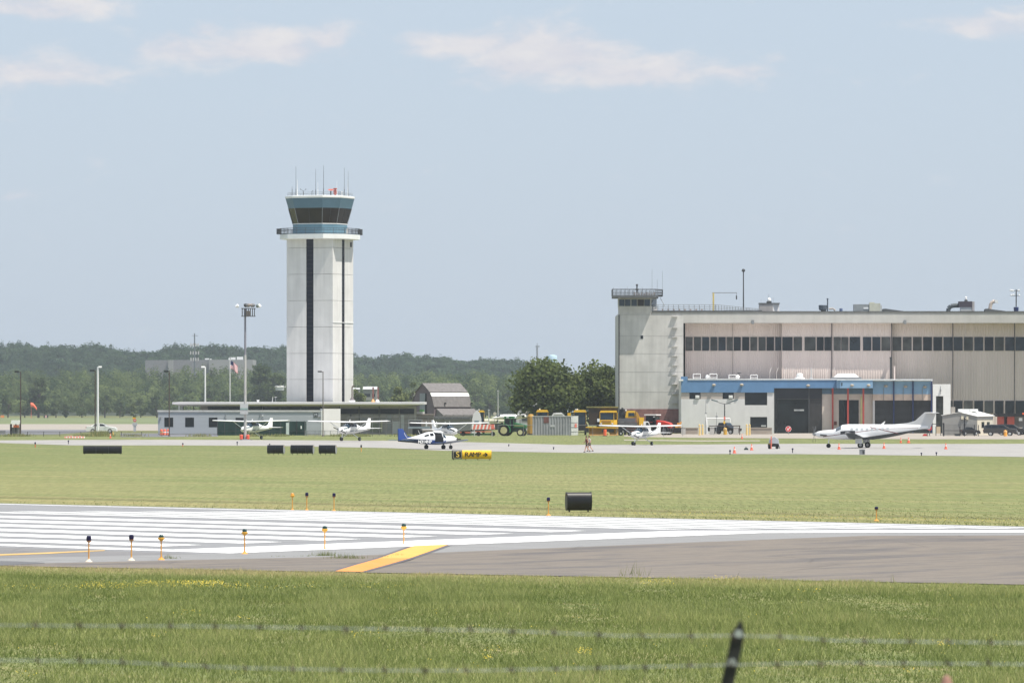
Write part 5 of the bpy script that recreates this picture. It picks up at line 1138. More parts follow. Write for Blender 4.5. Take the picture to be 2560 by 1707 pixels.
for k in range(4):
    m = Matrix.Rotation(R(45 + 90 * k), 3, 'X'); pr.loft([[tuple(m @ Vector((x, y, r_)) + Vector((5.75, 0, 1.66))) for x, y in ((-.04, -.09), (.04, .09), (.05, .09), (-.03, -.09))] for r_ in (.15, .7, 1.3)])
pr.build('propeller', dk_metal, t)
MB().loft([[(-2.4, -.03, 2.85), (-2.75, -.03, 2.85), (-2.95, -.02, 3.2), (-2.85, -.02, 3.22)], [(-2.4, .03, 2.85), (-2.75, .03, 2.85), (-2.95, .02, 3.2), (-2.85, .02, 3.22)]]).build('antenna', white, t)

# small pale jet beyond the tractor
t = thing('business_jet', 'small pale jet with a swept grey tail parked beyond the green tractor', 'aeroplane', AT(1276, 1010), R(180 + 14), None, .8)
t.location.z = Z(1055, 1010); t.scale = (.82, .8, .66)
BJ = [(4.2, 1.0, 1.2, .1), (3.4, .8, 1.55, .45), (2.4, .75, 2.0, .65), (1.5, .75, 2.15, .7), (-1.5, .8, 2.1, .68), (-3.2, 1.1, 1.95, .4), (-4.3, 1.4, 1.8, .15)]
fu = body(BJ).build('fuselage', gloss_white, t, smooth=True)
patch_on(BJ, (3.2, 2.8, 2.4), R(30), R(150)).build('windscreen', glass_dark, fu, smooth=True)
fin(MB(), [(-2.6, 1.9), (-4.0, 3.4), (-4.9, 3.4), (-4.2, 1.75)]).build('fin', M('tail_fin_grey', (.40, .38, .37), .6), t)
for s in (-1, 1):
    wing(MB(), .4 * s, 4.2 * s, .8, -.4, 1.8, .8, .95, 1.15).build('wing', gloss_white, t, smooth=True); wing(MB(), 0, 1.7 * s, -3.6, -4.2, 1, .6, 2.9, 2.9, .08).build('tailplane', gloss_white, t, smooth=True)
    q_ = MB().lathe([(.2, 0), (.3, .4), (.3, 1.2), (.2, 1.8)], n=10).build('engine', lt_grey, t); q_.rotation_euler = (0, R(-90), 0); q_.location = (-1.2, .95 * s, 1.95)
MB().cyl((3.0, 0, .9), (3.0, 0, .2), .05, n=6).build('gear_leg', lt_grey, t); wheel_mb(.2, .15, (3.0, 0, .2)).build('wheel', rubber, t)
MB().cyl((-.5, 1.0, 1.0), (-.5, 1.0, .2), .05, n=6).cyl((-.5, -1.0, 1.0), (-.5, -1.0, .2), .05, n=6).build('gear_leg', lt_grey, t)
# ---------------------------------------------------------------- cars and machines (front +x, ground z=0)
def wheelset(t, r, w, pts, rimm=lt_grey, rr=.6):
    for x, y in pts:
        s = 1 if y > 0 else -1
        wh = wheel_mb(r, w, (x, y, r)).build('wheel', rubber, t); MB().cyl((x, y - w / 2 - .012, r), (x, y + w / 2 + .012, r), r * rr, n=12).build('rim', rimm, wh)
def car(name, label, loc, rz, Lc, Wc, lower, cabin, glassp, paint, r=.34, ax=(1.35, -1.35), group=None, cat='car', lampc=(.6, .6, .6)):
    t = thing(name, label, cat, loc, rz, group)
    hw = Wc / 2
    b = MB(); n = len(lower)
    b.loft([[(x * .985, -hw, z) if z > .5 else (x * .97, -hw + .06, z) for x, z in lower], [(x, -hw * .55, z + (.03 if z > .8 else 0)) for x, z in lower], [(x, hw * .55, z + (.03 if z > .8 else 0)) for x, z in lower], [(x * .985, hw, z) if z > .5 else (x * .97, hw - .06, z) for x, z in lower]])
    zs = [z for x, z in cabin]; zlo, zhi = min(zs), max(zs)
    ins = lambda z: hw - .06 - .16 * (z - zlo) / (zhi - zlo)
    bd = b.build('body', paint, t, smooth=True)
    MB().loft([[(x, s * ins(z), z) for x, z in cabin] for s in (-1, 1)]).build('cabin', paint, t, smooth=True)
    for s in (-1, 1):
        for gp in glassp:
            mb = MB(); pts = [(x, s * (ins(z) + .012), z) for x, z in gp]; mb.add(pts, [tuple(range(len(pts)))[::s]]); mb.build('window', glass_dark, t)
    # screens front and rear
    fr = sorted(cabin, key=lambda p: p[0]); f_lo, f_hi = fr[-1], max([p for p in cabin if p[1] > zhi - .12], key=lambda p: p[0]); r_lo, r_hi = fr[0], min([p for p in cabin if p[1] > zhi - .12], key=lambda p: p[0])
    for (a, c), nm in (((f_lo, f_hi), 'windscreen'), ((r_lo, r_hi), 'rear_window')):
        d = .015 if nm == 'windscreen' else -.015; q = lambda u: (a[0] + (c[0] - a[0]) * u + d, a[1] + (c[1] - a[1]) * u + .012)
        (x0, z0), (x1, z1) = q(.08), q(.92); MB().quad((x0, -ins(z0) + .08, z0), (x0, ins(z0) - .08, z0), (x1, ins(z1) - .08, z1), (x1, -ins(z1) + .08, z1)).build(nm, glass_blue, t)
    wheelset(t, r, .22, [(x, s * (hw - .09)) for x in ax for s in (-1, 1)])
    xf = max(x for x, z in lower); xr = min(x for x, z in lower)
    for s in (-1, 1):
        MB().box(xf - .22, xf - .005, s * hw * .72 - .18, s * hw * .72 + .18, .62, .76).build('headlight', lamp_white, t); MB().box(xr + .005, xr + .14, s * hw * .8 - .12, s * hw * .8 + .12, .75, .95).build('tail_light', M('tail_red', (.35, .02, .02), .3), t)
        MB().box(.62, .82, s * (hw + .02) - .09, s * (hw + .02) + .09, .98, 1.1).build('mirror', paint, t)
    MB().box(xf - .1, xf + .03, -hw * .8, hw * .8, .3, .48).build('bumper', dk_metal if paint is not white else white, t)
    return t
SED_L = [(-2.4, .35), (2.4, .35), (2.45, .6), (2.25, .82), (1.1, .98), (-1.55, 1.02), (-2.35, .98), (-2.45, .65)]
SED_C = [(1.15, .97), (.25, 1.42), (-.9, 1.45), (-1.75, 1.02)]
SED_G = [[(.85, 1.04), (.22, 1.36), (-.25, 1.38), (-.25, 1.04)], [(-.33, 1.04), (-.33, 1.38), (-.85, 1.38), (-1.4, 1.06)]]
SUV_L = [(-2.35, .4), (2.3, .4), (2.4, .7), (2.3, .98), (1.2, 1.14), (-2.3, 1.16), (-2.42, .75)]
SUV_C = [(1.25, 1.13), (.45, 1.66), (-1.3, 1.74), (-2.1, 1.66), (-2.38, 1.16)]
SUV_G = [[(.95, 1.2), (.4, 1.58), (-.25, 1.62), (-.25, 1.2)], [(-.33, 1.2), (-.33, 1.62), (-1.15, 1.64), (-1.15, 1.2)], [(-1.22, 1.2), (-1.22, 1.64), (-1.9, 1.58), (-2.1, 1.22)]]
car('car', 'white saloon car parked behind the lamp posts at left', G(254, 1083), 0, 4.9, 1.85, SED_L, SED_C, SED_G, white).scale = (1.06, 1, 1.16)
car('suv', 'dark grey estate car nearest the yellow bollard, in front of the guard house', AT(2501, 852), R(-8), 4.8, 1.9, SUV_L, SUV_C, SUV_G, dark_car, group='dark cars by the guard house').scale = (1.08, 1, 1)
car('suv', 'dark car with a glinting bonnet parked behind the dark grey estate car', AT(2527, 872), R(-12), 4.8, 1.9, SUV_L, SUV_C, SUV_G, M('dark_blue_car_paint', (.022, .026, .034), .15, spec=.6), group='dark cars by the guard house')
car('car', 'grey car at the right edge of the photo behind the dark cars', AT(2580, 884), R(-60), 4.8, 1.85, SED_L, SED_C, SED_G, M('grey_car_paint', (.25, .27, .29), .25), group='dark cars by the guard house')
car('car', 'black low car half hidden behind the iron fence of the guard house', AT(2425, 866), R(5), 4.6, 1.85, SED_L, SED_C, SED_G, M('black_car_paint', (.012, .013, .015), .2)).scale = (.62, 1, .9)

# black pickup truck with a white rack in front of the annex
t = thing('pickup_truck', 'black pickup truck with a tall white ladder rack in front of the annex', 'pickup truck', AT(1812, 905), R(-35))
MB().loft([[(x, s * .95, z) for x, z in [(-2.7, .5), (2.6, .5), (2.7, .95), (1.3, 1.12), (-2.7, 1.15)]] for s in (-1, 1)]).build('body', M('black_truck', (.014, .014, .016), .3), t, bevel=.05)
MB().loft([[(x, s * (.9 - (.14 if z > 1.3 else 0)), z) for x, z in [(1.25, 1.12), (.6, 1.85), (-.7, 1.88), (-.95, 1.12)]] for s in (-1, 1)]).build('cab', M('black_truck', (.014, .014, .016), .3), t, bevel=.04)
for s in (-1, 1): MB().add([(.95, s * .905, 1.18), (.52, s * .79, 1.76), (-.6, s * .79, 1.78), (-.75, s * .905, 1.18)], [(0, 1, 2, 3)]).build('window', glass_dark, t)
MB().quad((1.24, -.78, 1.16), (1.24, .78, 1.16), (.66, .68, 1.82), (.66, -.68, 1.82)).build('windscreen', glass_blue, t)
wheelset(t, .4, .26, [(1.7, .85), (1.7, -.85), (-1.7, .85), (-1.7, -.85)])
t = thing('ladder_rack', 'white pipe rack frame standing behind the black pickup truck', 'rack', AT(1796, 915)); d = 915
W('frame', white, MB().tube([(X(1767, d), d, .6), (X(1767, d), d, Z(1046, d)), (X(1825, d), d, Z(1046, d)), (X(1825, d), d, 1.4)], .10, 6), t)
W('crossbar', lt_grey, MB().cyl((X(1767, d), d, 2.0), (X(1825, d), d, 2.0), .05, n=5), t)

# green tractor with its mower
t = thing('tractor', 'green farm tractor with cream wheel rims in the grass', 'tractor', AT(1283, 850), R(-14))
for x, y in ((-1.2, .95), (-1.2, -.95)):
    wh = wheel_mb(.86, .5, (x, y, .86)).build('wheel', rubber, t); MB().cyl((x, y - .27, .86), (x, y + .27, .86), .55, n=16).build('rim', rim_yellow, wh)
    s = 1 if y > 0 else -1; fd = MB()
    fd.strip([[(x + math.cos(R(a)) * .98, y - .32, .86 + math.sin(R(a)) * .98), (x + math.cos(R(a)) * .98, y + .32, .86 + math.sin(R(a)) * .98)] for a in range(-20, 171, 15)]); f_ = fd.build('fender', jd_green, t); sm = f_.modifiers.new('thickness', 'SOLIDIFY'); sm.thickness = .06
for x, y in ((1.35, .85), (1.35, -.85)):
    wh = wheel_mb(.56, .4, (x, y, .56)).build('wheel', rubber, t); MB().cyl((x, y - .22, .56), (x, y + .22, .56), .36, n=14).build('rim', rim_yellow, wh)
MB().loft([[(x, s * .42, z) for x, z in [(.2, 1.25), (2.0, 1.1), (2.15, 1.5), (2.0, 1.72), (.2, 2.05)]] for s in (-1, 1)]).build('bonnet', jd_green, t, bevel=.08)
MB().box(-.8, 1.9, -.4, .4, .65, 1.24).build('chassis', M('green_black', (.015, .03, .02), .7), t)
for s in (-1, 1): MB().box(.3, 1.8, s * .43 - .01, s * .43 + .01, 1.5, 1.6).build('stripe', M('pale_stripe', (.45, .48, .15), .5), t)
cb = MB()
for x in (-1.25, -.3, .3):
    for s in (-1, 1): cb.cyl((x, s * .75, 1.2), (x * .9 - .03, s * .68, 2.65), .06, n=5)
cb.build('cab_frame', jd_green, t); MB().box(-1.2, .3, -.7, .7, 1.25, 2.6).build('cab_glass', glass_dark, t); MB().box(-1.4, .45, -.8, .8, 2.62, 2.72).build('roof', jd_green, t, bevel=.03); MB().box(-1.25, .1, -.7, .7, 2.73, 3.0).build('roof_cap', jd_green, t, bevel=.06)
MB().box(-.9, -.5, -.81, -.76, 2.74, 2.92).build('lamp', lamp_white, t); MB().cyl((1.0, .3, 1.7), (1.0, .3, 2.5), .06, n=6).build('exhaust', black, t)
t = thing('flail_mower', 'long green and red mowing implement behind the green tractor', 'mower', AT(1192, 846))
d = 846
MBm = MB().pbox(1150, 1238, 1083, 1088, d, 1.6); W('deck', M('mower_green', (.05, .12, .06), .7, var=.3), MBm, t)
W('drawbar', M('mower_dark', (.03, .04, .03), .7), MB().cyl((X(1150, d), d + .5, Z(1078, d)), (X(1245, d), d + .5, Z(1072, d)), .12, n=6).cyl((X(1165, d), d + .2, Z(1086, d)), (X(1180, d), d + .2, Z(1073, d)), .08, n=6).cyl((X(1212, d), d + .2, Z(1086, d)), (X(1200, d), d + .2, Z(1074, d)), .08, n=6), t)
W('red_bar', M('mower_red', (.42, .12, .07), .6), MB().pbox(1188, 1230, 1077, 1080, d - .1, .2).pbox(1150, 1176, 1079, 1083, d - .1, .2), t)
for px in (1158, 1196, 1232): W('wheel', rubber, MB().cyl((X(px, d), d - .1, gz(d) + .35), (X(px, d), d + .1, gz(d) + .35), .34, n=12), t)
W('mast', M('mower_dark', (.03, .04, .03), .7), MB().pbox(1226, 1252, 1058, 1074, d + 2, 1.2), t)
t = thing('barricade', 'red and white striped traffic barricade in front of the white gabled kiosk', 'barricade', AT(1209, 843)); d = 843
W('board', white, MB().pbox(1180, 1237, 1060.5, 1073, d, .1), t)
st = MB()
for k in range(6):
    p = 1182 + k * 9.2; a = [(X(p, d), Z(1073, d)), (X(p + 5.2, d), Z(1073, d)), (X(p + 8.2, d), Z(1060.6, d)), (X(p + 3, d), Z(1060.6, d))]; st.xprism(a, d - .03, d - .005)
W('stripe', redorange, st, t)
W('end_board', redorange, MB().xprism([(X(1228, d), Z(1072, d)), (X(1238, d), Z(1072, d)), (X(1233, d), Z(1060, d)), (X(1228, d), Z(1060.5, d))], d - .06, d - .035), t)
for px in (1186, 1230): W('leg', lt_grey, MB().cyl((X(px, d), d + .06, gz(d)), (X(px, d), d + .06, Z(1062, d)), .06, n=5), t)
t = thing('kiosk', 'narrow white gabled kiosk with one small window behind the striped barricade', 'kiosk', AT(1191, 862)); d = 862
W('wall', blockwall, MB().xprism([(X(1180, d), gz(d)), (X(1203, d), gz(d)), (X(1203.5, d), Z(1047, d)), (X(1200, d), Z(1033, d)), (X(1192.5, d), Z(1024, d)), (X(1184, d), Z(1034, d)), (X(1180.5, d), Z(1047, d))], d, d + 1.6), t)
w = W('window', M('kiosk_glass', (.16, .22, .24), .2), MB().pbox(1186, 1197, 1051, 1057.5, d - .05, .04), t); W('frame', white, MB().pbox(1185, 1198, 1050, 1050.9, d - .07, .06).pbox(1185, 1198, 1057.6, 1058.5, d - .07, .06), w)
t = thing('cream_panel', 'cream coloured low tank trailer in the grass beyond the tractor', 'tank', AT(1235, 1400)); d = 1400
W('tank', M('cream_tank', (.58, .55, .44), .7), MB().cyl((X(1208, d), d, 1.6), (X(1264, d), d, 1.6), .5, n=12), t); W('wheel', rubber, MB().cyl((X(1216, d), d - .3, .92), (X(1216, d), d - .1, .92), .34, n=10).cyl((X(1255, d), d - .3, .92), (X(1255, d), d - .1, .92), .34, n=10), t)

def loader(label, px, q0, q1, d, wpx, body_m, dark=True, name='snow_loader', base=1085, flip=1):
    """yellow-roofed snow machine, cab seen from its front"""
    t = thing(name, label, 'snow loader', AT(px, d))
    a, b = px - wpx / 2, px + wpx / 2; hq = q1 - q0
    W('roof', yellow, MB().loft([[(X(a - 1, d), y, Z(q0 + hq * .10, d)), (X(b + 1, d), y, Z(q0 + hq * .10, d)), (X(b - 3, d), y, Z(q0, d)), (X(a + 3, d), y, Z(q0, d))] for y in (d - .2, d + 2.0)]), t)
    W('cab_glass', glass_blue, MB().pbox(a + 1.5, b - 1.5, q0 + hq * .10 + .2, q0 + hq * .62, d, 1.8), t)
    for p in (a + .5, b - 2):
        for dy_ in (-.03, 1.8): W('pillar', dk_yellow, MB().pbox(p, p + 1.5, q0 + hq * .10 + .2, q0 + hq * .62, d + dy_, .1), t)
    W('body', body_m, MB().pbox(a - 3, b + 3, q0 + hq * .62, q1 - 6, d - .4, 3.2), t)
    W('bonnet', yellow if body_m is ochre else body_m, MB().pbox(a + 4, b - 4, q0 + hq * .64, q0 + hq * .9, d - 1.0, .59), t)
    for p in (a, b - 5): W('wheel', rubber, MB().cyl((X(p, d), d + .2, gz(d) + .6), (X(p + 5, d), d + .2, gz(d) + .6), .6, n=14), t)
    for s, p in ((-1, a), (1, b)): W('mirror', black, MB().pbox(p + s * 2 - 1, p + s * 2 + 1, q0 + hq * .2, q0 + hq * .4, d - .2, .15), t)
    W('beacon', lamp_white, MB().pbox(px - 8, px - 5, q0 - 3, q0, d + .5, .2), t)
    return t
ochre = M('ochre_machine', (.42, .24, .05), .6, var=.15)
loader('dark machine with a yellow cab roof behind the white kiosk', 1204, 1025.5, 1072, 875, 15, M('machine_black', (.02, .02, .022), .6))
loader('yellow-roofed snow machine standing behind the left part of the grey container', 1356, 1024, 1084, 885, 30, ochre)
loader('black snow machine with a yellow roof between the grey container and the dump truck', 1450, 1024.5, 1082, 880, 32, M('machine_black', (.02, .02, .022), .6))
t = thing('fuel_bowser', 'ochre upright tank unit left of the yellow-roofed snow machine', 'tank', AT(1328, 882)); d = 882
W('tank', ochre, MB().lathe([(.5, 0), (.55, .1), (.55, 2.9), (.35, 3.25), (.05, 3.3)], (X(1327, d), d + .6, .58), 14), t); W('skid', dk_metal, MB().pbox(1318, 1336, 1084, 1087, d - .1, 1.6), t)
t = thing('white_tank', 'white plough parts stacked on top behind the grey container', 'stack', AT(1395, 890)); d = 890
W('pile', M('white_machine', (.66, .66, .64), .6), MB().loft([[(X(1378, d), y, Z(1041, d)), (X(1384, d), y, Z(1032, d)), (X(1404, d), y, Z(1031, d)), (X(1414, d), y, Z(1040, d))] for y in (d, d + 1.2)]).pbox(1386, 1408, 1033, 1036, d - .1, .09), t)
W('stand', dk_metal, MB().pbox(1378, 1414, 1041.2, 1087, d + .1, 1.2), t); W('cap', yellow, MB().pbox(1419, 1427, 1032, 1041, d, .8), t); W('cap_stand', dk_metal, MB().pbox(1420, 1426, 1041.2, 1087, d + .1, .6), t)
# grey container
t = thing('shipping_container', 'grey corrugated container with a paler end and rust streaks', 'container', AT(1389, 858)); d = 858
xa, xb, xc = X(1331, d), X(1428, d), X(1446, d); zt_ = Z(1041, d); zb_ = gz(d) + .08
cg = M('container_grey', (.30, .31, .32), .7, var=.16, scale=.8, streak=.25); n = 56; pr = []
for i in range(n + 1): pr.append((xa + (xb - xa) * i / n, d + (i / n) * .0 - (.0 if (i // 2) % 2 else .07)))
mb = MB(); mb.strip([[(x, y, z) for x, y in pr] for z in (zb_, zt_)]); W('side', cg, mb, t)
W('body', cg, MB().prism([(xa + .02, d + .05), (xb - .02, d + .05), (xc - .05, d + 2.2), (xa + 1.2, d + 2.2)], zb_, zt_ - .02), t)
eg = MB(); n = 10
eg.strip([[(xb + (xc - xb) * i / n + .0, d - .02 + 2.1 * i / n - (.05 if i % 2 else 0), z) for i in range(n + 1)] for z in (zb_, zt_ + .05)]); W('end_wall', M('container_end', (.52, .54, .52), .7, var=.15, scale=2), eg, t)
W('rail', lt_grey, MB().prism([(xa - .02, d - .1), (xb, d - .1), (xc + .03, d + 2.2), (xc - .15, d + 2.25), (xb - .1, d + .04), (xa, d + .04)], zt_ - .02, zt_ + .1), t)
for z in (1.2, 1.9, 2.6): W('end_bar', mid_grey, MB().cyl((xb + .02, d - .09, z), (xc, d + 2.05, z), .03, n=4), t)
W('rust_patch', M('rust_brown', (.16, .07, .06), .85, var=.25), MB().pbox(1359, 1372, 1042, 1057, d - .09, .015), t)
W('notice', lt_grey, MB().pbox(1375.5, 1387, 1061, 1067, d - .1, .02), t); W('red_mark', redorange, MB().prism([(X(1437, d), d + .9), (X(1442, d), d + 1.5), (X(1442, d) + .02, d + 1.47), (X(1437, d) + .02, d + .87)], Z(1068, d), Z(1059, d)), t)

# snow plough dump truck
t = thing('snow_plough', 'big snow plough dump truck with a yellow cab and a wide ochre blade', 'snow plough', AT(1508, 862)); d = 862
truck_dark = M('dump_body', (.045, .032, .022), .7, var=.2)
W('dump_body', truck_dark, MB().loft([[(X(1474, d), y, Z(1064, d)), (X(1546, d), y, Z(1064, d)), (X(1546, d), y, Z(1019, d)), (X(1472, d), y, Z(1019, d))] for y in (d + 2, d + 6.5)]), t)
W('body_rim', M('rim_green_yellow', (.19, .18, .06), .6, var=.3, scale=2), MB().pbox(1466, 1546, 1015.8, 1019, d + 1.8, .3), t)
cabm = yellow
W('cab_roof', cabm, MB().loft([[(X(1499, d), y, Z(1031, d)), (X(1543, d), y, Z(1031, d)), (X(1541, d), y, Z(1026, d)), (X(1502, d), y, Z(1026, d))] for y in (d - .1, d + 1.9)]), t)
W('windscreen', glass_blue, MB().pbox(1500.5, 1534, 1031.2, 1049, d, .1), t); W('side_window', glass_dark, MB().prism([(X(1535.5, d), d), (X(1542.5, d), d + 1.5), (X(1542, d), d + 1.6), (X(1535, d), d + .1)], Z(1047, d), Z(1032, d)), t)
for a, b, y in ((1499, 1500.4, -.02), (1534.1, 1535.4, -.02), (1542.6, 1544, 1.5)): W('pillar', cabm, MB().pbox(a, b, 1031.1, 1049.1, d + y, .12), t)
W('cab', cabm, MB().prism([(X(1499, d), d), (X(1534.5, d), d), (X(1543.5, d), d + 1.6), (X(1500, d), d + 1.8)], Z(1063, d), Z(1049.2, d)), t)
W('grille', M('grille_ochre', (.36, .19, .03), .6), MB().pbox(1504, 1527, 1051, 1056, d - .07, .06), t)
for p in (1501, 1529): W('headlight', lamp_white, MB().pbox(p, p + 4, 1057, 1060, d - .08, .07), t)
W('mirror', M('mirror_bright', (.75, .80, .85), .15), MB().pbox(1493, 1499, 1046, 1054, d - .4, .12), t)
W('bumper', dk_metal, MB().pbox(1499, 1545, 1063.2, 1071, d - .3, 1.5), t)
for p in (1500, 1536): W('wheel', rubber, MB().cyl((X(p, d), d + .5, gz(d) + .58), (X(p + 7, d), d + .5, gz(d) + .58), .58, n=14), t)
bl = MB()
bl.loft([[(X(px, d), d - 2.2 + dy, Z(q, d)) for dy, q in ((0, 1088), (.28, 1083), (.35, 1077), (.15, 1071), (-.1, 1068), (-.02, 1067), (.27, 1070.5), (.47, 1077), (.4, 1083.5), (.12, 1088))] for px in (1472, 1545)])
W('blade', M('blade_ochre', (.30, .155, .028), .6, var=.2), bl, t); W('blade_edge', yellow, MB().loft([[(X(px, d), d - 2.3, Z(q, d)) for q in (q0 + 2.2, q0)] + [(X(px, d), d - 2.0, Z(q, d)) for q in (q0, q0 + 2.2)] for px, q0 in ((1464, 1066.5), (1510, 1067.2), (1545, 1067.8))]), t)
W('side_flap', black, MB().pbox(1464, 1472, 1069, 1079, d - 2.25, .1), t); W('push_frame', dk_metal, MB().pbox(1505, 1535, 1073, 1080, d - 2, 1.7), t)
t = thing('traffic_drum', 'orange traffic drum in front of the ochre plough blade', 'traffic drum', AT(1512.5, 846))
MB().lathe([(.30, 0), (.28, .1), (.24, .9), (.2, 1.02)], n=12).build('drum', orange, t); MB().lathe([(.36, 0), (.36, .08)], n=12).build('base', rubber, t)
t = thing('hose_reel', 'pale yellow round reel on the ground right of the orange drum', 'reel', AT(1519, 846)); MB().cyl((0, -.15, .32), (0, .15, .32), .32, n=14).build('reel', M('reel_cream', (.62, .55, .30), .7), t); MB().cyl((0, -.17, .32), (0, .17, .32), .12, n=8).build('hub', dk_yellow, t)
# snow blower
t = thing('snow_blower', 'yellow and dark snow blower truck between the plough and the red tractor', 'snow blower', AT(1582, 868)); d = 868
W('cab', cabm, MB().loft([[(X(1563, d), y, Z(1044, d)), (X(1590, d), y, Z(1044, d)), (X(1588, d), y, Z(1026.5, d)), (X(1566, d), y, Z(1026.5, d))] for y in (d, d + 2)]), t)
W('window', glass_blue, MB().pbox(1571, 1586, 1031.5, 1040, d - .05, .04), t)
W('chute', dk_yellow, MB().loft([[(X(1589, d), y, Z(1028, d)), (X(1594, d), y, Z(1031, d)), (X(1612, d), y, Z(1066, d)), (X(1594, d), y, Z(1066, d))] for y in (d - .6, d + 1)]), t); W('side_tank', yellow, MB().pbox(1598, 1610, 1043, 1066, d - .9, .28), t)
W('engine_cover', M('blower_grey', (.13, .13, .14), .6, var=.15), MB().pbox(1546, 1588, 1046, 1055, d - .8, .9), t)
W('auger', black, MB().cyl((X(1546, d), d - .9, Z(1063, d)), (X(1592, d), d - .9, Z(1063, d)), .48, n=12), t); W('machinery', dk_metal, MB().pbox(1548, 1562, 1022, 1045, d + .6, 1.2).pbox(1553, 1559, 1020, 1024, d + .3, .4), t)
for p in (1548, 1594): W('wheel', rubber, MB().cyl((X(p, d), d + .3, gz(d) + .55), (X(p + 8, d), d + .3, gz(d) + .55), .55, n=14), t)
W('beacon', lamp_white, MB().pbox(1563, 1567, 1023, 1027, d + .2, .25), t)
t = thing('van', 'small white van between the snow blower and the red tractor', 'van', AT(1618, 858)); d = 858
W('body', white, MB().loft([[(X(1608, d), y, Z(1084, d)), (X(1628, d), y, Z(1084, d)), (X(1627, d), y, Z(1066, d)), (X(1621, d), y, Z(1053, d)), (X(1609, d), y, Z(1053, d))] for y in (d, d + 1.7)]), t)
W('window', glass_dark, MB().xprism([(X(1615, d), Z(1065, d)), (X(1624.5, d), Z(1065, d)), (X(1620.5, d), Z(1056, d)), (X(1615, d), Z(1056, d))], d - .03, d - .01), t)
for p in (1611, 1624): W('wheel', rubber, MB().cyl((X(p, d), d - .02, gz(d) + .32), (X(p, d), d + .2, gz(d) + .32), .32, n=12), t)
t = thing('wheel_loader', 'black loader with raised arms between the dump truck cab and the snow blower', 'loader', AT(1552, 880)); d = 880
W('cab', black, MB().loft([[(X(1546, d), y, Z(1050, d)), (X(1562, d), y, Z(1050, d)), (X(1560, d), y, Z(1022, d)), (X(1548, d), y, Z(1022, d))] for y in (d, d + 1.6)]), t); W('arm', dk_metal, MB().cyl((X(1546, d), d - .4, Z(1066, d)), (X(1556, d), d - .2, Z(1019, d)), .16, n=6), t); W('arm', dk_metal, MB().cyl((X(1562, d), d - .4, Z(1060, d)), (X(1566, d), d - .2, Z(1024, d)), .16, n=6), t); W('lamp', lamp_white, MB().pbox(1557, 1559.5, 1024, 1027, d - .3, .1), t)
for p in (1546, 1560): W('wheel', rubber, MB().cyl((X(p, d), d + .2, gz(d) + .7), (X(p + 6, d), d + .2, gz(d) + .7), .7, n=14), t)
t = thing('plough_frame', 'low black plough frame with small wheels under the snow blower chute', 'plough frame', AT(1575, 856)); d = 856
W('beam', M('frame_black', (.02, .02, .022), .6), MB().pbox(1547, 1604, 1072, 1077, d, .5).pbox(1556, 1562, 1068, 1072, d, .4).pbox(1590, 1597, 1066, 1072, d, .4), t)
for p in (1552, 1574, 1598): W('wheel', rubber, MB().cyl((X(p, d), d - .1, gz(d) + .36), (X(p, d), d + .15, gz(d) + .36), .36, n=12), t); W('hub', lt_grey, MB().cyl((X(p, d), d - .12, gz(d) + .36), (X(p, d), d - .1, gz(d) + .36), .14, n=8), t)
# red tractor
t = thing('tractor', 'red tractor with a dark cab in front of the rust red hangar panel', 'tractor', AT(1640, 875), R(-24), None, 1.12)
for x, y in ((-1.1, .9), (-1.1, -.9)):
    wh = wheel_mb(.9, .5, (x, y, .9)).build('wheel', rubber, t); MB().cyl((x, y - .26, .9), (x, y + .26, .9), .5, n=14).build('rim', M('rim_grey_dark', (.10, .10, .11), .6), wh)
for x, y in ((1.6, .8), (1.6, -.8)):
    wh = wheel_mb(.62, .4, (x, y, .62)).build('wheel', rubber, t); MB().cyl((x, y - .21, .62), (x, y + .21, .62), .35, n=12).build('rim', M('rim_grey_dark', (.10, .10, .11), .6), wh)
MB().loft([[(x, s * .45, z) for x, z in [(.1, 1.2), (2.3, 1.0), (2.5, 1.4), (2.2, 1.72), (1.2, 1.98), (.1, 2.1)]] for s in (-1, 1)]).build('bonnet', M('tractor_red', (.62, .05, .03), .35, var=.06), t, bevel=.1)
MB().box(-1.1, 2.2, -.35, .35, .6, 1.15).build('chassis', black, t); MB().box(-1.25, .25, -.78, .78, 1.3, 2.72).build('cab_glass', glass_dark, t, bevel=.05)
MB().box(-1.4, .4, -.9, .9, 2.74, 2.9).build('roof', white, t, bevel=.04)
for s in (-1, 1): MB().box(-.1, .2, s * .6 - .2, s * .6 + .2, 2.5, 2.62).build('work_light', lamp_white, t); MB().box(-1.6, -.2, s * .9 - .28, s * .9 + .28, 1.78, 1.86).build('fender', M('tractor_dark_red', (.20, .03, .03), .5), t)
t = thing('mini_excavator', 'small orange yellow excavator body beside the rust red hangar panel', 'excavator', AT(1692, 890)); d = 890
W('house', M('excavator_orange', (.75, .36, .10), .6), MB().pbox(1688, 1702, 1063, 1069, d, 1.6).pbox(1693, 1699, 1056.5, 1062.9, d + .2, 1), t); W('arm', M('excavator_orange', (.75, .36, .10), .6), MB().cyl((X(1698, d), d - .1, Z(1064, d)), (X(1703, d), d - .1, Z(1054, d)), .14, n=6), t); W('track', rubber, MB().pbox(1686, 1703, 1069.2, 1083, d - .1, 1.8), t)
W('counterweight', dk_metal, MB().pbox(1683, 1687.8, 1060, 1069, d + .2, 1.2), t)

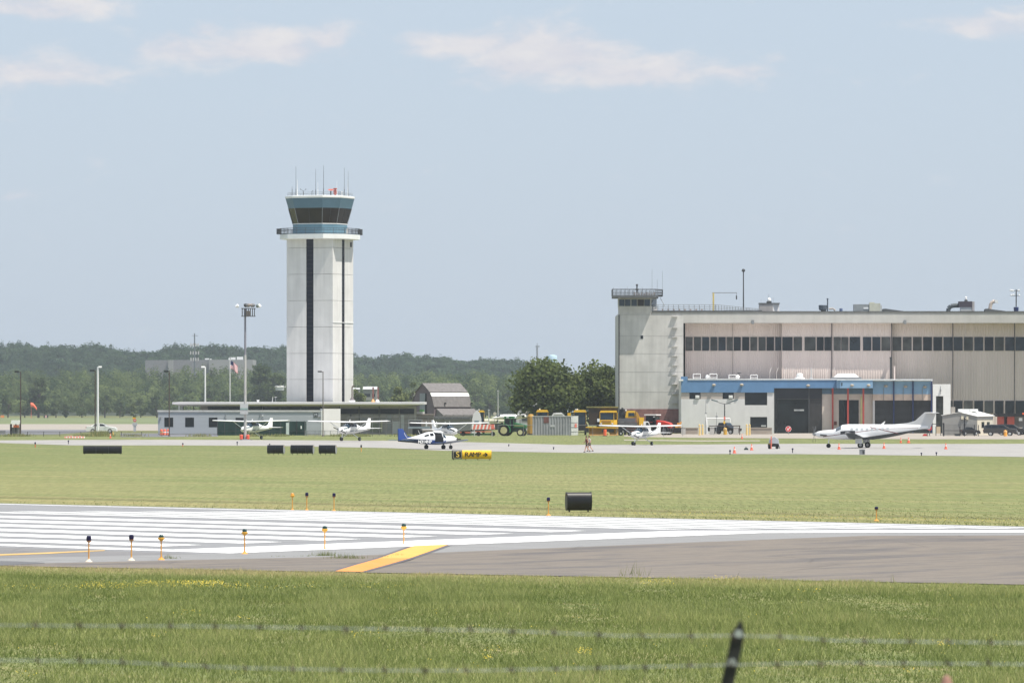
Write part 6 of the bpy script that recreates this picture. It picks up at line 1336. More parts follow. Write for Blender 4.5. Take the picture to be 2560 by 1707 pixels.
# ground power cart and things about the turboprop
t = thing('ground_power_cart', 'grey ground power cart with black base on the apron left of the turboprop', 'ground cart', G(1933, 1122))
MB().loft([[(-.5, y, .65), (.68, y, .6), (.6, y, 1.15), (.1, y, 1.45), (-.45, y, 1.1)] for y in (-.6, .6)]).build('cover', M('cart_grey', (.42, .44, .47), .5), t, bevel=.05)
MB().box(-.6, .62, -.55, .55, .28, .64).build('base', black, t); MB().box(-.32, -.2, -.72, -.62, .0, 1.5).build('handle', redorange, t); MB().box(-.55, -.1, -.63, -.6, .55, .62).build('strap', dk_yellow, t)
for x, y in ((-.42, -.5), (.45, -.5), (-.42, .5), (.45, .5)): wheel_mb(.17, .1, (x, y, .17)).build('wheel', rubber, t)
MB().cyl((.6, -.4, .5), (.75, -.4, .05), .05, n=5).build('drawbar', dk_metal, t)
t = thing('utility_box', 'grey utility box with a dark door at the apron edge below the turboprop', 'utility box', G(2155.5, 1136))
MB().box(-.28, .28, -.2, .2, 0, .52).build('box', mid_grey, t); MB().box(.02, .2, -.215, -.201, .06, .42).build('door', dk_metal, t); MB().box(-.3, .3, -.22, .22, .52, .56).build('lid', lt_grey, t)
t = thing('gear_bag', 'dark rounded bag lying on the apron beside a cone', 'bag', G(1865.5, 1124.5)); MB().loft([[(-.28, y, 0), (.26, y, 0), (.2, y, .2), (.0, y, .3 - abs(y) * .4), (-.2, y, .2)] for y in (-.25, 0, .25)]).build('bag', M('dark_green_bag', (.03, .05, .05), .8), t, smooth=True); MB().tube([(-.1, 0, .27), (-.03, 0, .38), (.06, 0, .27)], .015, 5).build('strap', black, t)
cone0 = thing('traffic_cone', 'orange traffic cone on the apron edge, leftmost of the cones by the grey cart', 'traffic cone', G(1836, 1133), 0, 'traffic cones on the apron')
MB().lathe([(.17, .04), (.15, .12), (.03, .72), (.02, .74)], n=12).build('cone', M('cone_red_orange', (.85, .16, .09), .6), cone0); MB().box(-.2, .2, -.2, .2, 0, .04).build('base', M('cone_base', (.55, .09, .06), .7), cone0); MB().lathe([(.125, .36), (.098, .50)], n=12).build('reflective_collar', M('cone_collar', (.85, .62, .55), .5), cone0)
cone0.scale = (1.0, 1.0, 1.0)
for px, py, lab in ((1879, 1125.5, 'orange traffic cone right of the dark bag on the apron'), (2097.5, 1123.5, 'orange traffic cone between the nose wheel and main wheel of the turboprop'), (2210, 1121.5, 'orange traffic cone behind the main wheels under the turboprop tail'), (2364.5, 1123, 'orange traffic cone by itself on the apron in front of the black fence')):
    copy_tree(cone0, G(px, py), None, lab)
for px, py, lab in ((2252, 1107, 'left slim orange marker under the turboprop tail'), (2271.5, 1107, 'right broader orange drum under the turboprop tail'), (276, 1095, 'slim orange cone in the grass by the white car'), (1855, 1097, 'small orange cone on the path in front of the annex')):
    c_ = copy_tree(cone0, G(px, py), None, lab); c_.scale = (.8, .8, 1.0) if px != 2271.5 else (1.2, 1.2, 1.0)
    c_['group'] = 'other orange markers'
# bollards
def bollard(name, label, loc, r, h, m, group=None):
    t = thing(name, label, 'bollard', loc, 0, group); MB().lathe([(r, 0), (r, h - r * .6), (r * .75, h - .08), (r * .1, h)], n=12).build('post', m, t); MB().lathe([(r * 1.02, h * .72), (r * 1.02, h * .80)], n=12).build('band', M('bollard_band', (.70, .66, .55), .6), t); return t
bollard('bollard', 'taller left pale yellow bollard at the left end of the annex wall', AT(1749, 868), .155, 1.75, pale_yellow, 'pale yellow bollards in front of the annex'); bollard('bollard', 'right pale yellow bollard of the pair at the left end of the annex wall', AT(1756.5, 880), .15, 1.7, pale_yellow, 'pale yellow bollards in front of the annex')
bollard('bollard', 'left pale yellow bollard of the pair below the annex window', AT(1867, 868), .155, 1.75, pale_yellow, 'pale yellow bollards in front of the annex'); bollard('bollard', 'right pale yellow bollard of the pair below the annex window', AT(1874, 872), .15, 1.75, pale_yellow, 'pale yellow bollards in front of the annex')
bollard('bollard', 'fat mustard yellow bollard in front of the black pickup truck', AT(1813, 885), .28, 1.15, M('mustard', (.62, .36, .05), .6)); bollard('bollard', 'orange yellow bollard in front of the dark grey estate car', AT(2513.5, 838), .26, .95, M('orange_yellow', (.85, .38, .06), .6))
bollard('bollard', 'small yellow bollard in the weeds by the front of the white car', AT(282, 850), .13, .6, yellow)
# stone blocks and low wall by the annex
for k, (a, b, lab) in enumerate(((1703, 1714, 'leftmost grey concrete block in front of the annex'), (1775, 1786, 'grey concrete block left of the black pickup truck'), (1834, 1846, 'grey concrete block right of the black pickup truck'))):
    d = 890; t = thing('concrete_block', lab, 'concrete block', AT((a + b) / 2, d), 0, 'concrete blocks in front of the annex'); W('block', beam_conc, MB().pbox(a, b, 1069, 1086, d, .7), t); W('cap', beam_conc, MB().pbox(a - .6, b + .6, 1067.5, 1068.9, d - .05, .8), t)
for a, b, lab in ((1714.5, 1745, 'tan low planter wall at the left end of the annex'), (1876, 1930, 'tan low planter wall below the annex window')):
    t = thing('planter_wall', lab, 'planter', AT((a + b) / 2, 893)); W('wall', M('planter_tan', (.36, .31, .26), .85), MB().pbox(a, b, 1070, 1085, 893, .8), t); W('coping', M('planter_coping', (.42, .37, .31), .8), MB().pbox(a - .5, b + .5, 1068.5, 1069.9, 892.9, 1.0), t)
t = thing('gate_barrier', 'low brown barrier rail on posts beside the black pickup truck', 'barrier', AT(1830, 884)); d = 884
W('rail', brown_pole, MB().pbox(1772, 1850, 1063, 1065.5, d, .1), t); W('post', brown_pole, MB().pbox(1848, 1850.5, 1063, 1090, d + .11, .12), t)
for px, q, lab in ((1764, 997, 'taller thin lattice aerial mast in front of the annex, left of the double street lamp'), (1791, 1030, 'shorter thin aerial mast in front of the annex by the double street lamp')):
    d = 893; t = thing('aerial_mast', lab, 'mast', AT(px, d), 0, 'aerial masts in front of the annex'); W('mast', mid_grey, MB().cyl((X(px - .5, d), d, gz(d)), (X(px + .7, d), d, Z(q, d)), .05, .03, 5), t); W('bracket', mid_grey, MB().box(X(px - 2, d), X(px + 3, d), d - .05, d + .05, Z(1033 if px < 1780 else 1041, d) - .1, Z(1033 if px < 1780 else 1041, d) + .1), t)
t = thing('boat_mast', 'white leaning pipe post in front of the annex wall', 'post', AT(1766, 890)); W('pipe', white, MB().cyl((X(1769, 890), 890, gz(890)), (X(1764, 890), 890, Z(1034, 890)), .08, n=6), t)
t = thing('hand_flag', 'small red and yellow marker flag above the mustard bollard', 'flag', AT(1811.5, 886)); d = 886
W('pole', lt_grey, MB().cyl((X(1811, d), d, gz(d)), (X(1811, d), d, Z(1040, d)), .025, n=5), t); W('red_cloth', redorange, MB().pbox(1809.5, 1813.5, 1041, 1049, d - .03, .03), t); W('yellow_cloth', yellow, MB().pbox(1808.5, 1813, 1052, 1059, d - .03, .03), t)
# ---------------------------------------------------------------- poles, signs, lights
def lamp_pole(name, label, px, qtop, d, arm_px, m, r=.09, group=None, head=(.35, .16, .12), qb=None, head_m=None):
    t = thing(name, label, 'lamp post', AT(px, d), 0, group); s = d / F
    h = Z(qtop, d) - gz(d); a = arm_px * s; sg = 1 if a > 0 else -1
    MB().cyl((0, 0, 0), (0, 0, h), r, r * .75, 8).build('pole', m, t)
    ar = MB().cyl((0, 0, h - .06), (a, 0, h - .02), r * .45, n=6).build('arm', m, t)
    MB().loft([[(a - sg * .05 + x * sg, y, h + z) for y, z in ((-head[1], -.12), (head[1], -.12), (head[1] * .7, head[2]), (-head[1] * .7, head[2]))] for x in (-head[0], head[0])]).build('lamp_head', head_m or m, ar)
    MB().lathe([(r * 2, 0), (r * 2, .05), (r * 1.3, .3)], n=8).build('base', m, t)
    return t
lamp_pole('street_lamp', 'brown lamp post at the far left with a small dark head facing left', 51.5, 929, 845, -10, brown_pole, .10, 'brown lamp posts by the fence', head_m=black)
lamp_pole('street_lamp', 'brown lamp post standing just left of the tall white lamp post', 238, 926, 848, -8, brown_pole, .10, 'brown lamp posts by the fence', head_m=black)
lamp_pole('street_lamp', 'brown lamp post in front of the left end of the grey office', 423, 928, 838, -8.5, brown_pole, .09, 'brown lamp posts by the fence', head_m=black)
lamp_pole('street_lamp', 'slim grey brown lamp post in front of the control tower', 807.5, 928.5, 838, -9, M('grey_brown_pole', (.15, .13, .12), .7), .09, None, (.30, .14, .1), head_m=dk_metal)
lamp_pole('street_lamp', 'tall white lamp post behind the white car with its head facing right', 244.5, 917, 925, 6.5, white, .19, 'white lamp posts', (.28, .2, .14))
lamp_pole('street_lamp', 'white lamp post above the terminal roof with its head facing left', 513, 917, 940, -6, white, .16, 'white lamp posts', (.3, .2, .14))
t = thing('street_lamp', 'double-armed street lamp with two dark heads in front of the annex', 'lamp post', AT(1811.5, 900)); s_ = 900 / F; h = Z(1009, 900) - gz(900)
MB().cyl((0, 0, 0), (0, 0, h), .11, .08, 8).build('pole', dk_metal, t)
for sg in (-1, 1):
    ar = MB().tube([(0, 0, h - .05), (sg * .7, 0, h + .12), (sg * 1.25, 0, h + .36)], .05, 6).build('arm', dk_metal, t)
    MB().loft([[(sg * (1.1 + u), y, h + .34 + u * .28 + z) for y, z in ((-w_, -.1), (w_, -.1), (w_ * .6, .12), (-w_ * .6, .12))] for u, w_ in ((0, .12), (.4, .22), (.85, .2), (1.02, .08))]).build('lamp_head', M('lamp_slate', (.07, .095, .10), .5), ar)
# floodlight mast on the apron
d = 770; t = thing('floodlight_mast', 'tall grey mast with a basket of floodlights on top beside the green screen', 'floodlight mast', (X(613, d), d, Z(1101.5, d))); s_ = d / F
h = Z(772, d) - t.location.z; ys_ = [0, .35, .72, 1.0]
MB().cyl((0, 0, 0), (0, 0, h * .65), .20, .17, 10).build('pole', M('mast_grey', (.47, .46, .44), .7, var=.1, streak=.1), t); MB().cyl((0, 0, h * .65), (0, 0, h), .155, .13, 10).build('upper_pole', M('mast_upper', (.22, .22, .25), .6), t)
bk = MB(); cx, hw2 = 8 * s_, 17 * s_
zb_, zt_ = (Z(790.5, d) - t.location.z), (Z(771, d) - t.location.z)
for zz in (zb_, zt_):
    for y in (-.6, .6): bk.cyl((cx - hw2, y, zz), (cx + hw2, y, zz), .05, n=5)
    for x in (-hw2, hw2): bk.cyl((cx + x, -.6, zz), (cx + x, .6, zz), .05, n=5)
for k in range(7):
    for y in (-.6, .6): x = cx - hw2 * .9 + 1.8 * hw2 * k / 6; bk.cyl((x, y, zb_), (x, y, zt_), .035, n=5)
bk.box(cx - hw2, cx + hw2, -.6, .6, zb_ - .04, zb_ + .02); bk.build('basket', dk_metal, t)
for x, m_, tilt in ((-16, lamp_white, -1), (5, mid_grey, 0), (9, M('lamp_brown', (.28, .24, .21), .6), 0), (17, M('lamp_brown', (.28, .24, .21), .6), 0), (21, mid_grey, 0), (28, M('lamp_green_grey', (.20, .24, .22), .6), 1), (32, lamp_white, 1), (1, dk_metal, 0)):
    z0 = zt_ + .12; xx = x * s_
    lp = MB().lathe([(.06, 0), (.2, .12), (.26, .38), (.24, .44)], n=10).build('lamp', m_, t); lp.location = (xx, -.3, z0 + .05); lp.rotation_euler = (R(25), R(50) * tilt, 0)
MB().box(cx - .3, cx + .3, -.3, .3, zb_ + .05, zb_ + .75).build('ballast_box', M('ballast_tan', (.40, .33, .27), .7), t)
MB().box(-.68, .42, -.5, -.22, Z(1035, d) - t.location.z, Z(1009, d) - t.location.z).build('control_box', lt_grey, t); MB().box(-.66, .4, -.53, -.51, Z(1024, d) - t.location.z, Z(1020, d) - t.location.z).build('label_plate', M('plate_green', (.25, .36, .33), .6), t)
for px, lab in ((603.5, 'left red barrel at the foot of the floodlight mast'), (620, 'right red barrel at the foot of the floodlight mast')):
    b = thing('barrel', lab, 'barrel', (X(px, d), d - .3, t.location.z + .22), 0, 'red barrels at the mast foot'); MB().lathe([(.2, 0), (.23, .1), (.23, .55), (.18, .62)], n=12).build('drum', M('barrel_red', (.80, .12, .07), .5), b); MB().lathe([(.235, .28), (.235, .33)], n=12).build('hoop', M('barrel_hoop', (.5, .08, .05), .5), b)
b = thing('mast_block', 'low grey concrete footing round the floodlight mast', 'footing', (X(613, d), d, t.location.z - .05)); MB().lathe([(.75, 0), (.75, .2), (.6, .26)], n=12).build('slab', mid_grey, b); MB().box(.5, 1.0, -.3, .1, .0, .2).build('kerb_block', dk_metal, b)

# flagpole with the national flag
d = 935; t = thing('flagpole', 'slim white flagpole flying a striped flag above the terminal roof', 'flagpole', AT(575, d)); h = Z(894, d) - gz(d)
MB().cyl((0, 0, 0), (0, 0, h), .09, .05, 8).build('pole', white, t); MB().ball((0, 0, h + .07), .09, 6).build('finial', lt_grey, t)
m_flag, N, L, P = node_mat('striped_flag'); P.inputs['Roughness'].default_value = .8
uv = N.new('ShaderNodeUVMap'); sp = N.new('ShaderNodeSeparateXYZ'); L.new(uv.outputs[0], sp.inputs[0])
stripe = math_(N, L, 'LESS_THAN', math_(N, L, 'PINGPONG', math_(N, L, 'ADD', math_(N, L, 'MULTIPLY', sp.outputs['Y'], 6.5), .5), .5), .25)
stripe = math_(N, L, 'GREATER_THAN', math_(N, L, 'FRACT', math_(N, L, 'MULTIPLY', sp.outputs['Y'], 6.5)), .5)
canton = math_(N, L, 'MULTIPLY', math_(N, L, 'LESS_THAN', sp.outputs['X'], .42), math_(N, L, 'GREATER_THAN', sp.outputs['Y'], .46))
L.new(mix(N, L, canton, mix(N, L, stripe, (.42, .05, .06), (.70, .66, .65)), (.03, .04, .10)), P.inputs['Base Color'])
me = bpy.data.meshes.new('flag'); n, mrow = 14, 8; vs, fs, uvs = [], [], []
z_t = Z(902, d) - gz(d); FW, FH = 20 * d / F, 26 * d / F
for j in range(mrow + 1):
    for i in range(n + 1):
        u, v = i / n, j / mrow
        vs.append((.06 + u * FW * .92, .22 * math.sin(u * 7 + v * 1.5) * u, z_t - (1 - v) * FH * .72 - u * FH * .42 + .12 * math.sin(u * 5)))
for j in range(mrow):
    for i in range(n): a = j * (n + 1) + i; fs.append((a, a + 1, a + n + 2, a + n + 1))
me.from_pydata(vs, [], fs); ul = me.uv_layers.new(name='UVMap')
for p in me.polygons:
    for li in p.loop_indices: k = me.loops[li].vertex_index; ul.data[li].uv = ((k % (n + 1)) / n, (k // (n + 1)) / mrow)
me.materials.append(m_flag); fo = bpy.data.objects.new('flag', me); COL.objects.link(fo); fo.parent = t

# windsock, far airfield signs, telecom mast, water tower, utility poles
d = 2330; t = thing('windsock', 'orange windsock on a thin pole on the far grass at left', 'windsock', AT(78, d)); s_ = d / F
MB().cyl((0, 0, 0), (0, 0, 35 * s_), .11, .08, 6).build('pole', redorange, t)
MB().loft([[(x * s_, y * r_, (z * s_) + q * r_) for y, q in [(math.cos(a), math.sin(a)) for a in [2 * math.pi * k / 10 for k in range(10)]]] for x, z, r_ in ((-1, 34, .95), (5, 33, .85), (10, 28, .7), (14, 23, .5))]).build('sock', M('sock_orange', (.85, .15, .07), .7), t)
for px, w_, lab, ms in ((6, 9, 'small orange airfield sign on the far grass at the left edge', [M('sign_orange', (.75, .25, .06), .6)]), (115, 12, 'small red and white airfield sign on the far grass right of the windsock', [dk_metal, M('sign_pink', (.75, .42, .38), .6), dk_metal])):
    t = thing('airfield_sign', lab, 'airfield sign', AT(px, 2280), 0, 'far airfield signs'); s_ = 2280 / F
    for k, mm in enumerate(ms): a = -w_ / 2 * s_ + w_ * s_ * k / len(ms); MB().box(a, a + w_ * s_ / len(ms) - .02, -.15, .15, .3, 8 * s_).build('panel', mm, t)
    for x in (-.5, .5): MB().cyl((x, 0, 0), (x, 0, .3), .05, n=5).build('leg', dk_metal, t)
d = 2900; t = thing('telecom_mast', 'tall thin telecom mast with three tiers of pale antennas above the far wood', 'telecom mast', AT(486.5, d)); s_ = d / F
z = lambda q: Z(q, d) - gz(d)
MB().cyl((0, 0, 0), (0, 0, z(833)), .62, .28, 8).build('mast', M('mast_blue_grey', (.13, .15, .17), .7), t)
for q, wpx in ((862, 9), (882, 10), (898, 9)):
    for k in range(4): x = (-wpx + 2 * wpx * k / 3) * s_; MB().box(x - .3, x + .3, -.4, .0, z(q + 4), z(q - 4)).build('antenna_panel', M('panel_pale', (.55, .53, .52), .6), t)
    MB().box(-wpx * s_, wpx * s_, .1, .3, z(q + .6), z(q - .6)).build('cross_arm', mid_grey, t)
MB().box(-7 * s_, 9 * s_, -.1, .1, z(839.6), z(838.6)).build('cross_arm', mid_grey, t)
d = 4700; t = thing('telecom_mast', 'faint distant lattice mast on the horizon left of the water tower', 'telecom mast', AT(1343, d)); s_ = d / F
MB().cyl((0, 0, 0), (0, 0, Z(864, d) - .6), 1.1, .75, 6).build('mast', mid_grey, t); MB().box(-5 * s_, 6 * s_, -.4, .4, Z(867, d) - .6, Z(864.5, d) - .6).build('platform', mid_grey, t); MB().cyl((0, 0, Z(864, d) - .6), (0, 0, Z(858, d) - .6), .3, n=5).build('whip_antenna', mid_grey, t)
t = thing('water_tower', 'pale blue water tower tank showing above the oak on the horizon', 'water tower', AT(1381, 4700)); zz = lambda q: Z(q, 4700) - .58
MB().lathe([(4.0, zz(915)), (4.1, zz(900)), (4.1, zz(892)), (3.4, zz(888)), (.5, zz(886.5))], n=24).build('tank', M('tank_blue', (.50, .68, .78), .5, var=.04), t, smooth=True); MB().cyl((0, 0, 0), (0, 0, zz(914)), 2.2, n=12).build('pedestal', M('tank_blue', (.50, .68, .78), .5, var=.04), t)
for px, q, dd, m_, lab in ((1245, 975, 1180, M('pole_pale', (.42, .42, .41), .7), 'pale utility pole right of the barn in front of the wood'), (1222, 1023, 1150, lt_grey, 'short pale pole right of the white kiosk')):
    t = thing('utility_pole', lab, 'utility pole', AT(px, dd)); MB().cyl((0, 0, 0), (0, 0, Z(q, dd) - gz(dd)), .13, .09, 8).build('pole', m_, t); MB().box(-.2, .2, -.1, .1, Z(q + 3, dd) - gz(dd), Z(q + 1, dd) - gz(dd)).build('cap', m_, t)
t = thing('round_sign', 'round pale disc sign on a post right of the white kiosk', 'sign', AT(1237, 1100)); MB().cyl((0, -.03, Z(1034, 1100) - .58), (0, .03, Z(1034, 1100) - .58), .33, n=14).build('disc', M('disc_cream', (.55, .51, .42), .7), t); MB().cyl((0, 0.06, 0), (0, 0.06, Z(1034, 1100) - .58), .05, n=6).build('post', mid_grey, t)

# left side: shelter, stop sign, drums, barriers, fence
d = 868; t = thing('shelter', 'small open shelter with a white roof, black posts and an orange sign at left', 'shelter', AT(39, d)); s_ = d / F
W('roof', white, MB().loft([[(X(27, d), y, Z(1059.5, d)), (X(51, d), y, Z(1059.5, d)), (X(49, d), y, Z(1050, d)), (X(29, d), y, Z(1050, d))] for y in (d - .3, d + 1.3)]), t)
for a, b, m_ in ((25, 29.5, black), (38, 41, dk_metal), (48.5, 52, brown_pole)): W('post', m_, MB().pbox(a, b, 1059.6, 1089, d, .25), t)
W('sign_board', M('shelter_orange', (.85, .20, .07), .6), MB().pbox(33.5, 40, 1062, 1068.5, d - .1, .08).pbox(41, 47.5, 1062, 1068.5, d - .1, .08), t); W('back_panel', M('shelter_grey', (.30, .31, .31), .7), MB().pbox(29.6, 48.4, 1068, 1086, d + 1.0, .06), t)
t = thing('stop_sign', 'red round sign with a yellow plate above a pale grey pedestal left of the office', 'sign', AT(336, 895)); d = 895
W('disc', M('sign_red', (.55, .04, .04), .5), MB().cyl((X(337, d), d - .05, Z(1050.5, d)), (X(337, d), d, Z(1050.5, d)), .27, n=8), t); W('plate', yellow, MB().pbox(331, 339, 1043, 1046.5, d - .02, .04), t); W('letter_bar', white, MB().pbox(334.5, 339.5, 1049.8, 1051.2, d - .07, .015), t)
W('pedestal', lt_grey, MB().pbox(333.5, 340, 1064, 1078, d, .35), t); W('box', lt_grey, MB().pbox(331, 342.5, 1056.5, 1063.9, d - .05, .45), t)
for px, m2, lab in ((403.5, pale_yellow, 'left pale and orange traffic drum by the office corner'), (411.5, orange, 'middle orange traffic drum by the office corner'), (420, orange, 'right orange traffic drum by the office corner')):
    t = thing('traffic_drum', lab, 'traffic drum', AT(px, 868), 0, 'traffic drums by the office'); MB().lathe([(.26, 0), (.25, .1), (.2, .85), (.15, .98)], n=12).build('drum', M('drum_orange', (.85, .20, .12), .6), t); MB().lathe([(.236, .42), (.224, .58)], n=12).build('reflective_collar', white if m2 is orange else pale_yellow, t); MB().lathe([(.32, 0), (.32, .07)], n=12).build('base', rubber, t)
t = thing('folded_barriers', 'flattened heap of red and white barrier boards in the grass at left', 'barriers', G(184, 1094.5)); mb = MB(); mw_ = MB()
for k in range(7): x = -1.3 + k * .42; mb.loft([[(x, y, z) for y, z in ((-.3, 0), (-.2, .22 + .06 * (k % 3)), (.2, .05))] for x in (x, x + .26)]); mw_.loft([[(x, y, z) for y, z in ((-.3, 0), (-.2, .22), (.2, .05))] for x in (x + .27, x + .40)])
mb.build('red_board', M('barrier_pink', (.62, .24, .20), .7), t); mw_.build('white_board', M('barrier_white', (.66, .60, .58), .7), t)
t = thing('barrier_block', 'grey concrete barrier at the left edge of the photo', 'barrier', AT(3, 905)); W('block', M('barrier_grey', (.26, .26, .25), .85), MB().pbox(-12, 13, 1075.5, 1085, 905, .6), t); W('foot', M('barrier_grey', (.26, .26, .25), .85), MB().pbox(-13, 14, 1083, 1086.5, 904.8, 1.0), t)
def fence(name, label, pts, d, qt, qb_h, post_m, fabric=True, every=None, rails=(0,), barbs=False, pr=.045):
    t = thing(name, label, 'fence', AT((pts[0] + pts[-1]) / 2, d)); zt2 = Z(qt, d); g0 = gz(d)
    for px in pts:
        mb = MB().cyl((X(px, d), d, g0 - .1), (X(px, d), d, zt2), pr, n=6)
        if barbs: mb.cyl((X(px, d), d, zt2), (X(px, d) + .25, d - .25, zt2 + .4), pr * .6, n=5)
        W('post', post_m, mb, t)
    for dz in rails: W('rail', post_m, MB().cyl((X(pts[0], d), d, zt2 - dz), (X(pts[-1], d), d, zt2 - dz), .028, n=5), t)
    if barbs:
        for k in (1, 2, 3): W('barbed_wire', mid_grey, MB().cyl((X(pts[0], d) + .08 * k, d - .08 * k, zt2 + .13 * k), (X(pts[-1], d) + .08 * k, d - .08 * k, zt2 + .13 * k), .012, n=4), t)
    if fabric: W('mesh_fabric', fence_fabric, MB().quad((X(pts[0], d), d + .03, g0), (X(pts[-1], d), d + .03, g0), (X(pts[-1], d), d + .03, zt2), (X(pts[0], d), d + .03, zt2)), t)
    return t
fence('chain_link_fence', 'low dark wire fence with thin posts along the grass at left', [-40, 29, 69, 109, 149.5, 202, 253, 279.5, 303.5, 354, 405], 838, 1078.5, 0, dk_metal, True, rails=(0,))
fence('chain_link_fence', 'thin wire fence between the dark green screen and the tall security fence', [763, 769, 788, 797.5, 812, 826, 844, 860], 838, 1076, 0, mid_grey, True)
fence('security_fence', 'tall grey security fence topped with barbed wire in front of the stores', [868, 884, 901, 916, 931, 948, 965, 981, 998, 1021, 1044, 1070, 1096, 1112, 1130, 1157, 1176], 858, 1042, 0, M('fence_grey', (.17, .17, .17), .6), True, rails=(0, .95), barbs=True, pr=.05)
fence('chain_link_fence', 'faint wire fence across the grass in front of the yellow machines', [1245, 1309, 1370, 1424, 1482, 1542, 1600, 1659, 1707], 832, 1062, 0, mid_grey, False, rails=(0,), pr=.03)
# boulders of weeds round the lamp posts
n = 2600; px_ = rng.choice([252, 236, 262, 210, 30, 55, 850, 900, 1010, 500, 330, 640, 700], n) + rng.normal(0, 14, n); X_, Y_, Z_ = [], [], []
for p in px_: q = 838 + rng.normal(0, 4); X_.append(X(p, q)); Y_.append(q); Z_.append(gz(q))
X_, Y_, Z_ = map(np.array, (X_, Y_, Z_)); hh = rng.uniform(.15, .55, n) * np.where(np.abs(px_ - 250) < 22, 1.9, 1)
V = blades(X_, Y_, Z_, hh, rng.uniform(.03, .09, n), rng.uniform(.1, .5, n), 0)
tag(raw_mesh('fence_weeds', V, 3, rng.uniform(.3, 1, n), m_tuft), None, None, kind='stuff')

# guard house, black gate and red hydrants at right
d = 868; t = thing('guard_house', 'beige guard house with a white gable roof at the right end of the apron', 'guard house', AT(2420, d))
ga, gb_, gc = X(2356, d), X(2443, d), X(2489, d); dy = 5.0
rg = (X(2399, d), X(2450, d))
W('gable_wall', M('gable_shade_grey', (.29, .285, .27), .8, var=.05), MB().xprism([(ga, .5), (gb_, .5), (gb_, Z(1041, d)), (rg[0], Z(1031, d)), (ga, Z(1038, d))], d, d + .2), t)  # gable coloured darker than the cream side wall to stand for its shade
W('side_wall', M('guard_cream', (.62, .57, .47), .8, var=.04), MB().prism([(gb_ + .0, d + .21), (gc, d + dy), (gc - .2, d + dy), (gb_ - .2, d + .21)], .5, Z(1041.5, d)), t)
W('eave_band', M('eave_grey', (.40, .40, .40), .7), MB().prism([(gb_ + .02, d + .15), (gc + .02, d + dy - .06), (gc, d + dy), (gb_, d + .21)], Z(1047.5, d), Z(1041.6, d)), t)
rf = MB()
rf.loft([[(gb_ + .1, d - .15, Z(1041.5, d)), (rg[0] + .05, d - .15, Z(1030.6, d)), (rg[0] + .05, d - .15, Z(1029.6, d)), (gb_ + .15, d - .15, Z(1040, d))], [(gc + .3, d + dy, Z(1040.8, d)), (rg[1] + .1, d + dy, Z(1028.6, d)), (rg[1] + .1, d + dy, Z(1027.6, d)), (gc + .35, d + dy, Z(1039, d))]])
rf.loft([[(ga - .25, d - .15, Z(1038.7, d)), (rg[0], d - .15, Z(1030.6, d)), (rg[0], d - .15, Z(1029.6, d)), (ga - .25, d - .15, Z(1037.6, d))], [(ga + 2.5, d + dy, Z(1038, d)), (rg[1], d + dy, Z(1028.6, d)), (rg[1], d + dy, Z(1027.6, d)), (ga + 2.5, d + dy, Z(1037, d))]])
W('roof', white, rf, t)
for a, b in ((2396, 2424), (2425.5, 2445)): W('roof_unit', white, MB().pbox(a, b, 1022, 1028.5, d + 2.5, 1.2), t)
W('chimney', M('chimney_taupe', (.34, .31, .27), .8), MB().pbox(2378, 2388, 1017, 1033, d + 3, .8), t)
for u in (.28, .62):
    x0_, y0_ = gb_ + (gc - gb_) * u, d + .2 + (dy - .2) * u; x1_, y1_ = gb_ + (gc - gb_) * (u + .17), d + .2 + (dy - .2) * (u + .17)
    w = W('window', glass_dark, MB().prism([(x0_ + .03, y0_ - .03), (x1_ + .03, y1_ - .03), (x1_, y1_ + .02), (x0_, y0_ + .02)], Z(1069, d), Z(1054.5, d)), t); W('sill', white, MB().prism([(x0_ - .03, y0_ - .14), (x1_ + .12, y1_ - .08), (x1_, y1_ + .02), (x0_, y0_ + .02)], Z(1070.5, d), Z(1069.1, d)), w)
W('wall_lamp', M('lamp_cream', (.66, .60, .45), .6), MB().pbox(2403, 2409, 1040, 1048, d - .3, .28).pbox(2416, 2421, 1041, 1048.5, d - .3, .28), t); W('lamp_bar', white, MB().pbox(2409.2, 2415.8, 1044, 1045.5, d - .2, .1), t)
W('door', M('guard_door', (.30, .30, .29), .7), MB().pbox(2408, 2425, 1056, 1090, d - .06, .05), t)
t = thing('iron_fence', 'black iron railing fence with tall posts in front of the guard house', 'fence', AT(2400, 842)); d = 842
for px, q in ((2318, 1064), (2359, 1057), (2400, 1066), (2411, 1044), (2436, 1062), (2446.5, 1062)): W('post', M('fence_black', (.02, .02, .025), .6), MB().cyl((X(px, d), d, gz(d)), (X(px, d), d, Z(q, d)), .11 if px in (2359, 2411) else .06, n=6), t)
W('rail', M('fence_black', (.02, .02, .025), .6), MB().cyl((X(2318, d), d, Z(1060.5, d)), (X(2359, d), d, Z(1058.5, d)), .05, n=5).cyl((X(2359, d), d, Z(1076, d)), (X(2446, d), d, Z(1076, d)), .04, n=5).cyl((X(2318, d), d, Z(1099, d)), (X(2359, d), d, Z(1100, d)), .04, n=5), t)
bars = MB()
for px in range(2362, 2446, 3): bars.cyl((X(px, d), d, gz(d)), (X(px, d), d, Z(1060, d)), .022, n=4)
W('baluster', M('fence_dark', (.05, .05, .05), .6), bars, t)
for px, q0, lab in ((2331, 1090, 'dark grey shrub-like bin by the iron fence'),): pass
t = thing('waste_bin', 'dark blue grey wheeled bin inside the black iron fence', 'bin', AT(2394, 848)); d = 848; W('body', M('bin_slate', (.06, .075, .09), .6), MB().loft([[(X(2389, d), y, gz(d)), (X(2400, d), y, gz(d)), (X(2402, d), y, Z(1086, d)), (X(2387, d), y, Z(1086, d))] for y in (d, d + .7)]), t); W('lid', black, MB().pbox(2386.5, 2402.5, 1084.4, 1085.9, d - .05, .8), t)
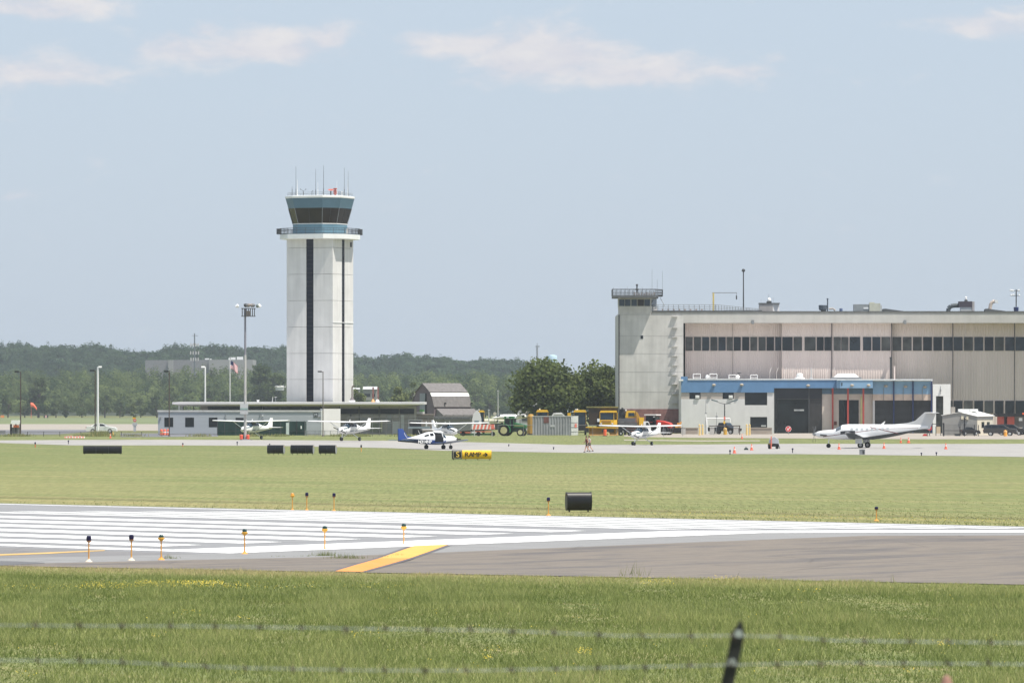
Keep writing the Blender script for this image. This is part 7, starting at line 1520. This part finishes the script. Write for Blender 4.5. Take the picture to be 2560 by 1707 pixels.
for px, q0, q1, r_, lab in ((2313, 1083, 1099, .43, 'low red round valve cover under the turboprop tail'), (2324, 1064.5, 1075, .36, 'upper red box sign left of the iron fence')):
    t = thing('red_cabinet', lab, 'cabinet', AT(px, 846), 0, 'red cabinets by the iron fence'); d = 846
    W('body', M('cabinet_red', (.52, .035, .035), .45), MB().cyl((X(px, d), d - .2, Z((q0 + q1) / 2, d)), (X(px, d), d + .3, Z((q0 + q1) / 2, d)), r_, n=14), t); W('mark', M('mark_pink', (.8, .45, .4), .6), MB().pbox(px - 3.5, px + 3.5, (q0 + q1) / 2 - .7, (q0 + q1) / 2 + .7, d - .23, .025), t)
    W('stand', mid_grey, MB().pbox(px - 1.2, px + 1.2, q1 - 1, 1099, d + .31, .15), t)
t = thing('sign_board', 'tan notice board inside the iron fence in front of the guard house', 'notice board', AT(2346, 856)); d = 856; W('board', M('board_tan', (.55, .44, .30), .8), MB().pbox(2341, 2351, 1066, 1083, d, .06), t); W('post', M('post_dark', (.05, .05, .05), .7), MB().pbox(2351.2, 2353, 1066, 1094, d, .08).pbox(2339, 2340.8, 1066, 1094, d, .08), t)
t = thing('fire_truck', 'red truck with a dark flat canopy parked behind the dark cars at right', 'truck', AT(2525, 905)); d = 905
W('canopy', black, MB().pbox(2490, 2640, 1033, 1041, d - .5, 5), t)
for a, b, m_ in ((2495, 2510, M('truck_red', (.45, .09, .06), .5, var=.15)), (2518, 2536, M('truck_red', (.45, .09, .06), .5, var=.15))): W('body_panel', m_, MB().pbox(a, b, 1041.2, 1068, d, 2), t)
W('body', M('truck_grey', (.30, .30, .30), .6, var=.15), MB().pbox(2497, 2640, 1041.2, 1068, d + 2.1, 2), t); W('lamp', orange, MB().pbox(2556, 2564, 1031.5, 1036, d - .8, .25), t); W('white_panel', white, MB().pbox(2547, 2556, 1044, 1052, d - .1, .1), t)
for p in (2500, 2540, 2600): W('wheel', rubber, MB().cyl((X(p, d), d, gz(d) + .5), (X(p, d), d + .3, gz(d) + .5), .5, n=12), t)
t = thing('stop_sign', 'red octagonal sign with a white mark on a post by the glazed door', 'sign', AT(1971, 900)); d = 900
W('disc', M('stop_red', (.70, .06, .06), .5), MB().cyl((X(1971, d), d - .03, Z(1072, d)), (X(1971, d), d, Z(1072, d)), .44, n=8), t); W('rim', white, MB().cyl((X(1971, d), d + .002, Z(1072, d)), (X(1971, d), d + .02, Z(1072, d)), .5, n=8), t); W('mark', white, MB().xprism([(X(1967, d), Z(1070, d)), (X(1969, d), Z(1075.5, d)), (X(1970.5, d), Z(1075.5, d)), (X(1975.5, d), Z(1067.5, d)), (X(1973.5, d), Z(1067.5, d)), (X(1969.8, d), Z(1073, d)), (X(1968.6, d), Z(1070, d))], d - .045, d - .031), t); W('post', mid_grey, MB().cyl((X(1971.5, d), d + .05, gz(d)), (X(1971.5, d), d + .05, Z(1066, d)), .04, n=6), t)

# ---------------------------------------------------------------- airfield signs with bulging faces
def barrel_sign(label, px0, px1, q0, q1, qg, face_m, mods, end=None, group=None, name='airfield_sign', rz=0, th=.30, legs=None):
    base = G((px0 + px1) / 2, qg); d = base.y; s = d / F
    t = thing(name, label, 'airfield sign', base, rz, group)
    w = (px1 - px0) * s; zb, zt = (qg - q1) * s, (qg - q0) * s; hh = (zt - zb) / 2
    def sec(): return [(th * math.cos(R(a)) * .62, zb + hh + hh * math.sin(R(a))) for a in range(-60, 61, 15)]
    prof = [(-(th * (.2 + .8 * math.cos(R(a)))), zb + hh + hh * math.sin(R(a)) / math.sin(R(70))) for a in range(-70, 71, 14)] + [(th * (.2 + .8 * math.cos(R(a))), zb + hh + hh * math.sin(R(a)) / math.sin(R(70))) for a in range(70, -71, -14)]
    mw_ = w / mods
    for k in range(mods):
        x0, x1 = -w / 2 + mw_ * k, -w / 2 + mw_ * (k + 1) - .015
        MB().loft([[(x, y, z) for y, z in prof] for x in (x0, x1)]).build('module', face_m[k] if isinstance(face_m, list) else face_m, t, smooth=True)
    for x in (-w / 2 - .012, w / 2 - .003):
        sg = -1 if x < 0 else 1
        MB().loft([[(x + sg * e, y * f, zb + hh + (z - zb - hh) * f) for y, z in prof] for e, f in ((0, 1.03), (.012, 1.03), (.02, .9))]).build('end_cap', end if (end and (sg == 1 or rz < 0)) else sign_black, t)
    for k in range(legs or mods + 1):
        x = -w / 2 + .12 + (w - .24) * k / max(1, (legs or mods + 1) - 1); MB().cyl((x, 0, -.05), (x, 0, zb + .03), .035, n=6).build('leg', dk_metal, t)
    return t, w, zb, zt, th, prof
grey_end = M('sign_end_grey', (.30, .31, .32), .6)
barrel_sign('long black back of a three-part airfield sign at far left of the field', 209, 304, 1114, 1133.5, 1135.5, sign_black, 3, group='black airfield sign backs', legs=3)
for a, b, lab, md in ((669, 711, 'left of the three black airfield sign backs with grey ends, short', 2), (727, 785, 'middle and longest of the three black airfield sign backs with grey ends', 3), (798, 841, 'right of the three black airfield sign backs with grey ends, short', 2)):
    t, w, zb, zt, th, prof = barrel_sign(lab, a, b, 1112.2, 1133, 1136.5, sign_black, md, grey_end, 'black airfield sign backs', rz=R(-14), legs=md + 2)
    MB().box(w / 2 + .018, w / 2 + .03, -.08, .08, zt - .2, zt - .1).build('end_lamp', yellow, t)
t, w, zb, zt, th, prof = barrel_sign('large black back of a single airfield sign standing beyond the runway', 1416.5, 1477, 1230, 1275, 1279.5, M('sign_back_near', (.0085, .0095, .011), .38, var=.2, scale=2), 1, None, 'black airfield sign backs', rz=R(9), th=.36, legs=2)
MB().box(-w / 2 - .045, -w / 2 - .03, -.12, .06, zt - .16, zt - .06).build('end_plate', M('plate_brown', (.16, .08, .03), .6), t)
t, w, zb, zt, th, prof = barrel_sign('yellow airfield sign reading RAMP with an arrow and a black S panel', 1130.5, 1228, 1125, 1147, 1149.5, [sign_black, sign_yellow, sign_yellow, sign_yellow], 4, sign_yellow, None, rz=R(6), legs=4)
mods = [c for c in t.children if c.name.startswith('module')]
for c in t.children:
    if c.name.startswith('end_cap') and c.data.vertices[0].co.x < 0: c.data.materials[0] = sign_black
zc = (zb + zt) / 2; mw_ = w / 4
fy = -th * .955 - .03
text('S', .72, M('sign_yellow_letter', (.85, .58, .10), .6), mods[0], 'lettering', Matrix.Translation((-w / 2 + mw_ * .52, fy - .012, zc)) @ UPRIGHT, .012, .004)
bd = MB()
x0, x1, z0, z1 = -w / 2 + .06, -w / 2 + mw_ - .07, zb + .10, zt - .10
for a, b, c, e in ((x0, x1, z1 - .022, z1), (x0, x1, z0, z0 + .022), (x0, x0 + .022, z0, z1), (x1 - .022, x1, z0, z1)): bd.box(a, b, fy - .0, fy + .03, c, e)
bd.build('border_line', M('border_cream', (.75, .68, .45), .6), mods[0])
for k, ch in enumerate('RAMP'): text(ch, .66, sign_black, mods[1 + k // 2 if k < 4 else 3], 'lettering', Matrix.Translation((-w / 2 + mw_ * (1.46 + .43 * k), fy - .012, zc - .01)) @ UPRIGHT,  .012, .0)
ax = -w / 2 + mw_ * 3.34; ar = MB().box(ax - .22, ax + .16, fy - .024, fy, zc - .035, zc + .035)
for s in (-1, 1): ar.loft([[(ax + .24, y, zc - .045 * s), (ax + .24, y, zc + .045 * s), (ax + .04, y, zc + s * .19), (ax - .04, y, zc + s * .145)] for y in (fy - .024, fy)])
ar.build('arrow', sign_black, mods[3])

# ---------------------------------------------------------------- runway and taxiway lights
def edge_light(label, px, q0, q1, lens, kind, group):
    b = G(px, q1); s = b.y / F; h = (q1 - q0) * s; b.z = .02 if q1 > 1300 else 0
    t = thing('runway_light', label, 'runway light', b, 0, group)
    MB().lathe([(.115, 0), (.11, .015), (.05, .06), (.035, .1)], n=12).build('base_plate', light_orange if kind != 'w' else M('pale_plate', (.75, .62, .48), .7), t)
    MB().cyl((0, 0, .02), (0, 0, h * .80), .022, n=8).build('stem', light_orange, t)
    if kind == 'g':
        MB().lathe([(.035, h * .74), (.06, h * .77), (.105, h * .83), (.108, h * .87), (.085, h * .88)], n=12).build('collar', M('collar_yellow', (.80, .42, .05), .5), t); MB().lathe([(.078, h * .88), (.075, h * .95), (.05, h * .99), (.01, h)], n=12).build('lens', lens, t, smooth=True)
    else:
        MB().lathe([(.03, h * .74), (.065, h * .77), (.072, h * .81)], n=12).build('collar', M('collar_brown', (.40, .20, .08), .6), t); MB().lathe([(.072, h * .81), (.08, h * .86), (.078, h * .96), (.05, h * .995), (.01, h)], n=12).build('lens', lens, t, smooth=True)
    return t
G1, G2 = 'runway edge lights on the near pavement', 'taxiway lights on the far side of the runway'
edge_light('leftmost near runway light, dark violet lens on an orange stem', 222, 1340, 1405.5, lens_blue, 'w', G1)
edge_light('second near runway light from the left, dark violet lens on an orange stem', 328.5, 1337, 1402, lens_blue, 'w', G1)
edge_light('green-lensed runway light beside the weed tuft, third near light from the left', 403, 1337, 1400.5, lens_green, 'g', G1)
edge_light('green-lensed runway light below the white bar, fourth near light from the left', 611.5, 1323, 1386, lens_green, 'g', G1)
edge_light('green-lensed runway light left of the yellow band, above the weed tufts', 812, 1315, 1378.5, lens_green, 'g', G1)
edge_light('green-lensed runway light standing at the top of the yellow band', 1009.5, 1309.5, 1370.5, lens_green, 'g', G1)
edge_light('amber-topped light, leftmost of the three across the runway', 731, 1232, 1275.5, lens_amber, 'g', G2)
edge_light('dark blue light, middle of the three across the runway', 767, 1230.5, 1276, lens_blue, 'b', G2)
edge_light('dark blue light, rightmost of the three across the runway', 835, 1232, 1277.5, lens_blue, 'b', G2)
edge_light('dark blue light across the runway left of the large black sign', 1371, 1242.5, 1288.5, lens_blue, 'b', G2)
edge_light('dark blue light half sunk in yellow flowers beyond the runway at right', 2191, 1267, 1303, lens_blue, 'b', G2)
def apron_light(label, px, q0, q1, m_top, m_stem):
    b = G(px, q1); s = b.y / F; h = (q1 - q0) * s; t = thing('apron_light', label, 'apron light', b, 0, 'small lights along the apron edge'); b.z = gz(b.y)
    MB().cyl((0, 0, 0), (0, 0, h * .6), .05, n=6).build('stem', m_stem, t); MB().lathe([(.06, h * .6), (.1, h * .68), (.09, h * .92), (.03, h)], n=10).build('lens', m_top, t)
for px, q0, q1, m2, lab in ((88, 1104.5, 1118, orange, 'small dark light on an orange stem at the apron edge far left'), (171, 1100, 1110, black, 'small black light on the apron left of the long black sign'), (457, 1107, 1116, orange, 'small dark light on an orange stem left of the floodlight mast'), (593, 1103.5, 1113, black, 'small black light on the apron beside the floodlight mast'), (674, 1108.5, 1114, black, 'small black light behind the left short black sign'), (903, 1111, 1129, light_orange, 'orange-stemmed light between the black signs and the blue aeroplane'), (1825, 1124, 1136, black, 'small black light by the leftmost cone'), (1981.5, 1119.5, 1132, black, 'small black light right of the grey cart'), (2303.5, 1131, 1139, black, 'left of two small black lights in front of the guard house'), (2341, 1129.5, 1138.5, black, 'right of two small black lights in front of the guard house'), (1272, 1110, 1116, black, 'small black light on the apron right of the yellow sign'), (1384, 1117, 1124, black, 'small black light on the apron left of the walkers')):
    apron_light(lab, px, q0, q1, lens_blue if m2 is not light_orange else dk_metal, m2)

# ---------------------------------------------------------------- people
def person(label, loc, rz, joints, radii, edges, top_m, top_r, low_m, low_r, sc=1.0, hair_m=hair):
    t = thing('person', label, 'person', loc, rz, None, sc)
    me = bpy.data.meshes.new('body'); names = list(joints); idx = {k: i for i, k in enumerate(names)}
    me.from_pydata([joints[k] for k in names], [(idx[a], idx[b]) for a, b in edges], []); me.update(); me.materials.append(skin)
    o = bpy.data.objects.new('body', me); COL.objects.link(o); o.parent = t
    sk = o.modifiers.new('skin', 'SKIN'); o.modifiers.new('smooth', 'SUBSURF').levels = 1; o.modifiers['smooth'].render_levels = 1
    if me.skin_vertices:
        for i, k in enumerate(names): r = radii[k]; me.skin_vertices[0].data[i].radius = (r, r); me.skin_vertices[0].data[i].use_root = (k == 'pelvis')
    J = {k: Vector(v) for k, v in joints.items()}
    head = MB(); hc = J['head']
    MB().lathe([(.01, -.12), (.06, -.10), (.085, -.04), (.09, .03), (.07, .09), (.01, .125)], tuple(hc), 12).build('head', skin, t, smooth=True); hd = [c for c in t.children if c.name.startswith('head')][-1]
    MB().lathe([(.096, -.03), (.1, .04), (.08, .11), (.02, .14)], (hc.x - .018, hc.y, hc.z), 12).build('hair', hair_m, t, smooth=True)
    MB().loft([[(hc.x + .085, -.012 + hc.y, hc.z - .03), (hc.x + .115, hc.y, hc.z - .03), (hc.x + .085, .012 + hc.y, hc.z - .03)], [(hc.x + .08, -.006 + hc.y, hc.z + .02), (hc.x + .09, hc.y, hc.z + .02), (hc.x + .08, .006 + hc.y, hc.z + .02)]]).build('nose', skin, hd)
    for s in (-1, 1): MB().ball((hc.x + .082, hc.y + s * .032, hc.z + .01), .011, 5).build('eye', black, hd); MB().ball((hc.x, hc.y + s * .092, hc.z - .01), .022, 5).build('ear', skin, hd)
    MB().box(hc.x + .078, hc.x + .088, hc.y - .022, hc.y + .022, hc.z - .066, hc.z - .056).build('mouth', M('lip', (.35, .14, .11), .6), hd)
    def ring(c, rx, ry): return [(c.x + rx * math.cos(a), c.y + ry * math.sin(a), c.z) for a in [2 * math.pi * k / 12 for k in range(12)]]
    pv, ch, nk = J['pelvis'], J['chest'], J['neck']
    MB().loft([ring(pv + Vector((0, 0, .02)), .125, .165), ring(pv.lerp(ch, .5), .12, .15), ring(ch, .135, .19), ring(ch.lerp(nk, .6), .10, .16), ring(nk, .06, .07)]).build('shirt', top_m, t, smooth=True)
    sl = MB()
    for s in ('l', 'r'): sl.cyl(J['sh_' + s], J['sh_' + s].lerp(J['el_' + s], top_r), .066, .058, 8)
    sl.build('sleeves' if False else 'sleeve', top_m, t, smooth=True)
    pn = MB(); pn.loft([ring(pv + Vector((0, 0, .06)), .13, .17), ring(pv - Vector((0, 0, .08)), .13, .175)])
    for s in ('l', 'r'):
        h_, k_, a_ = J['hip_' + s], J['kn_' + s], J['an_' + s]
        pn.cyl(h_ + Vector((0, 0, .04)), h_.lerp(k_, min(1, low_r)), .1, .085 if low_r < 1 else .075, 9)
        if low_r >= 1: pn.cyl(k_, k_.lerp(a_, .95), .075, .055, 9)
    pn.build('trousers' if low_r >= 1 else 'shorts', low_m, t, smooth=True)
    for s in ('l', 'r'):
        a_ = J['an_' + s]; f = MB(); f.loft([[(a_.x - .07, a_.y - .045, 0), (a_.x - .07, a_.y + .045, 0), (a_.x - .06, a_.y + .035, .1), (a_.x - .06, a_.y - .035, .1)], [(a_.x + .05, a_.y - .05, 0), (a_.x + .05, a_.y + .05, 0), (a_.x + .05, a_.y + .04, .09), (a_.x + .05, a_.y - .04, .09)], [(a_.x + .19, a_.y - .035, 0), (a_.x + .19, a_.y + .035, 0), (a_.x + .18, a_.y + .03, .035), (a_.x + .18, a_.y - .03, .035)]])
        f.v = [(v[0], v[1], v[2] + max(0, a_.z - .08)) for v in f.v]; f.build('shoe', cloth_dark, t)
        hd_, el_ = J['ha_' + s], J['el_' + s]; dr = (hd_ - el_).normalized(); side = Vector((0, 1, 0)); fg = MB()
        for k in range(4): b0 = hd_ + dr * .04 + Vector((.02 * (k - 1.5), 0, 0)); m0 = b0 + dr * (.04 + .006 * (1.5 - abs(k - 1.5))); e0 = m0 + dr * .03 + side * .012; fg.cyl(b0, m0, .009, .008, 5); fg.cyl(m0, e0, .008, .006, 5)
        fg.cyl(hd_ + Vector((.03, 0, 0)), hd_ + Vector((.055, 0, 0)) + dr * .035, .010, .008, 5); fg.build('fingers' if False else 'hand', skin, t)
    return t
WALK = dict(pelvis=(0, 0, .95), chest=(.02, 0, 1.3), neck=(.04, 0, 1.48), head=(.07, 0, 1.62), sh_l=(.03, .2, 1.42), sh_r=(.03, -.2, 1.42), el_l=(-.12, .25, 1.16), el_r=(.12, -.25, 1.15), ha_l=(.02, .25, .93), ha_r=(.33, -.2, 1.02), hip_l=(0, .09, .92), hip_r=(0, -.09, .92), kn_l=(.16, .09, .5), kn_r=(-.08, -.09, .5), an_l=(.26, .1, .08), an_r=(-.38, -.1, .14))
RAD = dict(pelvis=.12, chest=.13, neck=.055, head=.06, sh_l=.06, sh_r=.06, el_l=.043, el_r=.043, ha_l=.032, ha_r=.032, hip_l=.09, hip_r=.09, kn_l=.06, kn_r=.06, an_l=.042, an_r=.042)
EDG = [('pelvis', 'chest'), ('chest', 'neck'), ('neck', 'head'), ('chest', 'sh_l'), ('chest', 'sh_r'), ('sh_l', 'el_l'), ('sh_r', 'el_r'), ('el_l', 'ha_l'), ('el_r', 'ha_r'), ('pelvis', 'hip_l'), ('pelvis', 'hip_r'), ('hip_l', 'kn_l'), ('hip_r', 'kn_r'), ('kn_l', 'an_l'), ('kn_r', 'an_r')]
person('walker in a maroon top and dark shorts with bare legs on the apron', G(1467, 1130.5), R(195), WALK, RAD, EDG, cloth_red, .25, cloth_dark, .55, 1.02)
W2 = dict(WALK); W2.update(kn_l=(-.1, .09, .5), an_l=(-.36, .1, .13), kn_r=(.14, -.09, .5), an_r=(.2, -.1, .08), el_r=(-.1, -.25, 1.15), ha_r=(.0, -.24, .93))
p = G(1474, 1129); person('walker in a pale loose top half hidden behind the one in maroon', p + Vector((0, .55, 0)), R(190), W2, RAD, EDG, cloth_pale, .6, cloth_dark, .5, 1.0)

# ---------------------------------------------------------------- barbed wire and post right in front of the camera
d = 16.0; K = d / F
fp = thing('fence_post', 'dark leaning steel fence post out of focus in the foreground at right', 'fence post', (X(1798, d) - .55, d, gz(d)))
base_ = Vector((X(1790, d) + (Z(1707, d) - gz(d)) * -.21, d, gz(d) - .2)); b1 = Vector((X(1819, d), d, Z(1707, d))); tp = Vector((X(1851, d), d, Z(1561, d)))
ax_ = (tp - b1); low = b1 - ax_ * ((b1.z - gz(d) + .3) / ax_.z)
post_m = M('post_dark_steel', (.018, .019, .018), .6, var=.3, scale=20); t = fp
nrm = ax_.normalized(); sidev = nrm.cross(Vector((0, 1, 0))).normalized()
def tee(c, k=1.0): return [tuple(c + sidev * x * k + Vector((0, y, 0))) for x, y in ((-.018, 0), (.018, 0), (.018, .005), (.004, .005), (.004, .034), (-.004, .034), (-.004, .005), (-.018, .005))]
W('post', post_m, MB().loft([tee(low), tee(tp - nrm * .024), tee(tp + nrm * .012, .12)]), fp)
for q in (1583, 1655):
    u = (Z(q, d) - b1.z) / ax_.z; c = b1 + ax_ * u; W('wire_clip', M('clip_pale', (.42, .46, .44), .4, metal=.5), MB().cyl(c + Vector((0, -.008, 0)), c + Vector((0, .002, 0)), .012, n=8), fp)
def barbed(label, pts, seed):
    t = thing('barbed_wire', label, 'barbed wire', (X(1280, d), d - .006, Z(pts[len(pts) // 2][1], d)), 0, 'barbed wire strands in the foreground'); rr = random.Random(seed)
    xs_ = [p[0] for p in pts]; ysx = [p[1] for p in pts]; m1 = MB()
    def P(px): return Vector((X(px, d), d - .006, Z(float(np.interp(px, xs_, ysx)), d)))
    path = [P(px) for px in range(-600, 3200, 24)]
    for ph in (0, math.pi):
        pp = [p + Vector((0, .0017 * math.cos(i * 1.3 + ph), .0017 * math.sin(i * 1.3 + ph))) for i, p in enumerate(path)]; m1.tube(pp, .0009, 5)
    px = -600 + rr.uniform(0, 100)
    while px < 3150:
        c = P(px); barbs = MB()
        for k in range(4):
            a = rr.uniform(0, 6.28); v = Vector((rr.uniform(-.5, .5), math.cos(a), math.sin(a))).normalized(); barbs.cyl(c + Vector((.003 * k - .005, 0, 0)), c + v * .021 + Vector((.003 * k - .005, 0, 0)), .0021, .0008, 4)
        for k in range(6): a0 = k * 1.05; barbs.cyl(c + Vector((-.008 + .003 * k, .005 * math.cos(a0), .005 * math.sin(a0))), c + Vector((-.005 + .003 * k, .005 * math.cos(a0 + 1.05), .005 * math.sin(a0 + 1.05))), .0022, n=4)
        W('barb', M('barb_dark', (.07, .05, .045), .8, var=.3, scale=30), barbs, t)
        px += rr.uniform(98, 122)
    W('strand', M('wire_galvanised', (.34, .37, .36), .5, metal=.4, var=.2, scale=30), m1, t)
barbed('upper strand of barbed wire out of focus across the foreground', [(-700, 1560), (0, 1562), (500, 1564), (900, 1570), (1250, 1575), (1550, 1588), (1820, 1588), (1960, 1590), (2080, 1600), (2560, 1606), (3300, 1612)], 3)
barbed('lower strand of barbed wire out of focus across the foreground', [(-700, 1645), (0, 1649), (260, 1652), (600, 1668), (900, 1674), (1200, 1675), (1500, 1668), (1820, 1661), (2050, 1655), (2560, 1659), (3300, 1664)], 8)
st_ = thing('wooden_stake', 'blurred reddish brown stake tip at the bottom right edge', 'stake', (X(2366, d), d, gz(d))); zt2 = Z(1686, d) - gz(d)
MB().lathe([(.018, -.2), (.018, zt2 - .03), (.012, zt2 - .008), (.003, zt2)], n=10).build('stake', M('stake_brown', (.34, .19, .15), .8, var=.2, scale=20), st_); MB().lathe([(.0182, zt2 - .06), (.0185, zt2 - .05), (.0182, zt2 - .04)], n=10).build('cap_ring', M('stake_ring', (.25, .13, .10), .8), st_)

CLOUD, CLOUD_LO, CLOUD_HI, SKY_TINT, SKY_STR, SUN_STR, EXPO = .78, (3.7, 3.62, 3.92), (4.4, 4.2, 4.17), (2.80, 3.27, 3.94), .12, 3.6, .7
# ---------------------------------------------------------------- air, sky, sun, camera
SUN = Vector((.84 * math.cos(R(65.5)), -.54 * math.cos(R(65.5)), math.sin(R(65.5)))).normalized()
HAZE = 7.2e-5
hb = MB().box(-1300, 1300, -90, 5300, -1.2, 78)
m = bpy.data.materials.new('haze_air'); m.use_nodes = True; N, L = m.node_tree.nodes, m.node_tree.links
N.remove(N['Principled BSDF']); pv = N.new('ShaderNodeVolumePrincipled'); pv.inputs['Color'].default_value = (.88, .955, 1, 1); pv.inputs['Density'].default_value = HAZE; pv.inputs['Anisotropy'].default_value = .2
L.new(pv.outputs[0], N['Material Output'].inputs['Volume'])
if HAZE: tag(hb.build('haze', m), None, None, kind='stuff')

w = bpy.data.worlds.new('World'); scene.world = w; w.use_nodes = True
N, L = w.node_tree.nodes, w.node_tree.links; bg = N['Background']
sky = N.new('ShaderNodeTexSky'); sky.sky_type = 'NISHITA'; sky.sun_disc = False
el = math.asin(SUN.z); sky.sun_elevation = el; sky.sun_rotation = math.atan2(SUN.x, SUN.y)
sky.altitude = 0; sky.air_density = 1.0; sky.dust_density = 1.4; sky.ozone_density = 2.0
# clouds: soft flat-bottomed banks at fixed bearings
tc = N.new('ShaderNodeTexCoord'); sp = N.new('ShaderNodeSeparateXYZ'); L.new(tc.outputs['Generated'], sp.inputs[0])
az = math_(N, L, 'ARCTAN2', sp.outputs['X'], sp.outputs['Y']); ev = math_(N, L, 'ARCSINE', sp.outputs['Z'])
cx = math_(N, L, 'MULTIPLY', az, F / 100); cy = math_(N, L, 'MULTIPLY', ev, F / 100)     # hundreds of photo pixels
cv = N.new('ShaderNodeCombineXYZ'); L.new(cx, cv.inputs[0]); L.new(cy, cv.inputs[1])
wp = N.new('ShaderNodeTexNoise'); wp.inputs['Scale'].default_value = .55; wp.inputs['Detail'].default_value = 3; L.new(mapping(N, L, cv.outputs[0], (1, 1.6, 1)), wp.inputs['Vector'])
ws_ = N.new('ShaderNodeVectorMath'); ws_.operation = 'MULTIPLY_ADD'; L.new(wp.outputs['Color'], ws_.inputs[0]); ws_.inputs[1].default_value = (1.1, .5, 0); L.new(cv.outputs[0], ws_.inputs[2])
n1 = noise(N, L, mapping(N, L, ws_.outputs[0], (.55, 1.25, 1), R(-8)), 1.0, 9, .62)
dist = N.new('ShaderNodeSeparateXYZ'); L.new(ws_.outputs[0], dist.inputs[0]); dx_, dy_ = dist.outputs['X'], dist.outputs['Y']
tot = None
for px, py, rx, up, dn, amp in [(470, 135, 150, 55, 36, .75), (660, 125, 170, 50, 42, .95), (530, 80, 60, 28, 28, .6), (800, 100, 70, 42, 40, .75), (1180, 118, 170, 40, 40, .8), (1360, 150, 190, 75, 70, 1.0), (1560, 185, 230, 52, 45, .85), (1850, 178, 110, 22, 30, .7), (1950, 150, 40, 14, 14, .4), (2480, 75, 150, 52, 34, .7), (90, 25, 200, 55, 34, .75), (110, 190, 190, 48, 50, .75), (40, 495, 75, 18, 16, .5), (2050, 190, 60, 14, 12, .25), (150, 260, 60, 14, 12, .3)]:
    c0, c1 = (px - 1280) / 100 + .55, (1020 - py) / 100 + .25
    ux = math_(N, L, 'DIVIDE', math_(N, L, 'SUBTRACT', dx_, c0), rx / 82); uy = math_(N, L, 'SUBTRACT', dy_, c1)
    uyp = math_(N, L, 'DIVIDE', math_(N, L, 'MAXIMUM', uy, 0.0), up / 85); uyn = math_(N, L, 'DIVIDE', math_(N, L, 'MINIMUM', uy, 0.0), dn / 100)
    r2 = math_(N, L, 'ADD', math_(N, L, 'MULTIPLY', ux, ux), math_(N, L, 'ADD', math_(N, L, 'MULTIPLY', uyp, uyp), math_(N, L, 'MULTIPLY', uyn, uyn)))
    e_ = math_(N, L, 'MULTIPLY', math_(N, L, 'POWER', 2.718, math_(N, L, 'MULTIPLY', r2, -1.0)), amp)
    tot = e_ if tot is None else math_(N, L, 'MAXIMUM', tot, e_)
dens = math_(N, L, 'MULTIPLY', rng_(N, L, math_(N, L, 'ADD', tot, math_(N, L, 'MULTIPLY', math_(N, L, 'SUBTRACT', n1, .5), 1.7)), .16, .86, 0, 1, True), CLOUD)
ahead = math_(N, L, 'GREATER_THAN', sp.outputs['Y'], 0.0)
dens = math_(N, L, 'MULTIPLY', dens, ahead)
ccol = mix(N, L, rng_(N, L, n1, .4, .65), CLOUD_LO, CLOUD_HI)
tint = mix(N, L, .84, sky.outputs[0], SKY_TINT)          # summer haze evens the sky out
L.new(mix(N, L, dens, tint, ccol), bg.inputs['Color']); bg.inputs['Strength'].default_value = SKY_STR

sd = bpy.data.lights.new('sun', 'SUN'); sd.energy = SUN_STR; sd.angle = R(.53); sd.color = (1.0, .94, .84)
so = bpy.data.objects.new('sun', sd); COL.objects.link(so); so.rotation_euler = SUN.to_track_quat('Z', 'Y').to_euler(); so.location = (60, -40, 90)

cam = bpy.data.cameras.new('camera'); co = bpy.data.objects.new('camera', cam); COL.objects.link(co)
co.location = (0, 0, H); co.rotation_euler = (R(90), 0, 0)
cam.sensor_width = 36.0; cam.lens = F / 2560 * 36.0; cam.shift_y = (HY - 853.5) / 2560.0
cam.clip_start = .5; cam.clip_end = 12000
cam.dof.use_dof = True; cam.dof.focus_distance = 620; cam.dof.aperture_fstop = 12
scene.camera = co
scene.view_settings.view_transform = 'Standard'; scene.view_settings.look = 'None'; scene.view_settings.exposure = EXPO; scene.view_settings.gamma = 1
scene.cycles.max_bounces = 6; scene.cycles.transparent_max_bounces = 24; scene.cycles.volume_bounces = 0; scene.cycles.diffuse_bounces = 3
